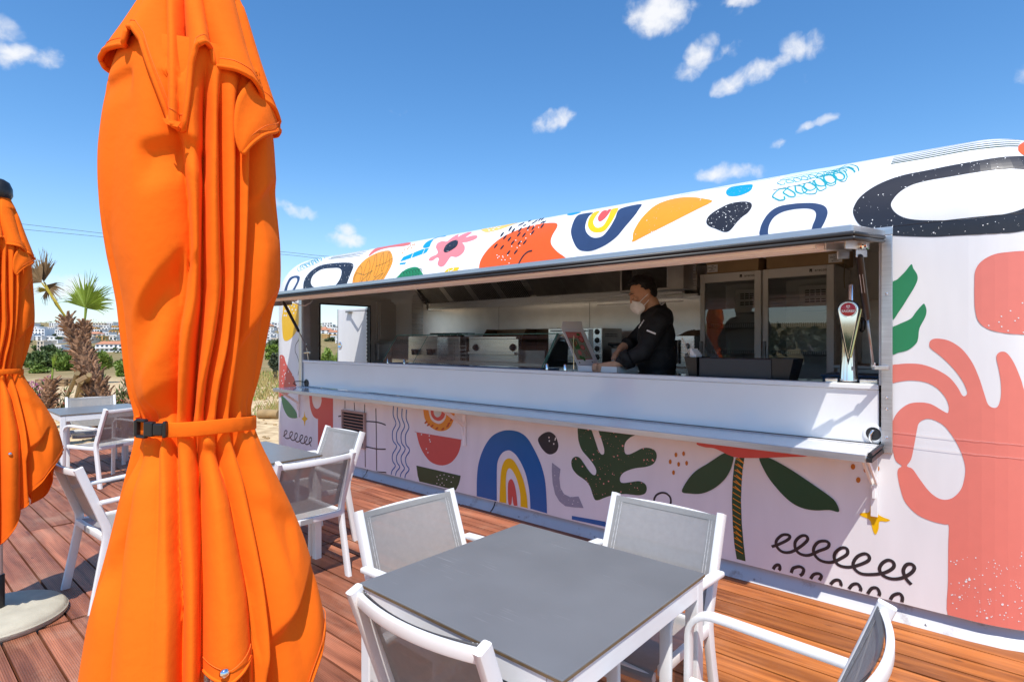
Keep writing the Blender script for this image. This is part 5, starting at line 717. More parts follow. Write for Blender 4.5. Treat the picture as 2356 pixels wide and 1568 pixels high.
# ---- inside
IX0, IX1, IYB, IZ = -7.56, .32, 5.89, 2.47
part('trailer_floor', 'floor_dark', [(X0 - .2, X1 + .2, F + .12, IYB - .1, FL - .03, FL)], bevel=0)
part('inner_ceiling', 'ceiling_white', [(IX0 + .2, IX1 - .2, F + .3, IYB - .25, IZ, IZ + .02)], bevel=0)
part('back_wall', 'brushed_wall', [(-7.02, -2.3, IYB, IYB + .02, FL, 2.30)], bevel=0)
part('back_wall', 'steel', [(-7.30, -7.022, IYB, IYB + .02, FL, 2.28)], bevel=0)
part('back_wall', 'wall_grey', [(-2.298, .06, IYB, IYB + .02, FL, 2.28)], bevel=0)
part('wall_joint', 'steel_dark', [(-3.9, -3.894, IYB - .003, IYB - .0005, 1.2, 2.3), (-5.4, -5.396, IYB - .003, IYB - .0005, 1.2, 2.3)], bevel=0)
part('end_wall', 'wall_grey', [(IX0 - .03, IX0, 3.97, DY0 - .02, FL, 2.2), (IX0 - .03, IX0, DY1 + .02, 5.62, FL, 2.2), (IX0 - .03, IX0, DY0 - .0195, DY1 + .0195, DZ1 + .02, 2.2)], bevel=0)
part('end_wall', 'wall_grey', [(IX1, IX1 + .03, 4.05, 5.5, FL, 2.22)], bevel=0)
part('wall_band', 'steel_dark', [(-1.02, .05, IYB - .006, IYB - .001, FL, 1.86)], bevel=0)
part('door_frame', 'rubber', [(IX0 - .05, IX0 + .012, DY0 - .0185, DY0 - .001, FL, DZ1), (IX0 - .05, IX0 + .012, DY1 + .001, DY1 + .0185, FL, DZ1), (IX0 - .05, IX0 + .012, DY0 - .0185, DY1 + .0185, DZ1 + .001, DZ1 + .0185)], bevel=.003)
dr = part('door', 'trailer_white', [(-8.44, -7.62, DY1 + .0, DY1 + .035, FL + .02, DZ1 - .01)], bevel=.004)
part('door_edge', 'alu', [(-8.455, -8.441, DY1 - .004, DY1 + .039, FL + .02, DZ1 - .005), (-7.63, -7.61, DY1 - .006, DY1 - .001, FL + .02, DZ1 - .005)], dr, bevel=.002)
q = MB(); q.lathe([(.055, 0), (.055, .008), (.045, .014), (.03, .006)], n=20, M=Matrix.Translation((-8.37, DY1 - .001, 1.43)) @ Matrix.Rotation(R_(90), 4, 'X')); tb(q, 'handle', 'chrome', dr, smooth=True, auto=40)
q = MB(); q.box(-8.15, -8.02, DY1 - .05, DY1 - .001, 1.955, 1.985); q.beam((-8.08, DY1 - .03, 1.97), (-7.75, DY1 - .12, 1.97), .02, .012); q.beam((-7.75, DY1 - .12, 1.97), (-7.60, DY1 - .02, 1.975), .02, .012); tb(q, 'door_closer', 'steel_dark', dr, bevel=.002)
q = MB()
for i in range(26): q.tube([(-7.612, DY1 - .008, .5 + i * .058), (-7.612, DY1 - .008, .53 + i * .058)], .009, 6)
tb(q, 'door_hinge', 'steel_dark', dr)
cab = part('wall_cabinet', 'cabinet_grey', [(IX0 + .001, IX0 + .04, 5.40, IYB - .01, 1.50, 2.12)], bevel=.004)
part('cabinet_door', 'cabinet_grey', [(IX0 + .0405, IX0 + .058, 5.43, IYB - .03, 1.53, 2.09)], cab, bevel=.003)
part('wall_rail', 'cabinet_grey', [(IX0 + .001, IX0 + .022, 4.4, IYB - .01, 2.13, 2.17)])
part('wall_box', 'steel_dark', [(IX0 + .001, IX0 + .10, 5.36, 5.62, 1.20, 1.46)], bevel=.004)


# ---- extractor hood: band and filters that run from the ceiling down to the wall
hood = empty('range_hood', (-4.5 - trailer.location.x, 5.6 - trailer.location.y, 2.1), ); hood.parent = trailer
HI = Matrix.Translation(-Vector((-4.5, 5.6, 2.1)))
def hpart(name, m, q, **k):
    q.v = [tuple(HI @ Vector(p)) for p in q.v]; return q.build(name, m, hood, **k)
HX0, HX1 = -6.56, -2.55; hy0, hz0, hy1, hz1 = 5.60, 2.03, 5.22, 2.40
q = MB(); q.box(HX0, HX1, hy0, hy0 + .02, 1.955, 2.055); q.box(HX0, HX1, hy0 + .0205, IYB - .001, 1.958, 1.972); hpart('hood_band', 'steel', q, bevel=.002)
q = MB(); q.add([(HX0, hy0, 1.955), (HX0, hy0, 2.055), (HX0, hy1, hz1), (HX0, hy1 - .03, hz1), (HX0, hy0 - .02, 2.03), (HX0 - .02, hy0, 1.955), (HX0 - .02, IYB - .002, 1.955), (HX0 - .02, IYB - .002, 2.30), (HX0 - .02, hy1 - .03, 2.45)], [(5, 6, 7, 8)]); q.beam((HX0 - .01, hy0, 2.04), (HX0 - .01, hy1, hz1), .03, .02); hpart('hood_cheek', 'steel', q)
nf = 8; fw = (HX1 - HX0) / nf
fdir = Vector((0, hy1 - hy0, hz1 - hz0 - .025))
for i in range(nf):
    x0 = HX0 + fw * i + .05; x1 = HX0 + fw * (i + 1) - .05; base = Vector((0, hy0 + .01, 2.06))
    q = MB(); P4 = lambda x, tq, d=0: tuple(Vector((x, 0, 0)) + base + fdir * tq + Vector((0, -.7, -.7)) * d)
    q.add([P4(x0, 0), P4(x1, 0), P4(x1, 1), P4(x0, 1)], [(0, 1, 2, 3)]); fo = hpart('grease_filter', 'steel_dark' if i > 3 else 'dark_hole', q)
    if i <= 3:
        ns = 13
        for k in range(ns):
            xa = x0 + (x1 - x0) * (k + .2) / ns; xb = xa + (x1 - x0) * .42 / ns
            q = MB(); q.add([P4(xa, 0, .006), P4(xb, 0, .006), P4(xb, 1, .006), P4(xa, 1, .006), P4(xa, 0, 0), P4(xb, 0, 0), P4(xb, 1, 0), P4(xa, 1, 0)], [(0, 1, 2, 3), (0, 3, 7, 4), (1, 5, 6, 2)])
            q.v = [tuple(HI @ Vector(p)) for p in q.v]; s_o = q.build('baffle', 'steel_dark', hood)
    q = MB()
    for hx in (x0 + .08, x1 - .08): q.tube([P4(hx, .62, .004), P4(hx - .01, .68, .03), P4(hx + .01, .74, .03), P4(hx + .02, .80, .004)], .004, 5)
    hpart('filter_handle', 'steel', q)
    q = MB(); q.add([P4(x1, 0, .002), P4(x1 + .10, 0, .002), P4(x1 + .10, 1, .002), P4(x1, 1, .002)], [(0, 1, 2, 3)]); hpart('filter_rail', 'steel' if i == 3 else 'steel_dark', q)
q = MB(); q.box(HX1 + .001, -2.25, hy1 - .02, hy1 + .0, 1.98, 2.44); q.box(HX1 + .001, -2.25, hy1 + .001, IYB - .002, 1.93, 1.95); hpart('hood_end', 'steel', q, bevel=.002)
# stainless heating cabinet hung beside the hood
wb = part('plate_warmer', 'steel_dark', [(-2.95, -2.42, 5.00, 5.20, 1.98, 2.0), (-2.95, -2.93, 5.0, 5.2, 2.001, 2.3), (-2.44, -2.28, 4.99, 5.2, 1.98, 2.3)], bevel=.002)
part('warmer_rail', 'steel', [(-3.2, -2.28, 4.96, 4.985, 1.94, 1.955), (-3.2, -2.28, 4.97, 4.99, 1.86, 1.872), (-3.2, -2.28, 4.97, 4.985, 1.90, 1.908)], wb, bevel=.002)
# bench along the back wall
part('back_bench', 'steel', [(-7.0, -2.30, 5.28, IYB - .002, 1.19, 1.23), (-7.0, -2.30, 5.27, 5.279, 1.13, 1.235)], bevel=.002)
part('bench_front', 'steel_dark', [(-7.0, -2.30, 5.32, 5.34, FL, 1.128)], bevel=0)
for i in range(5): part('bench_post', 'steel', [(-6.9 + i * 1.1, -6.86 + i * 1.1, 5.285, 5.318, FL, 1.189)], bevel=.002)
# ================================================================= things inside the trailer
def thing_box(name, m, boxes, label, cat, loc, bevel=.003, group=None, **k):
    q = MB()
    for bx in boxes: q.box(*bx)
    q.v = [tuple(Vector(p) - Vector(loc)) for p in q.v]; o = q.build(name, m, None, bevel=bevel, loc=loc, **k); return tag(o, label, cat, group)
def sub(parent, name, m, q, bevel=0, **k):
    off = parent.location if parent.parent is None else parent.location + parent.parent.location
    q.v = [tuple(Vector(p) - off) for p in q.v]; return q.build(name, m, parent, bevel=bevel, **k)
def bxs(*b):
    q = MB()
    for x in b: q.box(*x)
    return q
CT = 1.258
# glass guard on the counter
gA = at(879, 836, Y=3.70); gB = at(1246.6, 852.5, Y=3.70); gx0, gx1 = gA.x, gB.x; gzT = at(1080, 769.5, Y=3.88).z
guard = empty('glass_guard', ((gx0 + gx1) / 2, 3.85, CT), label='slanted clear glass food guard standing on the serving counter', cat='glass guard')
q = MB(); q.add([(gx0, 3.70, CT + .02), (gx1, 3.70, CT + .02), (gx1 + .02, 3.885, gzT), (gx0 + .02, 3.885, gzT)], [(0, 1, 2, 3)]); sub(guard, 'front_pane', 'guard_glass', q)
q = MB(); q.add([(gx0 + .02, 3.885, gzT + .004), (gx1 + .02, 3.885, gzT + .004), (gx1 + .02, 4.06, gzT + .004), (gx0 + .02, 4.06, gzT + .004)], [(0, 1, 2, 3)]); sub(guard, 'top_pane', 'guard_glass', q)
for x in (gx0, gx1):
    q = MB(); q.add([(x + .004, 3.715, CT + .02), (x + .022, 3.89, gzT - .004), (x + .022, 4.05, gzT - .004), (x + .004, 4.05, CT + .02)], [(0, 1, 2, 3)]); sub(guard, 'side_pane', 'guard_glass', q)
q = MB(); q.tube([(gx0 + .02, 3.884, gzT + .002), (gx1 + .02, 3.884, gzT + .002)], .0045, 6); q.tube([(gx1, 3.699, CT + .02), (gx1 + .02, 3.884, gzT)], .005, 6); q.tube([(gx1 + .004, 3.72, CT + .02), (gx1 + .02, 3.90, gzT)], .004, 6); q.tube([(gx0, 3.699, CT + .02), (gx0 + .02, 3.884, gzT)], .004, 6); q.tube([(gx1 + .02, 3.884, gzT + .003), (gx1 + .02, 4.06, gzT + .003)], .004, 6); sub(guard, 'pane_edge', 'glass_edge', q)
q = MB(); xm = at(966, 800, Y=3.79).x; q.tube([(xm, 3.70, CT + .02), (xm + .02, 3.885, gzT)], .0025, 6); sub(guard, 'pane_joint', 'glass_edge', q)
for px in (890, 928, 1256, 1298):
    c = at(px, 850, Y=3.72); q = MB(); q.lathe([(.013, 0), (.013, .05), (.009, .055)], (c.x, 3.735, CT + .0005), 12); sub(guard, 'clamp', 'chrome', q, smooth=True, auto=40)
q = MB(); q.tube([(at(1320, 852, Y=3.74).x, 3.74, CT + .001), (at(1320, 852, Y=3.74).x, 3.74, gzT - .02)], .003, 6); sub(guard, 'rod', 'chrome', q)
thing_box('display_tray', mat('tray_sky_reflection', (.16, .22, .42), .16, .3, var=.1, vscale=9), [(gx0 + .04, gx1 - .03, 3.735, 3.985, CT + .001, CT + .012)], 'steel display tray painted with a blue sky reflection under the slanted glass guard', 'tray', ((gx0 + gx1) / 2, 3.86, CT), bevel=.003)  # blue tint stands in for sky reflected low in the slanted glass
def spanX(u0, u1, Y): return at(u0, 800, Y=Y).x, at(u1, 800, Y=Y).x
BT = 1.23
# hob
x0, x1 = spanX(981, 1058, 5.40)
hob = thing_box('gas_hob', 'steel', [(x0, x1, 5.40, 5.78, BT + .001, at(1020, 774, Y=5.4).z)], 'low steel gas hob with black burners on the back bench', 'hob', ((x0 + x1) / 2, 5.6, BT)); zt = at(1020, 774, Y=5.4).z
for i in range(4): q = MB(); q.lathe([(.05, 0), (.055, .012), (.03, .03), (.01, .035)], (x0 + (x1 - x0) * (.2 + .2 * i), 5.55, zt + .0005), 12); sub(hob, 'burner', 'black_plastic', q, smooth=True)
q = MB()
for i in range(5): q.box(x0 + (x1 - x0) * (.08 + .2 * i), x0 + (x1 - x0) * (.08 + .2 * i) + .012, 5.42, 5.76, zt + .04, zt + .052)
q.box(x0 + .02, x1 - .02, 5.44, 5.455, zt + .028, zt + .0395); sub(hob, 'pan_grid', 'black_plastic', q)
# fryer with two drain taps
x0, x1 = spanX(938, 1006, 5.30); zt = at(970, 773, Y=5.3).z
fry = thing_box('fryer', 'steel', [(x0, x1, 5.31, 5.75, BT + .001, zt)], 'shiny steel double fryer with two black drain taps', 'fryer', ((x0 + x1) / 2, 5.5, BT))
for uu in (955, 990):
    c = at(uu, 808, Y=5.29); q = MB(); q.tube([c + Vector((-.05, -.02, .02)), c + Vector((.05, -.02, .02))], .016, 8); q.box(c.x - .045, c.x - .015, 5.26, 5.309, c.z - .05, c.z + .01); q.box(c.x + .015, c.x + .045, 5.26, 5.309, c.z - .05, c.z + .01); sub(fry, 'drain_tap', 'black_plastic', q, bevel=.004)
# griddle with splash guards
x0, x1 = spanX(1095, 1259, 5.36); zt = at(1180, 757.5, Y=5.75).z
gr = thing_box('griddle', 'steel_dark', [(x0, x1, 5.31, 5.80, BT + .001, BT + .16)], 'steel griddle with tall brown stained splash guard', 'griddle', ((x0 + x1) / 2, 5.5, BT))
q = MB(); q.box(x0, x1, 5.76, 5.78, BT + .161, zt)
for x in (x0, (x0 + x1) / 2 + .1, x1 - .008): q.add([(x, 5.34, BT + .161), (x, 5.7595, BT + .161), (x, 5.7595, zt), (x, 5.56, zt), (x + .008, 5.34, BT + .161), (x + .008, 5.7595, BT + .161), (x + .008, 5.7595, zt), (x + .008, 5.56, zt)], [(3, 2, 1, 0), (4, 5, 6, 7), (0, 1, 5, 4), (1, 2, 6, 5), (2, 3, 7, 6), (3, 0, 4, 7)])
sub(gr, 'splash_guard', mat('stained_steel', (.20, .135, .085), .4, .6, var=.25, vscale=6), q)
x0, x1 = spanX(1082, 1195, 5.26); zt = at(1140, 774, Y=5.25).z
gl_ = thing_box('countertop_grill', 'steel', [(x0, x1, 5.24, 5.3095, BT + .006, zt - .03), (x0 + .01, x1 - .03, 5.20, 5.2395, BT + .10, BT + .135), (x0, x1 - .03, 5.235, 5.309, zt - .029, zt)], 'steel grill front with two black knobs behind the glass guard', 'grill', ((x0 + x1) / 2, 5.27, BT))
for uu in (1095, 1180): c = at(uu, 799, Y=5.238); q = MB(); q.lathe([(.045, 0), (.045, .006), (.034, .01), (.030, .035), (.022, .04)], n=18, M=Matrix.Translation((c.x, 5.2385, c.z)) @ Matrix.Rotation(R_(90), 4, 'X')); sub(gl_, 'knob', 'black_plastic', q, smooth=True, auto=40)
x0, x1 = spanX(1047, 1074, 5.28)
rk = thing_box('utensil_rack', 'steel', [(x0, x1, 5.26, 5.27, BT + .001 + .05 * i, BT + .010 + .05 * i) for i in range(5)] + [(x0 - .008, x0 - .0005, 5.26, 5.27, BT + .001, BT + .24), (x1 + .0005, x1 + .008, 5.26, 5.27, BT + .001, BT + .24)], 'small wire rack beside the countertop grill', 'rack', (x0, 5.26, BT), bevel=0)
# pizza oven
ox0, ox1 = -4.0, at(1384, 790, Y=5.2).x; zt = at(1384, 754, Y=5.2).z
oven = thing_box('pizza_oven', 'steel', [(ox0, ox1, 5.2, 5.62, BT + .03, zt)], 'double deck steel pizza oven with four black dials', 'oven', ((ox0 + ox1) / 2, 5.4, BT))
h_ = (zt - BT - .03)
sub(oven, 'side_panel', 'steel_dark', bxs((ox1 + .0005, ox1 + .004, 5.215, 5.61, BT + .035, zt - .004)))
for k in (0, 1):
    z0 = BT + .05 + k * h_ * .5; dd = sub(oven, 'oven_door', 'steel', bxs((ox0 + .03, ox1 - .155, 5.185, 5.1995, z0, z0 + h_ * .42)), bevel=.003)
    q = bxs((ox0 + .06, ox1 - .18, 5.155, 5.168, z0 + h_ * .36, z0 + h_ * .39), (ox0 + .08, ox0 + .10, 5.1685, 5.1848, z0 + h_ * .36, z0 + h_ * .39), (ox1 - .22, ox1 - .20, 5.1685, 5.1848, z0 + h_ * .36, z0 + h_ * .39)); q.v = [tuple(Vector(p) - oven.location) for p in q.v]; q.build('door_handle', 'black_plastic', dd)
sub(oven, 'door_post', 'steel_dark', bxs((ox1 - .15, ox1 - .112, 5.188, 5.1995, BT + .04, zt - .01)))
for i in range(4): q = MB(); q.lathe([(.030, 0), (.030, .004), (.022, .007), (.020, .022), (.012, .024)], n=16, M=Matrix.Translation((ox1 - .055, 5.1995, BT + .075 + h_ * (i + .25) / 4.2)) @ Matrix.Rotation(R_(90), 4, 'X')); sub(oven, 'dial', 'black_plastic', q, smooth=True, auto=40)
for r_i in range(2):
    for i in range(9): sub(oven, 'vent_slot', 'dark_hole', bxs((ox1 + .0042, ox1 + .006, 5.27 + i * .028, 5.287 + i * .028, zt - .07 - r_i * .022, zt - .06 - r_i * .022)))
for x in (ox0 + .05, ox1 - .05): q = MB(); q.lathe([(.02, 0), (.02, .029)], (x, 5.25, BT + .0008), 10); sub(oven, 'foot', 'black_plastic', q)
# contact grill
cg = thing_box('contact_grill', 'steel_dark', [(-3.20, -2.86, 5.24, 5.56, BT + .03, BT + .11)], 'dark contact grill with a black handle right of the oven', 'contact grill', (-3.03, 5.4, BT), bevel=.006)
sub(cg, 'upper_plate', 'steel_dark', bxs((-3.20, -2.86, 5.24, 5.56, BT + .125, BT + .20)), bevel=.01)
q = MB(); q.tube([(-3.2, 5.19, BT + .235), (-2.86, 5.19, BT + .235)], .016, 10); q.tube([(-3.19, 5.19, BT + .235), (-3.19, 5.30, BT + .19)], .01, 8); sub(cg, 'handle', 'black_plastic', q)
sub(cg, 'drip_tray', 'card_white', bxs((-3.17, -2.95, 5.20, 5.2395, BT + .035, BT + .09)), bevel=.003)
# small oven right of the cook
x0, x1 = spanX(1540, 1597, 5.26); zt = at(1580, 772, Y=5.26).z
mo = thing_box('small_oven', 'steel', [(x0, x1, 5.262, 5.64, BT + .02, zt)], 'silver countertop oven with two dials behind the cook', 'oven', ((x0 + x1) / 2, 5.4, BT))
sub(mo, 'side_panel', 'black_plastic', bxs((x1 + .0005, x1 + .06, 5.268, 5.64, BT + .02, zt - .004)), bevel=.003)
sub(mo, 'oven_window', mat('oven_glass', (.03, .02, .02), .06, spec=.8), bxs((x0 + .02, x1 - .135, 5.250, 5.2615, BT + .05, zt - .04)), bevel=.002)
q = MB(); q.tube([(x1 - .15, 5.235, BT + .05), (x1 - .15, 5.235, zt - .04)], .009, 8); sub(mo, 'door_handle', 'chrome', q)
for dz in (.10, .19): q = MB(); q.lathe([(.028, 0), (.026, .006), (.018, .01), (.016, .024)], n=16, M=Matrix.Translation((x1 - .065, 5.2615, zt - dz)) @ Matrix.Rotation(R_(90), 4, 'X')); sub(mo, 'dial', 'steel_dark', q, smooth=True, auto=40)
q = MB(); q.grid(lambda u, v: (x0 + .06 + .28 * u, 5.30 + .25 * v, zt + .002 + .055 * math.sin(math.pi * min(1, u * 1.02)) ** .6 * math.sin(math.pi * v) ** .6 * (1 + .5 * mnoise.noise(Vector((u * 6, v * 6, 1))))), 14, 10); q.v = [tuple(Vector(p) - Vector((x0 + .2, 5.42, zt))) for p in q.v]
tag(q.build('paper_bag', 'paper_bag', None, loc=(x0 + .2, 5.42, zt), smooth=True), 'crumpled brown paper bag lying on the silver oven', 'paper bag')
# fridges
def fridge(x0, x1, zT, label):
    loc = Vector(((x0 + x1) / 2, 5.5, FL)); fr_ = empty('display_fridge', loc, label=label, cat='fridge', group='glass door fridges')
    yf, yb = 5.25, 5.84
    sub(fr_, 'cabinet', 'fridge_grey', bxs((x0, x0 + .035, yf + .045, yb, FL + .03, zT), (x1 - .035, x1, yf + .045, yb, FL + .03, zT), (x0 + .0352, x1 - .0352, yf + .045, yb, zT - .06, zT - .001), (x0 + .0352, x1 - .0352, yf + .045, yb, FL + .03, FL + .12), (x0 + .0352, x1 - .0352, yb - .03, yb, FL + .121, zT - .061)), bevel=.004)
    sub(fr_, 'liner', 'fridge_inside', bxs((x0 + .0355, x1 - .0355, yb - .04, yb - .0305, FL + .122, zT - .062), (x0 + .0355, x0 + .04, yf + .06, yb - .041, FL + .122, zT - .062), (x1 - .04, x1 - .0355, yf + .06, yb - .041, FL + .122, zT - .062)))
    sub(fr_, 'door_frame', 'fridge_grey', bxs((x0 + .002, x0 + .046, yf, yf + .042, FL + .05, zT - .004), (x1 - .058, x1 - .002, yf, yf + .042, FL + .05, zT - .004), (x0 + .0462, x1 - .0582, yf, yf + .042, zT - .085, zT - .004), (x0 + .0462, x1 - .0582, yf, yf + .042, FL + .05, FL + .13)), bevel=.004)
    q = MB(); q.add([(x0 + .044, yf + .012, FL + .128), (x1 - .056, yf + .012, FL + .128), (x1 - .056, yf + .012, zT - .083), (x0 + .044, yf + .012, zT - .083)], [(0, 1, 2, 3)]); sub(fr_, 'glass', 'fridge_glass', q)
    sub(fr_, 'handle', 'grey_plastic', bxs((x0 + .006, x0 + .032, yf - .03, yf - .0005, 1.16, 1.50)), bevel=.006)
    fan = sub(fr_, 'fan_unit', mat('fan_unit%d' % int(-x0 * 100), (.72, .72, .72), .5), bxs((x0 + .20, x1 - .045, 5.60, 5.79, zT - .36, zT - .13)), bevel=.008)
    for rr in range(5):
        for i in range(5):
            zz = zT - .185 - rr * .020 - (.02 if rr > 2 else 0); q = bxs((x0 + .255 + i * .044, x0 + .290 + i * .044, 5.596, 5.5995, zz, zz + .010)); q.v = [tuple(Vector(p) - loc) for p in q.v]; q.build('slot', 'dark_hole', fan)
    for zs in (1.62, 1.37, 1.10, .80):
        s_ = sub(fr_, 'shelf', 'grey_plastic', bxs((x0 + .045, x1 - .045, 5.345, 5.353, zs, zs + .005), (x0 + .045, x1 - .045, 5.345, 5.353, zs + .04, zs + .045), (x0 + .045, x1 - .045, 5.78, 5.79, zs, zs + .006)))
        q = MB()
        for i in range(28): xx = x0 + .05 + (x1 - x0 - .1) * i / 27; q.box(xx - .0025, xx + .0025, 5.346, 5.351, zs + .0052, zs + .0398)
        for i in range(20): xx = x0 + .05 + (x1 - x0 - .1) * i / 19; q.box(xx - .002, xx + .002, 5.3535, 5.7795, zs + .0, zs + .004)
        q.v = [tuple(Vector(p) - loc) for p in q.v]; w_ = q.build('shelf_wires', 'grey_plastic', s_); w_['kind'] = 'stuff'
    text_mesh('maker_name', 'arecos', .034, 'black_plastic', fr_, M=Matrix.Translation(Vector((x1 - .10, yf - .0012, zT - .043)) - loc) @ Matrix.Rotation(R_(90), 4, 'X'))
    q = bxs((x1 - .185, x1 - .177, yf - .002, yf - .0006, zT - .056, zT - .028), (x1 - .172, x1 - .165, yf - .002, yf - .0006, zT - .056, zT - .028), (x1 - .1765, x1 - .1725, yf - .002, yf - .0006, zT - .045, zT - .030)); sub(fr_, 'maker_mark', 'black_plastic', q)
    return fr_
zT1 = at(1751, 620, Y=5.25).z; zT2 = at(1919.6, 606, Y=5.25).z
fa = spanX(1610, 1751, 5.25); fb_ = spanX(1754.5, 1919.6, 5.25)
fridge(fa[0], fa[1], zT1, 'grey glass door fridge nearer the cook, left of the pair'); fridge(fb_[0], fb_[1], zT2, 'grey glass door fridge nearer the beer tap, right of the pair')
def carton(x0, x1, y0, y1, z0, z1, label, lab_x):
    loc = Vector(((x0 + x1) / 2, (y0 + y1) / 2, z0)); c = thing_box('cardboard_box', 'cardboard', [(x0, x1, y0, y1, z0, z1)], label, 'cardboard box', loc, bevel=.006, group='flat cartons on top of the fridges')
    sub(c, 'lid_edge', 'cardboard', bxs((x0 - .004, x1 + .004, y0 - .005, y0 - .0005, z1 - .05, z1 + .002)), bevel=.001)
    l_ = sub(c, 'paper_label', 'card_white', bxs((lab_x, lab_x + .10, y0 - .008, y0 - .0055, z0 + .012, z0 + .082)))
    for i, tx in enumerate(('1 PM', 'DREWS XIV', 'PAL', '8DN 6C')): 
        text_mesh('print', tx, .015, 'black_plastic', l_, M=Matrix.Translation(Vector((lab_x + .05, y0 - .0088, z0 + .068 - i * .014)) - loc) @ Matrix.Rotation(R_(90), 4, 'X'))
    return c
carton(fa[0] + .06, fa[1] - .03, 5.27, 5.62, zT1 + .001, zT1 + .125, 'brown carton with a white label on the fridge nearer the cook', fa[0] + .065)
c2 = carton(fb_[0] + .02, fb_[1] + .06, 5.29, 5.66, zT2 + .001, zT2 + .14, 'long brown carton with loose tape on the fridge nearer the tap', fb_[1] - .05)
q = MB(); xx = fb_[1] + .055; q.grid(lambda u, v: (xx + .008 - .012 * math.sin(v * 3), 5.33 + .03 * u + .02 * math.sin(v * 5), zT2 + .10 - .30 * v), 1, 10); sub(c2, 'packing_tape', mat('tape', (.32, .21, .08), .4), q, solid=.001)
# right hand corner: low bench with a blue crate
thing_box('side_bench', 'steel_dark', [(-.98, .22, 4.75, 5.25, FL, 1.30), (-1.0, .24, 4.73, 5.26, 1.3005, 1.325)], 'low dark steel bench in the corner behind the beer tap', 'bench', (-.4, 5, FL))
cx0, cx1 = -.92, -.30
cr_ = thing_box('blue_crate', 'blue_crate', [(cx0, cx1, 4.05, 4.35, 1.13, 1.275), (cx0 - .01, cx1 + .01, 4.04, 4.36, 1.2755, 1.29)], 'dark blue plastic crate behind the beer tap', 'crate', (-.6, 4.2, FL), bevel=.006)
sub(cr_, 'stand', 'steel_dark', bxs((cx0 + .02, cx1 - .02, 4.07, 4.33, FL, 1.129)))

# box with cutlery pockets on the counter
dx0, dx1 = at(1608, 850, Y=3.74).x, at(1776, 850, Y=3.74).x; dz1 = at(1700, 824, Y=3.74).z
dsp = thing_box('counter_dispenser', mat('dispenser', (.022, .024, .034), .35), [(dx0, dx1, 3.735, 3.93, CT + .001, dz1)], 'wide dark dispenser box with grey lid and side pockets on the counter', 'dispenser', ((dx0 + dx1) / 2, 3.83, CT), bevel=.006)
q = MB(); q.sweep([(dx0 - .006, 0, 0), (dx1 + .02, 0, 0)], [(3.725, dz1 + .001), (3.722, dz1 + .018), (3.745, dz1 + .030), (3.90, dz1 + .034), (3.945, dz1 + .018), (3.945, dz1 + .001)], (0, 1, 0)); 
q.v = [(p[0], p[1], p[2]) for p in q.v]; sub(dsp, 'lid', 'grey_plastic', q, bevel=.003)
def pocket(x0, x1, sg):
    q = MB(); k = .030 * sg; zb, zt = CT + .001, dz1 + .004
    vs = [(x0, 3.725, zb), (x1, 3.725, zb), (x1, 3.93, zb), (x0, 3.93, zb), (x0 + min(k, 0), 3.715, zt), (x1 + max(k, 0), 3.715, zt), (x1 + max(k, 0), 3.94, zt), (x0 + min(k, 0), 3.94, zt)]
    q.add(vs, [(0, 3, 2, 1), (0, 1, 5, 4), (1, 2, 6, 5), (2, 3, 7, 6), (3, 0, 4, 7)]); return sub(dsp, 'pocket', 'black_plastic', q, solid=.004, bevel=.002)
pocket(dx0 - .062, dx0 - .008, -1); pocket(dx1 + .008, dx1 + .10, 1)
q = MB(); b0 = Vector((dx0 - .05, 3.82, CT + .03)); q.tube([b0, at(1570, 779, Y=3.86)], .004, 6); q.lathe([(.001, -.008), (.008, 0), (.001, .008)], at(1570, 779, Y=3.86), 8); tag(sub(dsp, 'stirrer', 'house_cream', q), 'thin stick leaning out of the pocket')
q = MB()
for i in range(4): q.box(dx0 - .060 + i * .010, dx0 - .054 + i * .010, 3.74, 3.85, CT + .03, dz1 + .06 - .012 * i, M=None)
sub(dsp, 'paper_sachets', 'card_white', q)

# beer tap
tp = at(1951, 882, Y=3.70); tx = tp.x
tap = empty('beer_tap', (tx, 3.72, CT), label='tall chrome beer tap with a round red badge on the counter', cat='beer tap')
TAPR = Matrix.Rotation(math.atan2(-tx, 3.72) * .8, 4, 'Z')
def tpart(name, m, q, parent=tap, **k):
    q.v = [tuple((TAPR @ Vector(p))) for p in q.v]; return q.build(name, m, parent, **k)
q = MB(); q.lathe([(.050, .001), (.047, .02), (.041, .12), (.037, .24), (.040, .34), (.046, .40), (.040, .44), (.02, .465)], n=28, sy=.8); tpart('column', 'chrome', q, smooth=True)
q = MB(); q.lathe([(.019, .43), (.019, .56), (.016, .565)], (.012, .035, 0), 18); tpart('back_tube', 'chrome', q, smooth=True, auto=40)
def vshape(k, y0, y1, zb, q, zc=.415, r=.057):
    pts = [(0, zb)] + [(r * k * math.cos(a), zc + r * k * math.sin(a)) for a in [R_(-8 + 196 * i / 16) for i in range(17)]]
    o = len(q.v); n = len(pts)
    for y in (y0, y1): q.v += [(p[0], y, p[1]) for p in pts]
    q.face([o + i for i in range(n)]); q.face([o + n + i for i in reversed(range(n))])
    for i in range(n): q.face((o + i, o + n + i, o + n + (i + 1) % n, o + (i + 1) % n))
q = MB(); vshape(1.0, -.062, .03, .105, q); tpart('tap_body', 'rubber', q, bevel=.004)
q = MB(); vshape(.86, -.067, -.0625, .135, q); tpart('tap_face', 'chrome', q, bevel=.003)
q = MB(); q.beam((.062, -.045, .42), (.012, -.066, .15), .010, .02, up=(0, 1, 0)); tpart('gold_trim', mat('gold_trim', (.75, .55, .22), .2, .9), q, bevel=.003)
q = MB(); q.lathe([(.043, 0), (.043, .006), (.040, .009)], n=32, M=Matrix.Translation((0, -.0675, .418)) @ Matrix.Rotation(R_(90), 4, 'X')); bd = tpart('badge_rim', 'chrome', q, smooth=True, auto=40)
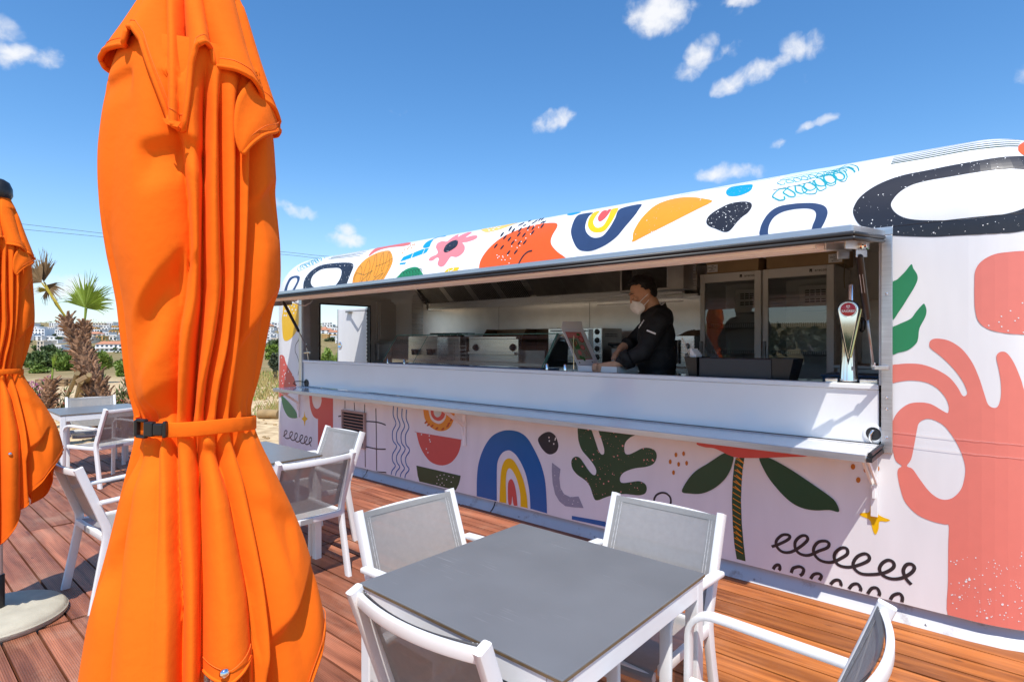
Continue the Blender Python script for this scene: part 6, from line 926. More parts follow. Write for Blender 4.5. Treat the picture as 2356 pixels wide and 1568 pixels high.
q = MB(); q.lathe([(.038, .0), (.038, .0105), (.030, .0125), (.001, .013)], n=32, M=Matrix.Translation((0, -.0675, .418)) @ Matrix.Rotation(R_(90), 4, 'X')); tpart('badge', mat('badge_red', (.50, .008, .025), .25, coat=.5), q, smooth=True, auto=40)
text_mesh('badge_text', 'SAGRES', .0185, 'card_white', tap, M=TAPR @ Matrix.Translation((0, -.0812, .408)) @ Matrix.Rotation(R_(90), 4, 'X'), bold=.0006)
q = MB(); q.add([(-.009, -.0812, .441), (.009, -.0812, .441), (.009, -.0812, .431), (0, -.0812, .422), (-.009, -.0812, .431)], [(4, 3, 2, 1, 0)]); tpart('badge_shield', 'card_white', q)
q = bxs((-.0012, .0012, -.0822, -.0816, .424, .440), (-.007, .007, -.0822, -.0817, .431, .4335)); tpart('shield_cross', 'badge_red', q)
q = MB(); q.tube([(.062, .0, .37), (.072, -.01, .35), (.070, -.01, .31), (.062, 0, .30)], .012, 8); tpart('spout', 'black_plastic', q, smooth=True)
q = bxs((-.115, -.054, -.05, .07, .001, .028), (.054, .14, -.05, .07, .001, .028)); tpart('drip_tray', 'steel', q, bevel=.004)

# open pizza box
pbx = empty('pizza_box', (-2.45, 3.96, CT), label='open white pizza box with a printed lid on the counter', cat='pizza box')
BL, BRr, TL, TR = at(1334, 851.5, Y=3.8), at(1374, 836, Y=4.12), at(1293.5, 757, Y=3.8), at(1340.8, 755, Y=4.12)
bx0 = (BL.x + BRr.x) / 2; 
q = bxs((bx0, -2.27, 3.80, 3.803, CT + .001, CT + .046), (bx0, -2.27, 4.117, 4.12, CT + .001, CT + .046), (bx0, bx0 + .003, 3.8032, 4.1168, CT + .001, CT + .046), (-2.273, -2.27, 3.8032, 4.1168, CT + .001, CT + .046), (bx0 + .0032, -2.2732, 3.8032, 4.1168, CT + .001, CT + .004)); sub(pbx, 'tray', 'card_white', q)
A0 = Vector((bx0 - .002, 3.80, CT + .046)); ey = Vector((0, .32, 0)); eu = ((TL + TR) / 2 - Vector((bx0, 3.96, CT + .046))); eu.y = 0; nrm = ey.cross(eu).normalized()
if nrm.x < 0: nrm = -nrm
lidp = lambda a, b_, d=0: A0 + ey * a + eu * b_ + nrm * d
def lidquad(q, a0, a1, b0, b1, d, mi=0): q.add([lidp(a0, b0, d), lidp(a1, b0, d), lidp(a1, b1, d), lidp(a0, b1, d)], [(0, 1, 2, 3)], mi)
q = MB(); vs = [lidp(a, b_, d) for d in (-.0015, .0015) for b_ in (0, 1) for a in (0, 1)]; q.add(vs, [(0, 2, 3, 1), (4, 5, 7, 6), (0, 1, 5, 4), (2, 6, 7, 3), (0, 4, 6, 2), (1, 3, 7, 5)])
for a0, a1 in ((0, .985),): q.add([lidp(a0, 1, .0), lidp(a1, 1, .0), lidp(a1 - .05, 1.17, .03), lidp(a0 + .05, 1.15, .03)], [(0, 1, 2, 3)])
lid = sub(pbx, 'lid', 'card_white', q); lo = pbx.location
mat('print_olive', srgb(150, 152, 130), .6); mat('print_red', srgb(190, 40, 50), .6); mat('print_green', srgb(60, 120, 60), .6); mat('print_rose', srgb(220, 130, 125), .6)
def prt(m, d, shapes):
    for i, shp in enumerate(shapes): q = MB(); q.add([Vector(lidp(a, b_, d + i * .00005)) - lo for a, b_ in shp], [tuple(range(len(shp)))]); q.build('lid_print', m, lid)
cir = lambda a, b_, ra, rb, n=14: [(a + ra * math.cos(2 * math.pi * k / n), b_ + rb * math.sin(2 * math.pi * k / n)) for k in range(n)]
prt('print_red', .0022, [[(.10, .145), (.80, .145), (.80, .905), (.10, .905)]]); prt('print_olive', .0028, [[(.115, .16), (.785, .16), (.785, .74), (.115, .74)]]); prt('print_rose', .0028, [[(.115, .75), (.785, .75), (.785, .895), (.115, .895)]])
prt('print_green', .0034, [[(.24, .42), (.46, .44), (.44, .70), (.22, .70)], cir(.30, .20, .07, .05), cir(.40, .16, .05, .06), cir(.62, .83, .08, .04)]); prt('print_red', .0040, [cir(.66, .70, .11, .09), cir(.56, .47, .10, .07), [(.26, .50), (.30, .50), (.30, .68), (.26, .68)], [(.54, .36), (.56, .36), (.60, .28), (.57, .22), (.55, .22), (.58, .28)], [(.64, .38), (.66, .38), (.68, .28), (.72, .22), (.70, .22), (.66, .28)]])
prt('print_rose', .0045, [cir(.66, .70, .08, .065), cir(.56, .47, .08, .055), cir(.33, .33, .075, .07), [(.34, .54), (.38, .54), (.40, .66), (.36, .66)]])
q = MB()
for a in (.14, .72): q.add([Vector(p) for p in [lidp(a + .02 * math.cos(k), .07 + .025 * math.sin(k), .002) for k in [i * .7 for i in range(9)]]], [tuple(range(9))])
q.v = [tuple(Vector(p) - lo) for p in q.v]; q.build('vent_hole', 'dark_hole', lid)

# ================================================================= the cook
P0 = Vector((-2.16, 4.20, 0)); fv = Vector((-.745, -.667, 0)); lv = Vector((.667, -.745, 0))   # facing, left side (towards us)
def zp(x, y): return 1270.7 + .15744 * x, 639 + .15744 * y
def per(x, y, w=0.0):
    u, v = zp(x, y); d = dirpx(u, v); o = Vector((0, 0, CAM_H)); t = (w - (o - P0).dot(lv)) / d.dot(lv); return o + d * t
def remesh(q, name, m, parent, voxel, smooth_it=4, disp=None):
    o = q.build(name, m, None); md = o.modifiers.new('r', 'REMESH'); md.mode = 'VOXEL'; md.voxel_size = voxel; md.use_smooth_shade = True
    if smooth_it: s2 = o.modifiers.new('s', 'SMOOTH'); s2.iterations = smooth_it; s2.factor = .5
    me = bpy.data.meshes.new_from_object(o.evaluated_get(bpy.context.evaluated_depsgraph_get())); me.name = name
    bpy.data.objects.remove(o)
    if disp:
        n_ = [v.normal.copy() for v in me.vertices]
        for v, nn_ in zip(me.vertices, n_): v.co += nn_ * disp(v.co)
    off = parent.location; me.transform(Matrix.Translation(-off)); me.materials.clear(); me.materials.append(MATS[m])
    for p in me.polygons: p.use_smooth = True
    o = bpy.data.objects.new(name, me); col.objects.link(o); o.parent = parent; return o
def capsule(q, pts, rads, n=14):
    """rounded chain: pts with radii, ball at each joint, tapered tubes between"""
    pts = [Vector(p) for p in pts]
    for i in range(len(pts) - 1):
        q.tube([pts[i] + (pts[i + 1] - pts[i]) * t_ for t_ in (0, .33, .66, 1)], [rads[i] + (rads[i + 1] - rads[i]) * t_ for t_ in (0, .33, .66, 1)], n)
    for p, r in zip(pts, rads): q.lathe([(r * math.sin(a), -r * math.cos(a)) for a in [math.pi * k / 8 for k in range(1, 8)]], p, n)
def ellip(q, c, ax, n=20, m=12):
    """ellipsoid with axis vectors ax"""
    c = Vector(c); o = len(q.v)
    for i in range(1, m):
        th = math.pi * i / m
        for j in range(n):
            ph = 2 * math.pi * j / n; q.v.append(tuple(c + ax[0] * (math.sin(th) * math.cos(ph)) + ax[1] * (math.sin(th) * math.sin(ph)) + ax[2] * math.cos(th)))
    for i in range(m - 2):
        for j in range(n): q.face((o + i * n + j, o + (i + 1) * n + j, o + (i + 1) * n + (j + 1) % n, o + i * n + (j + 1) % n))
    q.face([o + j for j in range(n)]); q.face([o + (m - 2) * n + j for j in reversed(range(n))])
cook = empty('person', (P0.x, P0.y, FL), label='dark haired person in a black chef jacket and white face mask opening a pizza box', cat='person')
up = Vector((0, 0, 1))
hc = per(1330, 235); tilt = R_(17); hf = (fv * math.cos(tilt) - up * math.sin(tilt)); hu = (up * math.cos(tilt) + fv * math.sin(tilt)); hl = lv
body = MB(); jac = MB()
# head
ellip(body, hc + hu * .022 - hf * .006, (hf * .103, hl * .080, hu * .112)); ellip(body, hc + hf * .028 - hu * .062, (hf * .066, hl * .060, hu * .078)); ellip(body, hc + hf * .066 - hu * .118, (hf * .026, hl * .028, hu * .024))
capsule(body, [hc + hf * .098 + hu * .012, hc + hf * .106 - hu * .014, hc + hf * .108 - hu * .036], [.010, .012, .014]); ellip(body, hc + hf * .088 + hu * .030, (hf * .022, hl * .050, hu * .012))
for sg in (1, -1): ellip(body, hc + hl * (.079 * sg) - hf * .016 - hu * .012, (hf * .020 + hu * .004, hl * .010, hu * .033)); ellip(body, hc + hf * .078 - hu * .02 + hl * (.038 * sg), (hf * .022, hl * .024, hu * .02))
nb = per(1490, 440); capsule(body, [hc - hu * .05 - hf * .022, (hc + nb) / 2 - hf * .015 - hu * .02, nb - up * .05], [.062, .060, .070])
# torso and legs
ch, up_, wa, pe = per(1515, 850), per(1525, 610), per(1520, 1180), per(1540, 1470)
def torso(q, g):
    ellip(q, up_, (fv * (.115 + g), lv * (.19 + g), up * (.11 + g))); ellip(q, ch, (fv * (.135 + g), lv * (.19 + g), up * (.19 + g))); ellip(q, wa, (fv * (.145 + g), lv * (.185 + g), up * (.20 + g))); ellip(q, pe, (fv * (.135 + g), lv * (.19 + g), up * (.16 + g)))
    for sg in (1, -1): ellip(q, up_ + lv * (.155 * sg) + up * .012, (fv * (.07 + g), lv * (.075 + g), up * (.07 + g)))
torso(body, 0); torso(jac, .012)
hipz = pe.z - .06
legs = MB()
for sg in (1, -1):
    a = pe + lv * (.095 * sg) - up * .05; k_ = Vector((a.x, a.y, FL + .47)) + fv * .02; an = Vector((a.x, a.y, FL + .09)) - fv * .03
    capsule(body, [a, k_, an], [.088, .060, .045]); ellip(body, an + fv * .07 - up * .045, (fv * .13, lv * .045, up * .042)); capsule(legs, [a, k_, an], [.098, .076, .066])
ellip(legs, pe - up * .02, (fv * .142, lv * .198, up * .17))
# arms: near (left) and far (right)
sL, eL, wL = per(1565, 640, .19), per(1330, 1085, .235), per(900, 1275, .15); sR, eR, wR = per(1470, 640, -.19), per(1200, 900, -.23), per(1005, 1030, -.15)
hL = per(690, 1315, .11); hR = per(905, 1120, -.12)
capsule(body, [sL, eL, wL], [.062, .050, .033]); capsule(body, [sR, eR, wR], [.062, .050, .033])
cuffL = eL + (wL - eL) * .66; cuffR = eR + (wR - eR) * .55
capsule(jac, [sL, (sL + eL) / 2, eL, eL + (cuffL - eL) * .55], [.082, .074, .068, .064]); capsule(jac, [sR, (sR + eR) / 2, eR, cuffR], [.080, .070, .060, .052])
def hand(q, wrist, knuck, fingers, thumb, nrm_):
    pd = (knuck - wrist); side = pd.cross(nrm_).normalized()
    for k in (-.030, -.010, .010, .028): capsule(q, [wrist + side * k * .6, knuck + side * k], [.018, .0135], 10)
    for f_ in fingers: capsule(q, f_, [.0115, .0105, .0098, .0085][:len(f_)], 8)
    capsule(q, thumb, [.014, .0125, .0105], 8)
kn = [per(672, 1282, .120), per(664, 1308, .116), per(664, 1338, .112), per(676, 1366, .106)]
tips = [(600, 1262), (588, 1296), (590, 1334), (610, 1366)]
fing = [[kn[i], per(x + 42, y + 4, .132), per(x + 8, y + 1, .120), per(x, y + 6, .098)] for i, (x, y) in enumerate(tips)]
palm_k = (kn[0] + kn[3]) / 2
hand(body, wL, palm_k, fing, [wL + (palm_k - wL) * .4 + up * .02, per(720, 1262, .08), per(650, 1262, .072)], lv)
kR = per(925, 1105, -.12); fR = [[kR + fv * .0 + lv * k, per(890 + j, 1135, -.12) + lv * k, per(868 + j, 1165, -.12) + lv * k, per(868 + j, 1190, -.12) + lv * k * .8] for j, k in ((0, .028), (4, .009), (9, -.010), (16, -.028))]
hand(body, wR, kR, fR, [wR + (kR - wR) * .4 + lv * .02, per(930, 1150, -.07), per(912, 1185, -.075)], (kR - wR).cross(lv).normalized())
remesh(body, 'body', 'skin', cook, .0062, 3)
wr = lambda p: .0055 * mnoise.noise(p * 9) + .0035 * mnoise.noise(p * 22) - .006 * abs(mnoise.noise(Vector((p.x * 7 + p.z * 9, p.y * 7, p.z * 5 - p.x * 4)))) ** .7
remesh(jac, 'chef_jacket', 'jacket', cook, .010, 5, wr)
remesh(legs, 'trousers', 'trousers', cook, .014, 4)
# turned-back cuff on the near sleeve
q = MB(); d = (wL - eL); q.tube([eL + d * .40, eL + d * .44, eL + d * .66, eL + d * .675, eL + d * .66], [.066, .074, .070, .066, .058], 20, cap=False); sub(cook, 'cuff', 'jacket', q, smooth=True, solid=.004)
q = MB(); d = (wR - eR); q.tube([eR + d * .42, eR + d * .45, eR + d * .58, eR + d * .57], [.054, .058, .055, .046], 18, cap=False); sub(cook, 'cuff', 'jacket', q, smooth=True, solid=.004)
# stand collar with white piping
q = MB(); qc = MB(); ringp = []
for k in range(25):
    a = 2 * math.pi * k / 24; c = nb - hf * .002 + up * .0
    p = c + fv * (.082 * math.cos(a) + .0) + lv * (.080 * math.sin(a)) + up * (-.006 - .055 * math.cos(a)); ringp.append(p)
q.tube(ringp, .0048, 6); sub(cook, 'collar_piping', 'card_white', q, smooth=True)
qc.grid(lambda u, v: ringp[int(round(u * 24)) % 24] * (1 - v) + (ringp[int(round(u * 24)) % 24] - up * .06 + (ringp[int(round(u * 24)) % 24] - nb).normalized() * .02) * v, 24, 3); sub(cook, 'collar', 'jacket', qc, smooth=True, solid=.004)
q = MB(); a, b_ = per(1380, 765, .318), per(1512, 818, .318); q.beam(a, b_, .004, .012, up=(0, 0, 1)); sub(cook, 'sleeve_stripe', 'card_white', q)
for i in range(3): 
    q = MB()
    for j in range(4): a = per(1268 + 22 * i + j * 9, 735 - 32 * i - j * 14, .165); q.beam(a, a + up * .010 + fv * .003, .004, .003, up=lv)
    sub(cook, 'chest_print', 'card_white', q)
# mask, straps, eyes, brow
ridge = [per(1158, 326), per(1150, 380), per(1134, 440), per(1172, 486), per(1228, 524)]
def edge(w): return [per(1278, 352, .062 * w), per(1322, 382, .073 * w), per(1352, 420, .076 * w), per(1350, 462, .070 * w), per(1300, 520, .045 * w)]
q = MB()
for w in (1, -1):
    e_ = edge(w)
    def gf(u, v): 
        i = min(4, int(round(v * 4))); a, b_ = ridge[i], e_[i]; return a + (b_ - a) * u + lv * (w * .022 * math.sin(math.pi * u)) + hf * (.012 * math.sin(math.pi * u))
    q.grid(gf, 6, 4)
sub(cook, 'face_mask', 'mask', q, solid=.003)
for w in (1, -1):
    q = MB(); q.tube([per(1276, 354, .064 * w), per(1330, 300, .082 * w), per(1402, 232, .086 * w)], .0028, 6); q.tube([per(1340, 402, .078 * w), per(1375, 362, .084 * w), per(1412, 322, .086 * w)], .0028, 6); sub(cook, 'mask_strap', 'card_white', q)
    ec = hc + hf * .083 - hu * .004 + hl * (.036 * w)
    q = MB(); ellip(q, ec, (hf * .014, hl * .016, hu * .012), 12, 8); sub(cook, 'eye', 'eye_white', q, smooth=True)
    q = MB(); ellip(q, ec + hf * .003 + hu * .002, (hf * .0145, hl * .018, hu * .0125), 12, 8); sub(cook, 'eyelid', 'skin', q, smooth=True)
    q = MB(); q.tube([ec + hf * .012 - hu * .008 - hl * .014 * w, ec + hf * .017 - hu * .009, ec + hf * .010 - hu * .007 + hl * .016 * w], .0022, 6); sub(cook, 'eyelash', 'hair', q)
    q = MB(); q.tube([ec + hf * .022 + hu * .024 - hl * .018 * w, ec + hf * .021 + hu * .031, ec + hf * .006 + hu * .027 + hl * .022 * w], [.003, .0045, .002], 6); sub(cook, 'eyebrow', 'hair', q)
# curly hair
hair = MB(); rh = random.Random(3)
for i in range(2600):
    d = Vector((rh.gauss(0, 1), rh.gauss(0, 1), rh.gauss(0, 1))).normalized(); f_, l_, u_ = d.x, d.y, d.z
    if f_ > .25 and u_ < .52 + .10 * (1 - abs(l_)): continue
    if f_ <= .25 and u_ < -.60 + (f_ + .55) * 1.15: continue
    if u_ < -.62 or (abs(f_ + .05) < .28 and u_ < .06 and abs(l_) > .6): continue
    thick = 1.0 + (.10 if u_ > .4 else 0) + (.05 if f_ > 0 and u_ > .5 else 0)
    p = hc + hu * .022 - hf * .006 + (hf * (.104 * f_) + hl * (.081 * l_) + hu * (.113 * u_)) * thick
    r = rh.uniform(.008, .013) * (1.25 if u_ > .45 else .8); hair.lathe([(r * .6, -r * .7), (r, 0), (r * .6, r * .7)], p, 6)
remesh(hair, 'hair', 'hair', cook, .0052, 1, lambda p: .003 * mnoise.noise(p * 90))
q = MB(); c = kn[2] + (fing[2][1] - kn[2]) * .45; d = (fing[2][1] - kn[2]).normalized(); q.tube([c - d * .002, c + d * .002], .0118, 12); sub(cook, 'ring', 'chrome', q)
# ================================================================= furniture on the deck
def make_table():
    t = empty('terrace_table')
    S, h = .40, .73
    MB().box(-S, S, -S, S, h - .012, h).build('tabletop', 'table_top', t, bevel=.0025)
    q = MB(); w = S - .001
    for a in ((-w, w, -w - .0015, -w - .0004), (-w, w, w + .0004, w + .0015), (-w - .0015, -w - .0004, -w, w), (w + .0004, w + .0015, -w, w)): q.box(*a, h - .011, h - .0035)
    q.build('edge_band', 'table_edge', t)
    f = S - .004; q = MB()
    q.box(-f + .046, f - .046, -f, -f + .022, h - .072, h - .0125); q.box(-f + .046, f - .046, f - .022, f, h - .072, h - .0125)
    q.box(-f, -f + .022, -f + .046, f - .046, h - .072, h - .0125); q.box(f - .022, f, -f + .046, f - .046, h - .072, h - .0125); q.build('apron', 'white_paint', t, bevel=.002)
    for sx in (-1, 1):
        for sy in (-1, 1):
            l = MB().box(min(sx * f, sx * (f - .045)), max(sx * f, sx * (f - .045)), min(sy * f, sy * (f - .045)), max(sy * f, sy * (f - .045)), .008, h - .0126).build('leg', 'white_paint', t, bevel=.004)
            MB().box(min(sx * (f - .003), sx * (f - .042)), max(sx * (f - .003), sx * (f - .042)), min(sy * (f - .003), sy * (f - .042)), max(sy * (f - .003), sy * (f - .042)), 0, .0078).build('foot', 'grey_plastic', l)
    return t
def make_chair():
    c = empty('armchair'); hw = .238
    for sg in (-1, 1):
        q = MB(); pts = [(hw * sg, -.316, .820), (hw * sg, -.271, .70), (hw * sg, -.222, .57), (hw * sg, -.188, .475), (hw * sg, -.183, .42), (hw * sg, -.196, .34), (hw * sg + .01 * sg, -.255, .012)]
        q.sweep(pts, rrect(.027, .044, .006), (1, 0, 0)); q.build('back_post', 'white_paint', c, auto=35, smooth=True)
        q = MB(); ax = (hw + .0265) * sg; pts = [(ax, -.222, .622), (ax, -.10, .628), (ax, .10, .640)] + [(ax, .145 + .075 * math.sin(R_(a)), .565 + .076 * math.cos(R_(a))) for a in range(0, 91, 15)] + [(ax, .222, .40), (ax, .232, .012)]
        q.sweep(pts, rrect(.040, .020, .006), (1, 0, 0)); q.build('arm', 'white_paint', c, auto=35, smooth=True)
        q = MB(); q.box(ax - .016, ax + .016, .222, .244, .0, .0118); q.box(hw * sg + .01 * sg - .012, hw * sg + .01 * sg + .012, -.276, -.236, 0, .0118); q.build('foot', 'grey_plastic', c)
        q = MB(); q.sweep([(hw * sg, -.175, .418), (hw * sg, .205, .425)], rrect(.022, .036, .005), (1, 0, 0)); q.build('seat_rail', 'white_paint', c, auto=35, smooth=True)
    q = MB(); q.sweep([(-hw + .014, -.195, .418), (hw - .014, -.195, .418)], rrect(.036, .026, .005), (0, 0, 1)); q.build('rear_rail', 'white_paint', c, auto=35, smooth=True)
    MB().box(-.05, .03, -.2125, -.2095, .404, .432).build('rail_sticker', 'grey_plastic', c)
    q = MB(); q.sweep([(-hw + .014, .222, .405), (hw - .014, .222, .405)], rrect(.03, .022, .005), (0, 0, 1)); q.build('front_rail', 'white_paint', c, auto=35, smooth=True)
    q = MB(); q.sweep([(x, -.306 - .038 * (1 - (x / hw) ** 2) + .004, .792) for x in [(-hw + .014) + (2 * hw - .028) * i / 12 for i in range(13)]], rrect(.034, .018, .005), (0, 0, 1)); q.build('back_rail', 'white_paint', c, auto=35, smooth=True)
    by = [(.470, -.186), (.52, -.204), (.57, -.222), (.63, -.244), (.70, -.271), (.76, -.293), (.818, -.314)]
    iw = hw - .0135
    def back(u, v):
        z = .468 + .348 * v; x = -iw + 2 * iw * u; k = 1 - (x / iw) ** 2
        return (x, lerp_tab(by, z) - .030 * k * (.35 + .65 * v) + .016, z - .010 * k * v)
    q = MB(); q.grid(back, 16, 12); b_ = q.build('back_sling', 'mesh_fabric', c, smooth=True)
    q = MB()
    for u in (0.035, .06): q.tube([tuple(Vector(back(u, v / 12)) + Vector((0, .0012, 0))) for v in range(13)], .0009, 4); q.tube([tuple(Vector(back(1 - u, v / 12)) + Vector((0, .0012, 0))) for v in range(13)], .0009, 4)
    q.build('seam_stitching', 'card_white', b_)['kind'] = 'stuff'
    q = MB(); q.grid(lambda u, v: tuple(Vector(back(u, 1 - v * .06)) + Vector((0, .0024, 0))), 16, 1); q.grid(lambda u, v: tuple(Vector(back(u * .075, v)) + Vector((0, .0018, 0))), 1, 12); q.grid(lambda u, v: tuple(Vector(back(1 - u * .075, v)) + Vector((0, .0018, 0))), 1, 12)
    q.build('sling_hem', 'mesh_fabric', b_, smooth=True)
    sp = [(-.178, .432), (-.12, .427), (0, .421), (.12, .425), (.19, .430), (.222, .428), (.240, .412), (.240, .392)]
    def seat(u, v):
        k = v * 7; i = min(6, int(k)); f = k - i; y = sp[i][0] + (sp[i + 1][0] - sp[i][0]) * f; z = sp[i][1] + (sp[i + 1][1] - sp[i][1]) * f
        x = -iw + 2 * iw * u; return (x, y, z - .010 * (1 - (x / iw) ** 2))
    q = MB(); q.grid(seat, 12, 21); q.build('seat_sling', 'mesh_fabric', c, smooth=True)
    return c
tabs = [(-1.172, 1.455, 0, 'grey topped white square table in the foreground, nearest the serving hatch'), (-3.93, 1.68, .01, 'grey topped white table half hidden behind the large orange umbrella'), (-7.85, 1.80, -.02, 'white square table furthest left, near the palm trees')]
t0 = None
for x, y, r, lab in tabs:
    t = make_table() if t0 is None else copy_tree(t0); t0 = t0 or t
    t.location = (x, y, 0); t.rotation_euler.z = r; tag(t, lab, 'table', 'square terrace tables')
PI = math.pi
chairs = [  # origin x, y, heading of the seat (0 = +Y)
 (-1.105, 1.93, PI, 'white armchair with grey sling between the foreground table and the food trailer'),
 (-1.65, 1.545, -PI / 2 - .04, 'white armchair with pale sling at the left edge of the foreground table'),
 (-1.135, 1.222, .03, 'white armchair seen from behind at the near edge of the foreground table'),
 (-.55, 1.50, PI / 2 + .05, 'white armchair cut by the right bottom corner, its curved arm in front'),
 (-3.91, 2.18, PI, 'white armchair by the trailer vent grille, facing us'),
 (-3.395, 1.785, PI / 2, 'white armchair with dark see-through back right behind the large umbrella'),
 (-4.005, 1.08, .05, 'white armchair in side view standing beside the round umbrella base'),
 (-7.18, 1.72, PI / 2 + .42, 'white armchair seen from behind at the table furthest left'),
 (-8.24, 1.86, -PI / 2 - .12, 'white armchair with its back to the palms at the furthest table'),
 (-7.85, 2.36, PI, 'white armchair on the trailer side of the furthest table, mostly hidden')]
c0 = None
for x, y, r, lab in chairs:
    c = make_chair() if c0 is None else copy_tree(c0); c0 = c0 or c
    c.location = (x, y, 0); c.rotation_euler.z = r; tag(c, lab, 'chair', 'white sling armchairs on the deck')

# ================================================================= closed umbrellas
K = .000852                                           # metres per photo pixel at the near umbrella
KL = K * .878                                         # it stands off the axis, so it looks wider than it is
zy = lambda y: CAM_H - (y - 784) * K
LT = [(-120, 40), (-60, 78), (0, 104), (92, 150), (189, 190), (222, 197), (315, 213), (407, 220), (518, 214), (581, 204), (638, 195), (667, 184), (767, 175), (834, 168), (879, 164), (934, 149), (968, 138), (1005, 147), (1030, 152), (1089, 166), (1128, 177), (1254, 208), (1358, 238), (1476, 255), (1568, 266), (1700, 288), (1950, 270)]
RT = [(-120, 40), (-60, 76), (0, 101), (107, 134), (207, 166), (289, 181), (407, 188), (518, 196), (581, 198), (656, 199), (708, 194), (767, 178), (834, 164), (879, 152), (934, 136), (968, 124), (1005, 138), (1043, 158), (1089, 179), (1128, 200), (1224, 246), (1332, 284), (1476, 318), (1568, 312), (1700, 290), (1950, 250)]
HLT = [(-120, 44), (-60, 82), (0, 107), (92, 152), (189, 203), (222, 206), (315, 219), (420, 228)]
HRT = [(-120, 44), (-60, 80), (0, 103), (107, 136), (207, 170), (272, 193), (420, 196)]
# folds: tracked lines (x, y in photo pixels), how far they sit inside the outline (px), and whether the line is a sharp valley
def FO(pts, d, sharp=1): return ([(y, x - 458) for x, y in pts], d if isinstance(d, list) else [(0, d)], sharp)
UP = [FO([(304, 215), (290, 300), (276, 370), (268, 480), (262, 560), (268, 640), (284, 720), (296, 830), (322, 968)], 14, 0), FO([(352, 230), (352, 480), (346, 640), (345, 760), (352, 968)], 0, 0),
 FO([(396, 230), (404, 340), (413, 385), (428, 480), (437, 590), (421, 690), (403, 760), (398, 880), (392, 968)], [(230, 20), (380, 34), (500, 44), (968, 46)]), FO([(440, 300), (445, 370), (449, 480), (453, 590), (446, 700), (425, 800), (418, 880), (414, 968)], 3, 0),
 FO([(474, 330), (471, 480), (468, 590), (468, 700), (455, 800), (447, 880), (436, 968)], 78), FO([(494, 330), (491, 480), (493, 590), (496, 700), (480, 800), (462, 880), (452, 968)], 6, 0),
 FO([(511, 300), (513, 400), (515, 480), (520, 590), (526, 656), (508, 768), (486, 860), (472, 968)], 52), FO([(534, 330), (534, 480), (534, 590), (534, 680), (520, 800), (500, 880), (488, 968)], 4, 0),
 FO([(556, 330), (553, 508), (547, 619), (535, 768), (518, 879), (506, 968)], 58), FO([(571, 350), (567, 500), (563, 600), (550, 768), (535, 879), (522, 968)], 8, 0),
 FO([(590, 380), (585, 520), (579, 640), (562, 768), (552, 880), (538, 968)], 50), FO([(614, 400), (622, 560), (610, 768), (588, 880), (556, 968)], 0, 0)]
LO = [FO([(316, 990), (300, 1120), (276, 1210), (262, 1300), (250, 1420), (240, 1600)], [(990, 12), (1150, 26), (1400, 44)]), FO([(334, 990), (328, 1150), (318, 1300), (312, 1450), (306, 1700)], 0, 0),
 FO([(356, 985), (364, 1080), (368, 1160), (366, 1300), (362, 1500)], [(985, 24), (1100, 18), (1300, 8)]), FO([(376, 985), (384, 1080), (388, 1210), (392, 1321), (388, 1500)], 2, 0),
 FO([(392, 985), (399, 1120), (402, 1210), (414, 1321), (411, 1450), (406, 1700)], [(985, 40), (1200, 60), (1500, 78)]), FO([(420, 985), (430, 1120), (441, 1250), (441, 1400), (440, 1700)], [(985, 4), (1150, 16), (1500, 30)], 0),
 FO([(446, 985), (456, 1060), (462, 1098), (468, 1284), (465, 1432), (466, 1700)], [(985, 40), (1100, 74), (1500, 92)]), FO([(478, 985), (492, 1060), (506, 1200), (520, 1350), (526, 1470), (530, 1700)], 0, 0),
 FO([(498, 985), (524, 1060), (543, 1120), (566, 1220), (590, 1321), (598, 1420), (600, 1700)], [(985, 36), (1150, 50), (1500, 62)]), FO([(522, 985), (556, 1090), (583, 1220), (603, 1321), (613, 1420), (616, 1700)], 10, 0),
 FO([(540, 985), (573, 1060), (592, 1140), (613, 1247), (629, 1400), (640, 1560), (642, 1700)], [(985, 30), (1150, 58), (1500, 72)]), FO([(560, 985), (606, 1070), (644, 1200), (676, 1330), (698, 1450), (700, 1700)], 0, 0)]
HD = [FO([(357, -40), (357, 0), (331, 90), (307, 160), (296, 230)], [(-40, 8), (160, 18)]), FO([(371, -40), (371, 0), (350, 90), (334, 170), (340, 260)], 0, 0), FO([(384, -40), (384, 0), (385, 90), (387, 160), (392, 300)], [(-40, 14), (200, 24)]), FO([(397, -40), (397, 0), (400, 90), (403, 160), (406, 300)], 2, 0),
 FO([(411, -40), (411, 0), (414, 90), (418, 170), (421, 320)], [(-40, 34), (150, 66)]), FO([(436, -40), (436, 0), (446, 90), (456, 150), (456, 260)], 0, 0), FO([(459, -40), (459, 0), (475, 93), (488, 150), (497, 215)], [(-40, 18), (150, 40)]), FO([(480, -40), (480, 0), (510, 93), (540, 200), (545, 300)], 0, 0),
 FO([(547, -40), (547, 0), (557, 50), (577, 150), (604, 230)], [(-40, 14), (150, 20)]), FO([(556, -40), (556, 0), (572, 60), (600, 170), (625, 240)], 0, 0)]
def fold_sum(fs, y, x, L, R2):
    P = [(-L * 1.02, 0, 0)]
    for pts, d, sh in fs:
        xv = soft3(pts, y)
        if xv > P[-1][0] + 3 and xv < R2 * .97: P.append((xv, lerp_tab(d, y), sh))
    P.append((R2 * 1.02, 0, 0))
    for (xa, da, sa), (xb, db, sb) in zip(P, P[1:]):
        if x <= xb:
            t_ = max(0, (x - xa) / (xb - xa))
            if sa and not sb: f = math.sin(t_ * math.pi / 2) ** .85
            elif sb and not sa: f = 1 - math.sin((1 - t_) * math.pi / 2) ** .85
            else: f = t_ * t_ * (3 - 2 * t_)
            return da + (db - da) * f
    return 0
def soft3(tab, x): return (lerp_tab(tab, x - 22) + 2 * lerp_tab(tab, x) + lerp_tab(tab, x + 22)) / 4
CREASE, HCREASE = 'cloth', 'hood'
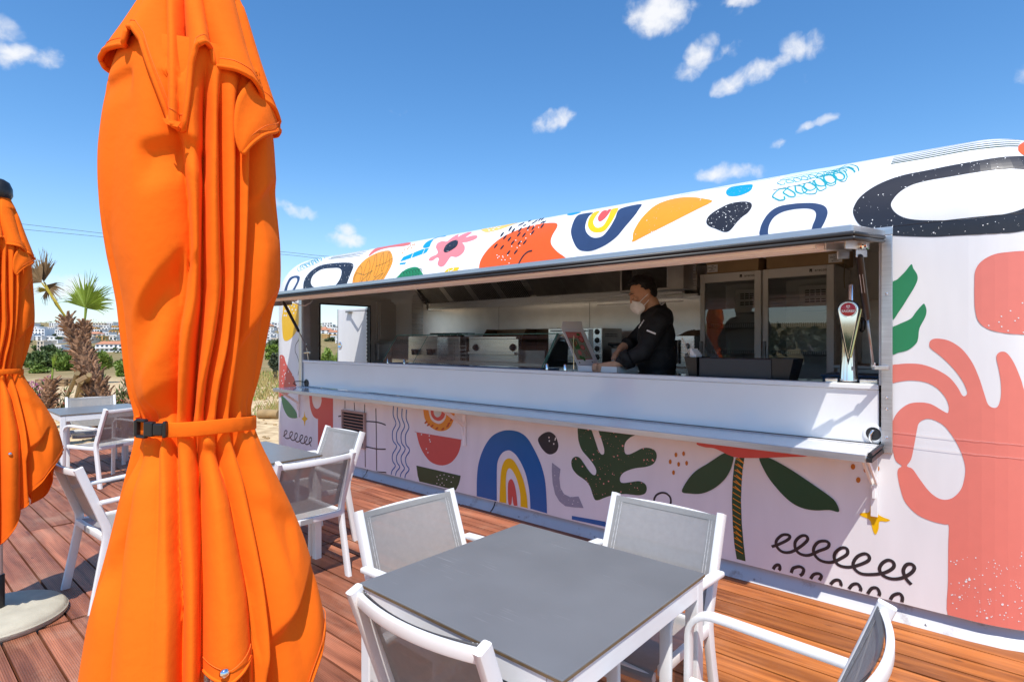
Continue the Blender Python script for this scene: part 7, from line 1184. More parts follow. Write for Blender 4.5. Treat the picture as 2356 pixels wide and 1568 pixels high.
HEM = [(244, 192), (258, 176), (285, 174), (306, 179), (311, 146), (325, 150), (342, 176), (362, 234), (384, 296), (400, 344), (412, 352), (428, 354), (436, 290), (441, 222), (452, 178), (470, 165), (490, 164), (496, 200), (540, 204), (574, 212), (600, 229), (626, 247), (640, 262), (652, 274)]
BOT = [(-1.0, .62), (-.75, .60), (-.5, .57), (-.15, .56), (.0, .58), (.02, .925), (.20, .915), (.42, .935), (.47, .62), (.62, .66), (.80, .79), (1.0, .915)]
def soft_tab(tab, x): return sum(lerp_tab(tab, x + o) for o in (-45, -30, -15, 0, 15, 30, 45)) / 7
def crease_sum(cr, y, x, L, R2):
    if not cr: return 0
    if cr == 'hood': return fold_sum(HD, y, x, L, R2)
    w = smooth(950, 1000, y); a_ = fold_sum(UP, y, x, L, R2) * smooth(150, 330, y) if w < 1 else 0; b_ = fold_sum(LO, y, x, L, R2) if w > 0 else 0
    k = 1 - .35 * math.exp(-((y - 972) / 26.0) ** 2)
    return (a_ * (1 - w) + b_ * w) * k
# places where the cloth sags in below a sloping edge: (x1, y1, x2, y2, fall, recovery, depth)
DENTS = [(326, 696, 412, 582, 48, 140, 52), (318, 905, 396, 862, 52, 100, 46), (566, 770, 668, 628, 60, 230, 56), (338, 376, 412, 350, 34, 90, 40), (428, 358, 478, 372, 22, 60, 26), (584, 470, 650, 385, 44, 140, 32), (466, 1000, 528, 1012, 26, 110, 26), (296, 1012, 356, 996, 30, 70, 22), (620, 1450, 730, 1318, 64, 280, 66), (246, 1250, 290, 1168, 44, 130, 30), (606, 1120, 680, 1180, 40, 120, 24), (258, 232, 312, 214, 20, 60, 16), (430, 610, 456, 590, 30, 120, 16)]
def dent_sum(y, x):
    s = 0; X_ = x + 458
    for x1, y1, x2, y2, fall, rec, d in DENTS:
        u = (X_ - x1) / (x2 - x1)
        if u < -.25 or u > 1.25: continue
        e = y - (y1 + (y2 - y1) * u + 12 * mnoise.noise(Vector((X_ * .02, y1, 1))))
        if e < 0 or e > fall + rec: continue
        v = smooth(0, fall, e) if e < fall else 1 - smooth(fall, fall + rec, e)
        s += d * v * smooth(-.25, .25, u) * (1 - smooth(.85, 1.2, u))
    return s
def cloth_pt(th, y, LT_, RT_, cr, add, seed, back_n=6):
    sn, cs = math.sin(th), math.cos(th)               # th = 0 faces us, +90 deg is the right outline
    L, R2 = soft_tab(LT_, y), soft_tab(RT_, y); side = R2 if sn > 0 else L; dep = .5 * (L + R2) * .92
    x = side * sn; yy = dep * cs
    rr = math.hypot(x, yy) + 1e-6
    if cs > -.05: d = (crease_sum(cr, y, x, L, R2) + (dent_sum(y, x) * .62 if cr == 'cloth' else 0)) * min(1, (cs + .05) * 4 if cs < .2 else 1)
    else: d = 0
    if cs < .25:
        bw = min(1, max(0, .25 - cs) * 2.2); d += bw * min(.42 * rr, 60) * (.5 - .5 * math.cos(back_n * 2 * th + y * .002 + seed)) ** 2.2
    g_ = math.exp(-((y - 970) / 60.0) ** 2); d += g_ * 5 * (.5 + .5 * math.cos(26 * th + 1.3 * math.sin(3 * th + seed)))
    d += 1.6 * mnoise.noise(Vector((x * .012, y * .008, seed))) * (1 - g_)
    k = max(.18, (rr - d + add) / rr)
    return x * k * KL, -yy * k * KL
def make_umbrella(seed=0.0, BOT=BOT, RT=RT):
    u = empty('closed_umbrella')
    NU = 420
    ths = [2 * math.pi * i / NU for i in range(NU)]
    # lower cloth
    ys = [150 + (968 - 150) * j / 120 for j in range(121)]
    q = MB()
    for y in ys:
        for th in ths: p = cloth_pt(th, y, LT, RT, CREASE, 0, seed); q.v.append((p[0], p[1], zy(y)))
    NB = 90; zs = zy(968); hemrow = []
    for j in range(1, NB + 1):
        for th in ths:
            sn, cs = math.sin(th), math.cos(th)
            zb = lerp_tab(BOT, sn) if cs > 0 else .70 + .10 * math.cos(4 * th)
            if cs <= 0: b_ = lerp_tab(BOT, sn); f_ = smooth(0, .5, -cs); zb = b_ * (1 - f_) + zb * f_
            z = zs + (zb - zs) * j / NB; y = 784 - (z - CAM_H) / K
            p = cloth_pt(th, y, LT, RT, CREASE, 0, seed); q.v.append((p[0], p[1], z))
            if j == NB: hemrow.append((p[0], p[1], z))
    rows = len(ys) + NB
    for j in range(rows - 1):
        for i in range(NU): q.face((j * NU + i, (j + 1) * NU + i, (j + 1) * NU + (i + 1) % NU, j * NU + (i + 1) % NU))
    can = q.build('canopy', 'orange', u, smooth=True)
    q = MB(); hr = [Vector(p) for p in hemrow]; q.tube(hr + hr[:1], .0032, 6, cap=False); q.build('canopy_hem', 'orange', can, smooth=True)
    st = [Vector((p[0] * 1.006, p[1] * 1.006, p[2] + .022)) for p in hemrow]
    q = MB(); q.tube(st + st[:1], .0008, 4, cap=False); q.build('hem_seam', 'orange_stitch', can)
    # hood
    q = MB(); NH = 70; hem = []
    def hem_y(th):
        sn, cs = math.sin(th), math.cos(th)
        if cs >= 0: x = sn * (206 if sn < 0 else 190); return lerp_tab(HEM, x + 458)
        a = lerp_tab(HEM, 458 + (-214 if sn < 0 else 194)); return a + 60 * (1 - math.cos(3.5 * (th - math.pi / 2))) * -cs
    for j in range(NH + 1):
        for th in ths:
            yb = hem_y(th); y = -110 + (yb + 110) * (j / NH) ** .9
            xl = math.sin(th) * 200 + 458; jj = j / NH; stand = jj ** 1.5 * (17 * math.exp(-((xl - 322) / 26) ** 2) + 20 * math.exp(-((xl - 472) / 24) ** 2) + 16 * math.exp(-((xl - 590) / 44) ** 2) + 8 * math.exp(-((xl - 250) / 30) ** 2)) if math.cos(th) > 0 else 0
            p = cloth_pt(th, y, HLT, HRT, HCREASE, 5 * jj + 3 + stand, seed + 5)
            m_ = cloth_pt(th, y, LT, RT, CREASE if y > 240 else [], 6, seed) if y > 170 else None
            if m_ and math.hypot(*m_) > math.hypot(*p): w_ = smooth(170, 260, y); p = (p[0] + (m_[0] - p[0]) * w_, p[1] + (m_[1] - p[1]) * w_); ks = 1 + stand * .8 / 200; p = (p[0] * ks, p[1] * ks)
            q.v.append((p[0], p[1], zy(y)))
            if j == NH: hem.append(Vector((p[0], p[1], zy(y))))
    for j in range(NH):
        for i in range(NU): q.face((j * NU + i, (j + 1) * NU + i, (j + 1) * NU + (i + 1) % NU, j * NU + (i + 1) % NU))
    hood_v = list(q.v)
    hood = q.build('vent_hood', 'orange', u, smooth=True, solid=.0022)
    q = MB(); q.tube(hem + hem[:1], .0048, 6, cap=False); q.build('hood_hem', 'orange', hood, smooth=True)
    st = [Vector(hood_v[(NH - 5) * NU + i]) * 1 for i in range(NU)]; st = [Vector((p.x * 1.012, p.y * 1.012, p.z)) for p in st]; q = MB(); q.tube(st + st[:1], .0008, 4, cap=False); q.build('hem_seam', 'orange_stitch', hood)
    # rib pocket that hangs below the hood on the right
    def sp(x, y, o): 
        th = math.asin(max(-.99, min(.99, (x - 458) / lerp_tab(RT, y)))); p = cloth_pt(th, y, LT, RT, [], 10 + o, seed); return Vector((p[0], p[1], zy(y)))
    Lk = catmull([sp(566, 208, 4), sp(536, 262, 3), sp(527, 320, 4), sp(530, 362, 4), sp(539, 384, 3)], False, 4); Rk = catmull([sp(648, 262, 8), sp(622, 298, 10), sp(590, 326, 10), sp(562, 358, 8), sp(545, 386, 4)], False, 4)
    q = MB(); nk = len(Lk) - 1
    def pkf(u, v):
        i = min(nk, int(round(v * nk))); p = Lk[i] + (Rk[i] - Lk[i]) * u; o_ = Vector((p.x, p.y, 0)).normalized(); return p + o_ * (.012 * math.sin(math.pi * u) * (1 - v) - .006 * math.sin(math.pi * min(1, u * 2)) * (1 - v))
    q.grid(pkf, 10, nk); pk = q.build('rib_pocket', 'orange', u, smooth=True, solid=.0025)
    q = MB(); q.tube(Rk, .0042, 6); q.build('pocket_hem', 'orange', pk, smooth=True)
    q = MB(); q.tube([p + Vector((0, 0, .016)) + Vector((p.x, p.y, 0)).normalized() * .002 for p in Rk[:-2]], .0008, 4); q.build('hem_seam', 'orange_stitch', pk)
    q = MB(); tri2 = [sp(400, 340, 6), sp(430, 345, 6), sp(424, 356, 6), sp(406, 352, 6)]; q.add(tri2, [(0, 1, 2, 3)]); q.build('rib_pocket', 'orange', u, solid=.002)
    # strap, buckle
    q = MB(); prof = []
    for th in ths:
        best = None
        for yy in (952, 968, 988):
            p = cloth_pt(th, yy, LT, RT, [], 1, seed); r = math.hypot(*p); best = max(best or 0, r)
        prof.append((math.sin(th), -math.cos(th), best))
    N2 = len(ths); prof = [(a, b_, sum(prof[(i + k) % N2][2] for k in range(-7, 8)) / 15 + .001) for i, (a, b_, _) in enumerate(prof)]
    for k, dz in enumerate((-.0130, -.0118, -.0005, .0005, .0118, .0130)):
        for (a, b_, r) in prof:
            L_ = a * r; q.v.append((a * r * (1.006 if k in (1, 2, 3, 4) else 1.0), b_ * r * (1.006 if k in (1, 2, 3, 4) else 1.0), zy(970) + dz - .003 * a + .002 * math.sin(3 * math.atan2(a, -b_))))
    for k in range(5):
        for i in range(N2): q.face((k * N2 + i, k * N2 + (i + 1) % N2, (k + 1) * N2 + (i + 1) % N2, (k + 1) * N2 + i))
    strap = q.build('tie_strap', 'orange', u, smooth=True, solid=.002, auto=30)
    a0 = R_(-50)
    def onst(ang, dr, dz): 
        i = int(round((ang % (2 * math.pi)) / (2 * math.pi) * N2)) % N2; a, b_, r = prof[i]; return Vector((a * (r + dr), b_ * (r + dr), zy(970) - .003 * a + dz))
    bk = MB()
    for s0, s1, h0 in ((-62, -58, .015), (-50, -40, .0135), (-40, -31, .011), (-32, -28, .015)):
        pa, pb = onst(R_(s0), .006, 0), onst(R_(s1), .006, 0); bk.beam(pa, pb, .012, 2 * h0, up=(0, 0, 1))
    for dz in (-.0145, .0145): bk.beam(onst(R_(-60), .006, dz), onst(R_(-48), .006, dz), .010, .006, up=(0, 0, 1))
    bk.build('buckle', 'black_plastic', strap, bevel=.003)
    # pole, finial, stud
    q = MB(); q.tube([(0, 0, .0), (0, 0, 2.30)], .019, 14); q.build('pole', mat('pole_%d' % (seed * 10), (.62, .60, .56), .35, .7), u, smooth=True, auto=40)
    q = MB(); q.lathe([(.052, 2.245), (.060, 2.262), (.058, 2.30), (.046, 2.33), (.024, 2.345), (.002, 2.348)], n=20); q.build('finial', 'black_plastic', u, smooth=True, auto=50)
    th = R_(9.5); p = cloth_pt(th, 1447, LT, RT, CREASE, 4, seed); q = MB(); q.lathe([(.0085, 0), (.0085, .003), (.005, .007), (.001, .008)], n=12, M=Matrix.Translation((p[0], p[1], zy(1447))) @ Matrix.Rotation(R_(90), 4, 'X')); q.build('stud', 'chrome', can, smooth=True)
    return u
um = make_umbrella()
face_cam = lambda x, y: math.atan2(-x, y)
def put_umb(o, px, Z, lab, rz=0):
    p = at(px, 784, Z=Z); o.location = (p.x, p.y, 0); o.rotation_euler.z = math.atan2(-p.x, p.y) + rz; tag(o, lab, 'umbrella', 'closed orange umbrellas'); return p
pA = put_umb(um, 458, 1.125, 'large closed orange umbrella in the foreground, tied with a strap')
BOT2 = [(-1.0, .62), (-.75, .58), (-.5, .52), (-.15, .47), (0, .46), (.12, .49), (.3, .56), (.5, .66), (.56, .70), (.62, .73), (.8, .82), (1.0, .90)]
RT2 = [(y, r * (1.0 if y < 1005 else 1 + .14 * min(1, (y - 1005) / 300))) for y, r in RT]
um2 = make_umbrella(3.3, BOT2, RT2); pB = put_umb(um2, -4, 3.0, 'closed orange umbrella with black finial at the left edge')
def umb_base():
    b_ = empty('umbrella_base')
    q = MB(); q.lathe([(.33, .004), (.345, .006), (.352, .030), (.360, .036), (.368, .044), (.370, .064), (.362, .070), (.36, .078), (.34, .094), (.28, .106), (.10, .116), (.05, .118)], n=64); q.build('concrete_slab', 'concrete', b_, smooth=True, auto=50)
    for k in range(5): a = 2 * math.pi * k / 5 + .4; MB().lathe([(.045, 0), (.05, .02), (.04, .0035)], (.28 * math.cos(a), .28 * math.sin(a), 0), 12).build('foot', 'concrete', b_)
    q = MB(); q.lathe([(.034, .118), (.034, .30), (.030, .305), (.0225, .305), (.0225, .20)], n=20); q.build('pole_socket', 'black_plastic', b_, smooth=True, auto=40)
    q = MB(); q.lathe([(.022, 0), (.022, .006), (.014, .009)], (.16, -.14, .109), 16); q.build('screw_cap', 'alu', b_, smooth=True, auto=40)
    return b_
b0 = umb_base(); b0.scale = (.79, .79, .92); b0.location = (pB.x, pB.y, 0); tag(b0, 'round beige concrete umbrella base at the left bottom edge', 'umbrella base', 'umbrella bases')
b1 = copy_tree(b0); b1.location = (pA.x, pA.y, 0); tag(b1, 'round concrete base below the large foreground umbrella', 'umbrella base', 'umbrella bases')
# ================================================================= plants
def leafcloud(q, n, c, rad, size, rnd_, mi=0, flat=0.0, shell=.55, long=1.6, up=0.0):
    """leaf sized faces spread through an ellipsoid"""
    c = Vector(c)
    for i in range(n):
        d = Vector((rnd_.gauss(0, 1), rnd_.gauss(0, 1), rnd_.gauss(0, 1))).normalized(); r = shell + (1 - shell) * rnd_.random() ** .6
        if rnd_.random() < .2: r *= rnd_.random()
        p = c + Vector((d.x * rad[0], d.y * rad[1], d.z * rad[2])) * r
        a = (d + Vector((rnd_.uniform(-1, 1), rnd_.uniform(-1, 1), rnd_.uniform(-.6, 1) + up)) * .9).normalized(); b_ = a.cross(Vector((rnd_.uniform(-1, 1), rnd_.uniform(-1, 1), rnd_.uniform(-1, 1))))
        if b_.length < 1e-3: continue
        b_.normalize(); s = size * rnd_.uniform(.6, 1.3); a *= s * long; b_ *= s * .45
        o = len(q.v); q.v += [tuple(p - a * .5), tuple(p + b_), tuple(p + a * .5), tuple(p - b_)]; q.f.append((o, o + 1, o + 2, o + 3)); q.m.append(mi)
def clumps(q, n, c, rad, k, size, rnd_, full=False, **kw):
    c = Vector(c)
    for i in range(k):
        d = Vector((rnd_.gauss(0, 1), rnd_.gauss(0, 1), rnd_.gauss(0, .8) if full else abs(rnd_.gauss(0, 1)) * .9 - .25)).normalized(); p = c + Vector((d.x * rad[0], d.y * rad[1], d.z * rad[2])) * rnd_.uniform(.35, .8); f = rnd_.uniform(.28, .5)
        leafcloud(q, n // k, p, (rad[0] * f, rad[1] * f, rad[2] * f), size, rnd_, **kw)
def ground_at(px, Z):
    p = at(px, 784, Z=Z); return Vector((p.x, p.y, gz(p.x, p.y)))
def z_at(v, Z): return CAM_H - (v - CY) / FPX * Z
def bush(px, vt, Z, wpx, m, name, label, cat, n=1500, size=.06, trunk=True, group=None, seed=0, shrink=1.0, low=.02, **kw):
    b_ = ground_at(px, Z); top = z_at(vt, Z); h = max(.25, top - b_.z); w = wpx * Z / FPX / 2; rr_ = random.Random(int(px * 7 + vt) + seed)
    t = empty(name, b_, label=label, cat=cat, group=group)
    q = MB(); th = h * (.30 if trunk else low); clumps(q, n, (0, 0, th + (h - th) * .42), (w, w, (h - th) * .56), max(6, int(n / 110)), size, rr_, full=not trunk, **kw); q.build('foliage', m, t)
    q = MB(); 
    for i in range(4 if trunk else 3):
        a = rr_.uniform(0, 6.28); r0 = max(.012, h * .022); q.tube([(0, 0, -.05), (.05 * math.cos(a) * h, .05 * math.sin(a) * h, th * .7), (.32 * w * math.cos(a), .32 * w * math.sin(a), th + (h - th) * .4), (.6 * w * math.cos(a), .6 * w * math.sin(a), th + (h - th) * .7)], [r0, r0 * .8, r0 * .5, r0 * .15], 5)
    q.build('stem', 'trunk_brown', t); return t
def fan_frond(t, base, root, tipdir, radius, spread, m, stalk_m, rnd_, nseg=34, droop=.2, bend=0):
    """fan palm leaf: stalk from base to root, pleated blade with free tips"""
    base, root = Vector(base), Vector(root); d = (root - base); q = MB(); mid = (base + root) / 2 + Vector((bend, 0, -.02))
    q.sweep([base, base + (mid - base) * .5, mid, root], [(-.014, -.007), (.014, -.007), (.010, .006), (-.010, .006)], (SN * 0 + CS, SN, 0)); fr = q.build('frond', stalk_m, t)
    tip = Vector(tipdir).normalized(); nrm_ = Vector((SN, -CS, .25)).normalized(); side = tip.cross(nrm_).normalized(); q = MB(); qt = MB()
    dr = lambda a, r, k: root + (tip * math.cos(a) + side * math.sin(a)) * r + nrm_ * k + Vector((0, 0, -droop * r * r / radius * abs(math.sin(a))))
    q.v.append(tuple(root)); prev = None
    for i in range(nseg):
        a0 = -spread + 2 * spread * i / nseg; a1 = -spread + 2 * spread * (i + 1) / nseg; am = (a0 + a1) / 2 + rnd_.gauss(0, .018); rl = radius * (1 - .18 * abs(am / spread) ** 2) * rnd_.uniform(.80, 1.10); rb = rl * rnd_.uniform(.58, .64); fold = .030 * radius
        if prev is None: q.v.append(tuple(dr(a0, rb, 0))); prev = len(q.v) - 1
        bx = Vector((rnd_.uniform(-.08, .08), rnd_.uniform(-.08, .08), rnd_.uniform(-.14, .03))) * radius; o = len(q.v)
        q.v += [tuple(dr(am, rb * 1.02, fold)), tuple(dr(a1, rb, 0)), tuple(dr(am, rl * .92, 0) + bx * .5), tuple(dr(am, rl * 1.08, 0) + bx)]
        q.f += [(0, prev, o), (0, o, o + 1), (prev, o, o + 2), (o, o + 3, o + 2), (o, o + 1, o + 3)]; q.m += [0] * 5; prev = o + 1
        if rnd_.random() < .5: p = dr(am, rl * .9, 0) + bx * .5; qt.tube([p, p + (p - root).normalized() * radius * .14 + Vector((rnd_.uniform(-.05, .05), rnd_.uniform(-.05, .05), -.06)) * radius], .0022, 3)
    q.build('leaf', m, fr); 
    if qt.v: f_ = qt.build('leaf_threads', 'frond_brown', fr); f_['kind'] = 'stuff'
    return fr
def palm_trunk(t, pts, rads, nboot, rnd_, name='trunk', bsize=.10):
    q = MB(); q.tube(pts, rads, 12); q.build(name, 'bark', t, smooth=True)
    P = [Vector(p) for p in pts]; L = [0]
    for a, b_ in zip(P, P[1:]): L.append(L[-1] + (b_ - a).length)
    boots = []
    for i in range(nboot):
        s = L[-1] * (i + rnd_.random() * .6) / nboot; k = max(j for j in range(len(P) - 1) if L[j] <= s); f = (s - L[k]) / (L[k + 1] - L[k] + 1e-9)
        c = P[k] + (P[k + 1] - P[k]) * f; r = rads[k] + (rads[k + 1] - rads[k]) * f; ax = (P[k + 1] - P[k]).normalized(); a = i * 2.399 + rnd_.uniform(-.3, .3)
        e1 = ax.orthogonal().normalized(); e2 = ax.cross(e1); o_ = e1 * math.cos(a) + e2 * math.sin(a); sd = ax.cross(o_)
        h = bsize * rnd_.uniform(.9, 1.9); w = bsize * rnd_.uniform(.6, 1.0); lean = rnd_.uniform(.3, 1.0)
        b0 = c + o_ * r * .92 - ax * h * .25; qv = []
        for v in range(4):
            vv = v / 3; out = o_ * (lean * h * vv ** 1.5) ; ww = w * (1 - .62 * vv); 
            for u in (-1, -.4, .4, 1): qv.append(b0 + ax * h * vv + out + sd * (ww * u * .6) - o_ * (abs(u) ** 2 * w * .16) + o_ * (.012 if abs(u) < .5 else 0) + Vector((rnd_.uniform(-1, 1), rnd_.uniform(-1, 1), rnd_.uniform(-1, 1))) * bsize * .07)
        boots.append(qv)
    return boots
def build_boots(t, boots, cap=300):
    fs = [(4 * v + u, 4 * v + u + 1, 4 * v + u + 5, 4 * v + u + 4) for v in range(3) for u in range(3)]
    near = sorted(boots, key=lambda b_: (b_[0] + t.location).to_2d().length)
    for i, b_ in enumerate(near[:cap]): q = MB(); q.add(b_, fs); q.build('leaf_base', 'boot', t, solid=.012)
    if near[cap:]:
        q = MB()
        for b_ in near[cap:]: q.add(b_, fs)
        o = q.build('leaf_bases', 'boot', t, solid=.012); o['kind'] = 'stuff'
# ---- the two-trunked fan palm
rp = random.Random(21); ZP = 10.2
base = ground_at(232, ZP); palm = empty('fan_palm', base, label='twin trunked fan palm with shaggy brown trunk, propped by timber stakes', cat='palm tree')
lp = lambda u, v, dz=0: at(u, v, Z=ZP + dz) - base
b2 = [lp(232, 1000), lp(231, 935), lp(216, 880), lp(201, 845), lp(190, 815), lp(178, 790), lp(163, 758), lp(153, 733)]
b3 = [lp(205, 850, .05), lp(196, 815, .08), lp(195, 785, .1), lp(195, 758, .1), lp(194, 742, .1)]
k_ = ZP / FPX
boots = palm_trunk(palm, b2, [x * k_ for x in (29, 25, 20, 15.5, 13, 9, 6.5, 5)], 360, rp, bsize=.085); boots += palm_trunk(palm, b3, [x * k_ for x in (11, 8.5, 7.2, 6.5, 4.5)], 110, rp, bsize=.075)
build_boots(palm, boots)
fan_frond(palm, lp(194, 742, .1), lp(196, 708, .1), lp(208, 640, .1) - lp(196, 708, .1), 84 * k_, 1.35, 'frond_green', 'frond_green', rp, 44)
fan_frond(palm, lp(194, 742, .1), lp(199, 709, .12), lp(230, 690, .1) - lp(199, 709, .1), 62 * k_, .7, 'frond_green', 'frond_green', rp, 16)
fan_frond(palm, lp(153, 732), lp(101, 648), lp(99, 590) - lp(101, 648), 70 * k_, .62, 'frond_brown', 'frond_yellow', rp, 26, bend=-.03)
fan_frond(palm, lp(154, 732), lp(96, 650, -.1), lp(66, 622) - lp(96, 650), 66 * k_, .8, 'frond_brown', 'frond_yellow', rp, 20, bend=.05)
fan_frond(palm, lp(152, 732), lp(104, 656, .1), lp(132, 668) - lp(104, 656), 44 * k_, .8, 'frond_brown', 'frond_yellow', rp, 18, bend=.10)
fan_frond(palm, lp(150, 730), lp(112, 668, .1), lp(78, 664) - lp(112, 668), 38 * k_, .35, 'frond_yellow', 'frond_yellow', rp, 8, bend=-.08)
fan_frond(palm, lp(151, 731), lp(108, 664, .1), lp(103, 690) - lp(108, 664), 34 * k_, .3, 'frond_brown', 'frond_green', rp, 7, bend=.02)
def stake(a, b_, r, label):
    a, b_ = Vector(a), Vector(b_); q = MB(); q.tube([Vector((0, 0, 0)), (b_ - a) * .5, (b_ - a)], [r, r * .97, r * .94], 12); o = q.build('timber_stake', 'stake', None, loc=a, smooth=True, auto=40); return tag(o, label, 'stake', 'stakes propping the palms')
def gpt(u, v): 
    Zs = 6
    for _ in range(30): p = at(u, 784, Z=Zs); Zs = FPX * (CAM_H - gz(p.x, p.y)) / (v - CY)
    return at(u, v, Z=Zs)
stake(gpt(143, 938), at(178, 858, Z=ZP - .35), .042, 'long leaning timber stake furthest left against the palm trunk')
stake(gpt(168, 945), at(186, 878, Z=ZP - .45), .042, 'middle timber stake below the slanted block on the palm trunk')
stake(gpt(164, 962), at(205, 862, Z=ZP - .5), .042, 'steep timber stake at the front of the palm trunk')
q = MB(); a, b_ = at(177, 878, Z=ZP - .52), at(198, 866, Z=ZP - .52); q.beam(Vector(), b_ - a, .04, .075, up=(0, 0, 1)); tag(q.build('timber_block', 'pallet', None, loc=a, bevel=.006), 'short slanted timber block nailed across the stakes at the palm', 'timber block')
# small palm stump with a single green leaf
base2 = ground_at(108, 9.4); sp_ = empty('young_palm', base2, label='young palm stump with one upright green leaf behind the left table', cat='palm tree')
lq = lambda u, v: at(u, v, Z=9.4) - base2
bt = palm_trunk(sp_, [lq(104, 965), lq(108, 930), lq(114, 900), lq(119, 874)], [x * 9.4 / FPX for x in (15, 11, 8, 6)], 90, rp, bsize=.07); build_boots(sp_, bt)
fan_frond(sp_, lq(119, 874), lq(121, 848), lq(127, 812) - lq(121, 848), 38 * 9.4 / FPX, .22, 'frond_green', 'frond_green', rp, 9)
base3 = ground_at(296, 9.0); sp3 = empty('young_palm', base3, label='shaggy palm trunk just left of the large umbrella', cat='palm tree')
lq3 = lambda u, v: at(u, v, Z=9.0) - base3
bt = palm_trunk(sp3, [lq3(318, 990), lq3(314, 950), lq3(312, 925)], [x * 9 / FPX for x in (24, 20, 12)], 70, rp, bsize=.09); build_boots(sp3, bt); fan_frond(sp3, lq3(312, 925), lq3(330, 880), (.3, .1, 1), .4, 1.2, 'frond_green', 'frond_green', rp, 24)
stake(gpt(276, 942), at(300, 895, Z=8.8), .05, 'timber stake leaning right by the large umbrella')
# ---- bushes
bush(95, 800, 38, 92, 'leaf_mid', 'green_bush', 'big bright green bush below the white villa, left of the palms', 'bush', 2600, .14, False)
bush(140, 804, 40, 62, 'leaf_mid', 'green_bush', 'rounded green bush directly left of the palm trunk', 'bush', 2000, .13, False)
bush(160, 812, 34, 60, 'leaf_light', 'green_bush', 'light green grassy bush touching the palm trunk', 'bush', 2200, .13, False, up=1.2, long=2.6)
bush(92, 830, 31, 62, 'leaf_light', 'low_bush', 'low flat pale green bush on the edge of the sand', 'bush', 900, .10, False)
bush(58, 806, 44, 40, 'leaf_dark', 'green_bush', 'dark green bush at the edge of the left umbrella', 'bush', 1500, .15, False)
bush(112, 790, 90, 40, 'leaf_dark', 'dark_tree', 'dark tree in front of the glass fronted building', 'tree', 1300, .35)
bush(232, 806, 24, 46, 'leaf_light', 'pine_sapling', 'feathery young pine right of the palm trunk', 'tree', 2600, .075, True, up=.6, long=3.0)
bush(276, 824, 28, 38, 'leaf_light', 'green_bush', 'small fresh green bush beside the large umbrella', 'bush', 900, .09, False)
bush(277, 822, 33, 24, 'leaf_grey', 'grey_bush', 'grey green bush behind the small fresh green bush', 'bush', 900, .10, False)
bush(634, 812, 26, 34, 'leaf_grey', 'olive_tree', 'olive tree beside the far end of the trailer', 'tree', 2400, .085)
bush(628, 790, 60, 40, 'leaf_light', 'garden_palms', 'pale green garden trees behind the olive tree', 'tree', 1500, .26, False)
bush(640, 776, 95, 40, 'leaf_dark', 'dark_tree', 'dark conifer far behind the olive tree', 'tree', 1200, .4)
bush(757, 792, 17, 40, 'leaf_light', 'green_shrub', 'bright green shrub seen through the open end door', 'bush', 2600, .06, True)
bush(776, 812, 13.5, 34, 'leaf_light', 'reed_clump', 'yellow green reeds seen at the bottom of the end door', 'reeds', 1300, .05, False, up=2.5, long=5)
bush(752, 806, 14, 26, 'leaf_mid', 'reed_clump', 'darker reeds at the left of the end door', 'reeds', 900, .05, False, up=2.5, long=5)
def oleander(px, v0, vt, Z, wpx, label, flower=None, lean=0):
    b_ = at(px, v0, Z=Z); b_.z = gz(b_.x, b_.y); h = z_at(vt, Z) - b_.z; w = wpx * Z / FPX / 2; rr_ = random.Random(int(px)); t = empty('oleander', b_, label=label, cat='oleander', group='oleanders on the sand')
    ql, qs, qf = MB(), MB(), MB()
    for i in range(13):
        a = rr_.uniform(0, 6.28); r = rr_.uniform(.2, 1) * w; tip = Vector((r * math.cos(a) + lean * CS, r * math.sin(a) + lean * SN, h * rr_.uniform(.55, 1.0))); mid = tip * .5 + Vector((0, 0, h * .08)); qs.tube([(0, 0, -.05), mid, tip], [.008, .006, .003], 4)
        for k in range(26):
            f = rr_.uniform(.35, 1.0); p = (mid * (1 - abs(2 * f - 1)) if f < .5 else mid + (tip - mid) * (2 * f - 1)); d = ((tip - mid).normalized() + Vector((rr_.uniform(-1, 1), rr_.uniform(-1, 1), rr_.uniform(-.6, .8)))).normalized(); s_ = d.cross(Vector((rr_.uniform(-1, 1), rr_.uniform(-1, 1), 1))).normalized(); L_ = rr_.uniform(.09, .15)
            o = len(ql.v); ql.v += [tuple(p), tuple(p + d * L_ * .5 + s_ * .011), tuple(p + d * L_), tuple(p + d * L_ * .5 - s_ * .011)]; ql.f.append((o, o + 1, o + 2, o + 3)); ql.m.append(0)
        if flower: leafcloud(qf, 26 if flower == 'petal' else 5, tip, (.07, .07, .05), .035 if flower == 'petal' else .022, rr_, long=1)
    ql.build('leaves', 'leaf_mid', t); qs.build('stems', 'trunk_brown', t)
    if flower: qf.build('flowers', flower, t)['kind'] = 'stuff'
oleander(100, 905, 868, 11.5, 62, 'oleander with pink flowers beside the left umbrella', 'petal')
oleander(152, 925, 886, 9.6, 40, 'small oleander with dark red buds between the stakes', 'petal_red')
oleander(250, 930, 872, 9.2, 60, 'leaning oleander with few red flowers right of the palm', 'petal_red', .25)
oleander(232, 890, 862, 12.5, 40, 'leafy oleander just behind the palm trunk at right')
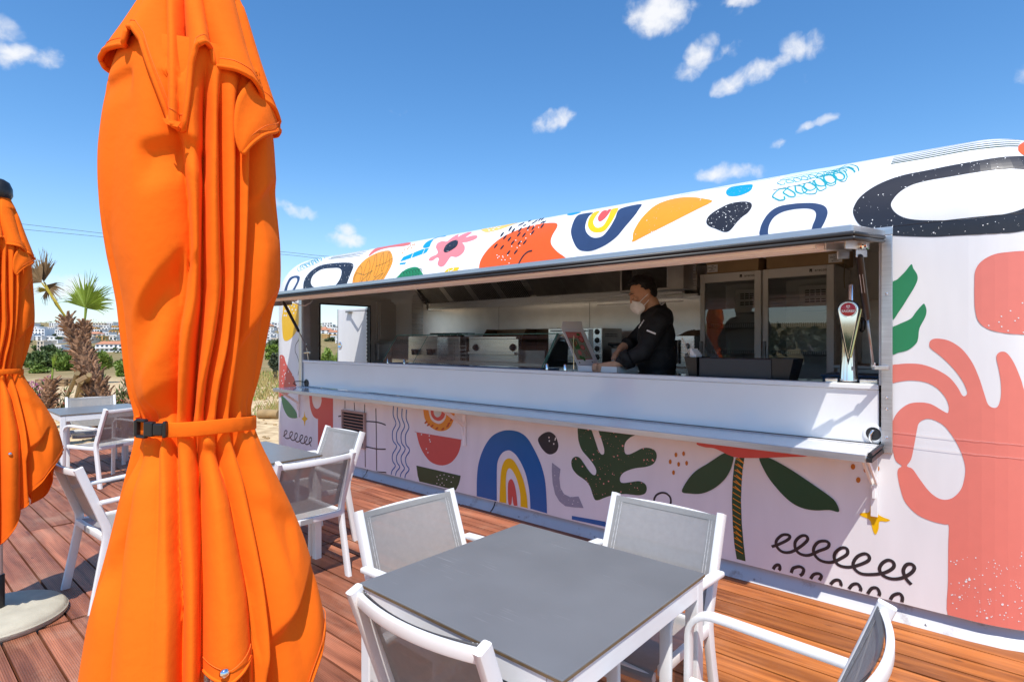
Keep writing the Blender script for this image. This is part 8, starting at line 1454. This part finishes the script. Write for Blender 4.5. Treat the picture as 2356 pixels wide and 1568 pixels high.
# pallet and log on the sand
pp = gpt(139, 886); pal = empty('wooden_pallet', pp, rz=R_(38), label='wooden pallets stacked on the sand behind the young palm', cat='pallet')
for lv_ in range(2):
    for i in range(3): MB().box(-.6, .6, -.5 + i * .44, -.40 + i * .44, lv_ * .15 + .02, lv_ * .15 + .10).build('block_row', 'pallet', pal)
    for i in range(6): MB().box(-.6 + i * .215, -.48 + i * .215, -.52, .5, lv_ * .15 + .1005, lv_ * .15 + .124).build('top_slat', 'pallet', pal)
    for i in range(3): MB().box(-.6, .6, -.52 + i * .44, -.38 + i * .44, lv_ * .15 - .002, lv_ * .15 + .0195).build('bottom_slat', 'pallet', pal)
a, b_ = gpt(596, 962), gpt(641, 963); q = MB(); q.tube([Vector((0, 0, .10)), (b_ - a) * .5 + Vector((0, 0, .11)), (b_ - a) + Vector((0, 0, .10))], [.10, .105, .10], 14); tag(q.build('wooden_log', 'log', None, loc=a, smooth=True, auto=50), 'thick debarked log lying on the sand at the trailer end', 'log')
# dry grass
q = MB(); rg = random.Random(9)
for i in range(5200):
    u = rg.uniform(-60, 800); Zs = rg.uniform(8, 34)
    if 300 < u < 590 and rg.random() < .8: continue
    p = at(u, 784, Z=Zs)
    if p.x > -9.9 and p.y < 3.8: continue
    if p.x > -9 and 3.5 < p.y < 6.3: continue
    dn_ = mnoise.noise(Vector((p.x * .22, p.y * .22, 2))) + (.25 if u > 560 else 0) + (.15 if Zs > 25 else -.1)
    if u < 560 and Zs < 14: dn_ -= .12
    if u < 560 and Zs >= 14: dn_ -= .9
    if u >= 560 and Zs < 13: dn_ -= .6
    if dn_ < .05: continue
    z = gz(p.x, p.y)
    for k in range(5):
        h = rg.uniform(.06, .22) * (1.3 if u > 560 else 1); a = rg.uniform(0, 6.28); x, y = p.x + rg.gauss(0, .1), p.y + rg.gauss(0, .1); w = .006 + .0006 * Zs
        o = len(q.v); q.v += [(x - w * CS, y - w * SN, z), (x + w * CS, y + w * SN, z), (x + h * .5 * math.cos(a), y + h * .5 * math.sin(a), z + h)]; q.f.append((o, o + 1, o + 2)); q.m.append(rg.random() < .22)
tag(q.build('dry_grass', ['straw', 'leaf_light']), 'dry yellow grass tufts on the sand', kind='stuff')
q = MB(); rg = random.Random(4)
for i in range(900):
    u = rg.uniform(-60, 700); Zs = rg.uniform(7.5, 22); p = at(u, 784, Z=Zs)
    if p.x > -9.9 and p.y < 3.8 or (p.x > -9 and 3.5 < p.y < 6.3): continue
    r = rg.uniform(.015, .05); ellip(q, (p.x, p.y, gz(p.x, p.y) + r * .2), (Vector((r, 0, 0)), Vector((0, r * .8, 0)), Vector((0, 0, r * .6))), 6, 4)
tag(q.build('pebbles', 'log', smooth=True), 'small stones and clods scattered on the sand', kind='stuff')

# ================================================================= the hillside town
def rho_for(u, v):
    lo, hi = 90.0, 1200.0; best = None; prev = None
    Zs = 380.0
    while Zs < 1100:
        p = at(u, 784, Z=Zs); vv = CY - FPX * (gz(p.x, p.y) - CAM_H) / Zs
        if vv <= v: return Zs
        Zs += 4
    return 1000.0
rt = random.Random(77); wme = {}
def win_mesh(w, h):
    k = (round(w, 1), round(h, 1))
    if k not in wme: wme[k] = MB().box(-w / 2, w / 2, -.25, .05, 0, h).build('window', 'window_dark', None)
    return wme[k]
def house(u0, u1, vt, vb, m, label, nwin=0, floors=1, roof=None, name='town_house', depth=10, arches=False, parapet=True, balcony=False):
    um_ = (u0 + u1) / 2; Zs = rho_for(um_, vb); c = at(um_, 784, Z=Zs); g_ = gz(c.x, c.y); w = (u1 - u0) * Zs / FPX; h = max(2.5, (vb - vt) * Zs / FPX)
    hs = empty(name, (c.x, c.y, g_), rz=math.atan2(SN, CS) + rt.uniform(-.12, .12), label=label, cat='house', group='houses of the hillside town')
    q = MB().box(-w / 2, w / 2, 0, depth, -4, h); q.build('wall', m, hs)
    if roof: q = MB(); q.add([(-w / 2 - .4, -.5, h + .01), (w / 2 + .4, -.5, h + .01), (w / 2 + .4, depth + .4, h + .01), (-w / 2 - .4, depth + .4, h + .01), (-w / 2 + 1.5, depth / 2, h + 2.0), (w / 2 - 1.5, depth / 2, h + 2.0)], [(0, 1, 5, 4), (1, 2, 5), (2, 3, 4, 5), (3, 0, 4), (0, 3, 2, 1)]); q.build('roof', roof, hs)
    elif parapet: MB().box(-w / 2 - .15, w / 2 + .15, -.15, depth, h + .01, h + .5).build('parapet', m, hs)
    fh = h / floors
    for f in range(floors):
        if balcony: MB().box(-w / 2 + .3, w / 2 - .3, -1.3, -.06, f * fh + .05, f * fh + .9).build('balcony', m, hs)
        for i in range(nwin):
            ww = min(2.6, w / nwin * .5); o = win_mesh(ww, fh * .48).copy() if not arches else win_mesh(ww * .8, fh * .6).copy(); col.objects.link(o); o.parent = hs; o.location = (-w / 2 + w * (i + .5) / nwin, 0, f * fh + fh * .28)
    return hs
house(221, 281, 792, 811, 'house_white', 'white two storey villa with orange tiled roof, right of the palms', 6, 2, 'roof_tile', 'villa', balcony=True)
house(72, 103, 757, 776, 'house_white', 'stepped white apartment block left of the palms', 4, 3); house(66, 86, 752, 765, 'house_white', 'upper wing of the stepped white apartment block', 3, 2)
house(117, 153, 759, 771, 'house_white', 'long white row with dark windows just left of the palm crown', 7, 2)
house(84, 101, 786, 809, 'house_cream', 'cream building with rounded stair tower above the bushes', 2, 3, arches=True); house(106, 141, 795, 808, 'house_white', 'glass fronted white building above the bushes', 7, 1)
house(72, 126, 775, 781, 'window_dark', 'long dark roofed hall on the slope', 0, 1, parapet=False)
spots = []
names = ['white house with flat roof', 'small white house', 'white terrace house', 'cream house', 'ochre terrace house', 'white house with red tiled roof', 'low white house']
posn = ['on the skyline', 'on the upper slope', 'halfway up the slope', 'on the lower slope']
rows = [(751, 9), (757, 9), (762, 8), (768, 9), (773, 8), (778, 9), (784, 10), (790, 10)]
cnt_ = {}; ORD = ['', 'first', 'second', 'third', 'fourth', 'fifth', 'sixth', 'seventh', 'eighth', 'ninth']; ROWN = ['topmost', 'second', 'third', 'fourth', 'fifth', 'sixth', 'seventh', 'lowest']
for ri, (vb, hp) in enumerate(rows):
    u = 56 + rt.uniform(0, 10)
    while u < 800:
        w = rt.uniform(11, 26)
        if 300 < u < 585 or 660 < u < 735: u += w; continue
        ok = not (vb > 785 and 215 < u + w and u < 285) and not (66 < u < 104 and 752 < vb < 780) and rt.random() > .32
        if ok:
            kind = rt.choice([0, 0, 1, 1, 2, 3, 4 if u > 150 and 755 < vb < 785 else 0, 5, 6]); m = {3: 'house_cream', 4: 'house_ochre'}.get(kind, 'house_white'); rf = 'roof_tile' if kind == 5 or (kind == 3 and rt.random() < .5) else None
            wh = 'left of the palms' if u < 165 else ('right of the palms' if u < 300 else ('beside the trailer end' if u < 660 else 'seen through the end door'))
            key = (names[kind], ri, wh); cnt_[key] = cnt_.get(key, 0) + 1
            lab = '%s, %s from left, %s row %s' % (names[kind], ORD[cnt_[key]], ROWN[ri], wh)
            house(u, u + w, vb - hp * rt.uniform(.75, 1.15), vb, m, lab, rt.choice([2, 3, 3, 4]) if w > 10 else 2, rt.choice([1, 2, 2]), rf)
        u += w * rt.uniform(1.0, 1.5)
for u, vb, hp, wp, m, lab in ((94, 757, 9, 14, 'leaf_dark', 'dark round tree on the skyline left of the palm crown'), (128, 776, 9, 16, 'leaf_dark', 'dark tree by the long hall'), (136, 787, 15, 22, 'leaf_dark', 'large dark tree in front of the town, left of the palm'), (112, 783, 6, 12, 'leaf_dark', 'small dark tree above the glass fronted building'),
  (203, 754, 5, 10, 'leaf_dark', 'dark bush on the skyline right of the palm'), (226, 769, 8, 4, 'leaf_dark', 'thin cypress among ochre houses'), (232, 769, 9, 4, 'leaf_dark', 'taller thin cypress among ochre houses'), (262, 765, 9, 18, 'leaf_dark', 'dark tree group on the upper right slope'), (276, 764, 8, 14, 'leaf_dark', 'dark trees beside the large umbrella on the skyline'),
  (250, 791, 6, 40, 'leaf_dark', 'row of dark trees behind the villa'), (214, 806, 14, 16, 'leaf_mid', 'garden palms left of the villa'), (80, 806, 18, 18, 'leaf_mid', 'garden palms left of the cream building'), (284, 806, 14, 10, 'leaf_dark', 'dark trees right of the villa'), (180, 808, 12, 30, 'leaf_mid', 'shrubs on the slope behind the palm trunk'),
  (622, 780, 10, 20, 'leaf_dark', 'dark trees halfway up beside the trailer'), (752, 762, 9, 12, 'leaf_dark', 'dark trees on the ridge in the end door'), (768, 770, 13, 26, 'leaf_mid', 'green slope trees in the end door'), (780, 757, 8, 10, 'leaf_dark', 'tall dark trees on the skyline in the end door'), (760, 785, 10, 30, 'leaf_dark', 'dark trees low on the slope in the end door'), (66, 790, 10, 16, 'leaf_dark', 'dark trees at the left umbrella edge')):
    Zs = rho_for(u, vb); bush(u, vb - hp, Zs - 3, wp, m, 'town_tree', lab, 'tree', 420, .9 * Zs / 500, False)
for o in wme.values(): bpy.data.objects.remove(o)
q = MB(); rq = random.Random(12)
for i in range(900):
    u = rq.uniform(-2600, 3600); Zs = rq.uniform(360, 1050); p = at(u, 784, Z=Zs); h = rq.uniform(2.5, 6.5)
    leafcloud(q, 26, (p.x, p.y, gz(p.x, p.y) + h * .4), (h * rq.uniform(.6, 1.6), h * rq.uniform(.6, 1.6), h * .5), 1.3, rq, long=1.2)
tag(q.build('hillside_scrub', 'leaf_dark'), 'dark scrub and trees scattered over the far hillside', kind='stuff')
# overhead wires
for k, dv in enumerate((0, 12)):
    q = MB(); pts = [at(-200, 488 + dv, Z=46), at(40, 514 + dv, Z=47), at(240, 537 + dv * .7, Z=48), at(450, 561 + dv * .6, Z=50), at(660, 580 + dv * .5, Z=52), at(760, 590 + dv * .5, Z=53), at(1000, 605 + dv * .5, Z=56)]
    pts = catmull(pts, False, 5); o_ = Vector(pts[0]); q.tube([p - o_ for p in pts], .018, 5); tag(q.build('overhead_wire', 'wire', None, loc=o_), ('upper' if k == 0 else 'lower') + ' of the two overhead wires crossing the sky at left', 'wire')
# the wooded rise behind us, seen only in the glass and steel
rw = random.Random(31)
q = MB()
for i in range(260):
    a = rw.uniform(-1.5, 1.5); r = rw.uniform(45, 120); dx_, dy_ = SN * math.cos(a) + CS * math.sin(a), -CS * math.cos(a) + SN * math.sin(a); x, y = dx_ * r, dy_ * r; h = rw.uniform(1.6, 3.6)
    leafcloud(q, 70, (x, y, gz(x, y) + h * .5), (h * .55, h * .55, h * .5), .55, rw)
tag(q.build('wooded_slope', 'leaf_dark'), 'dense dark wood on the rise opposite the trailer', kind='stuff')
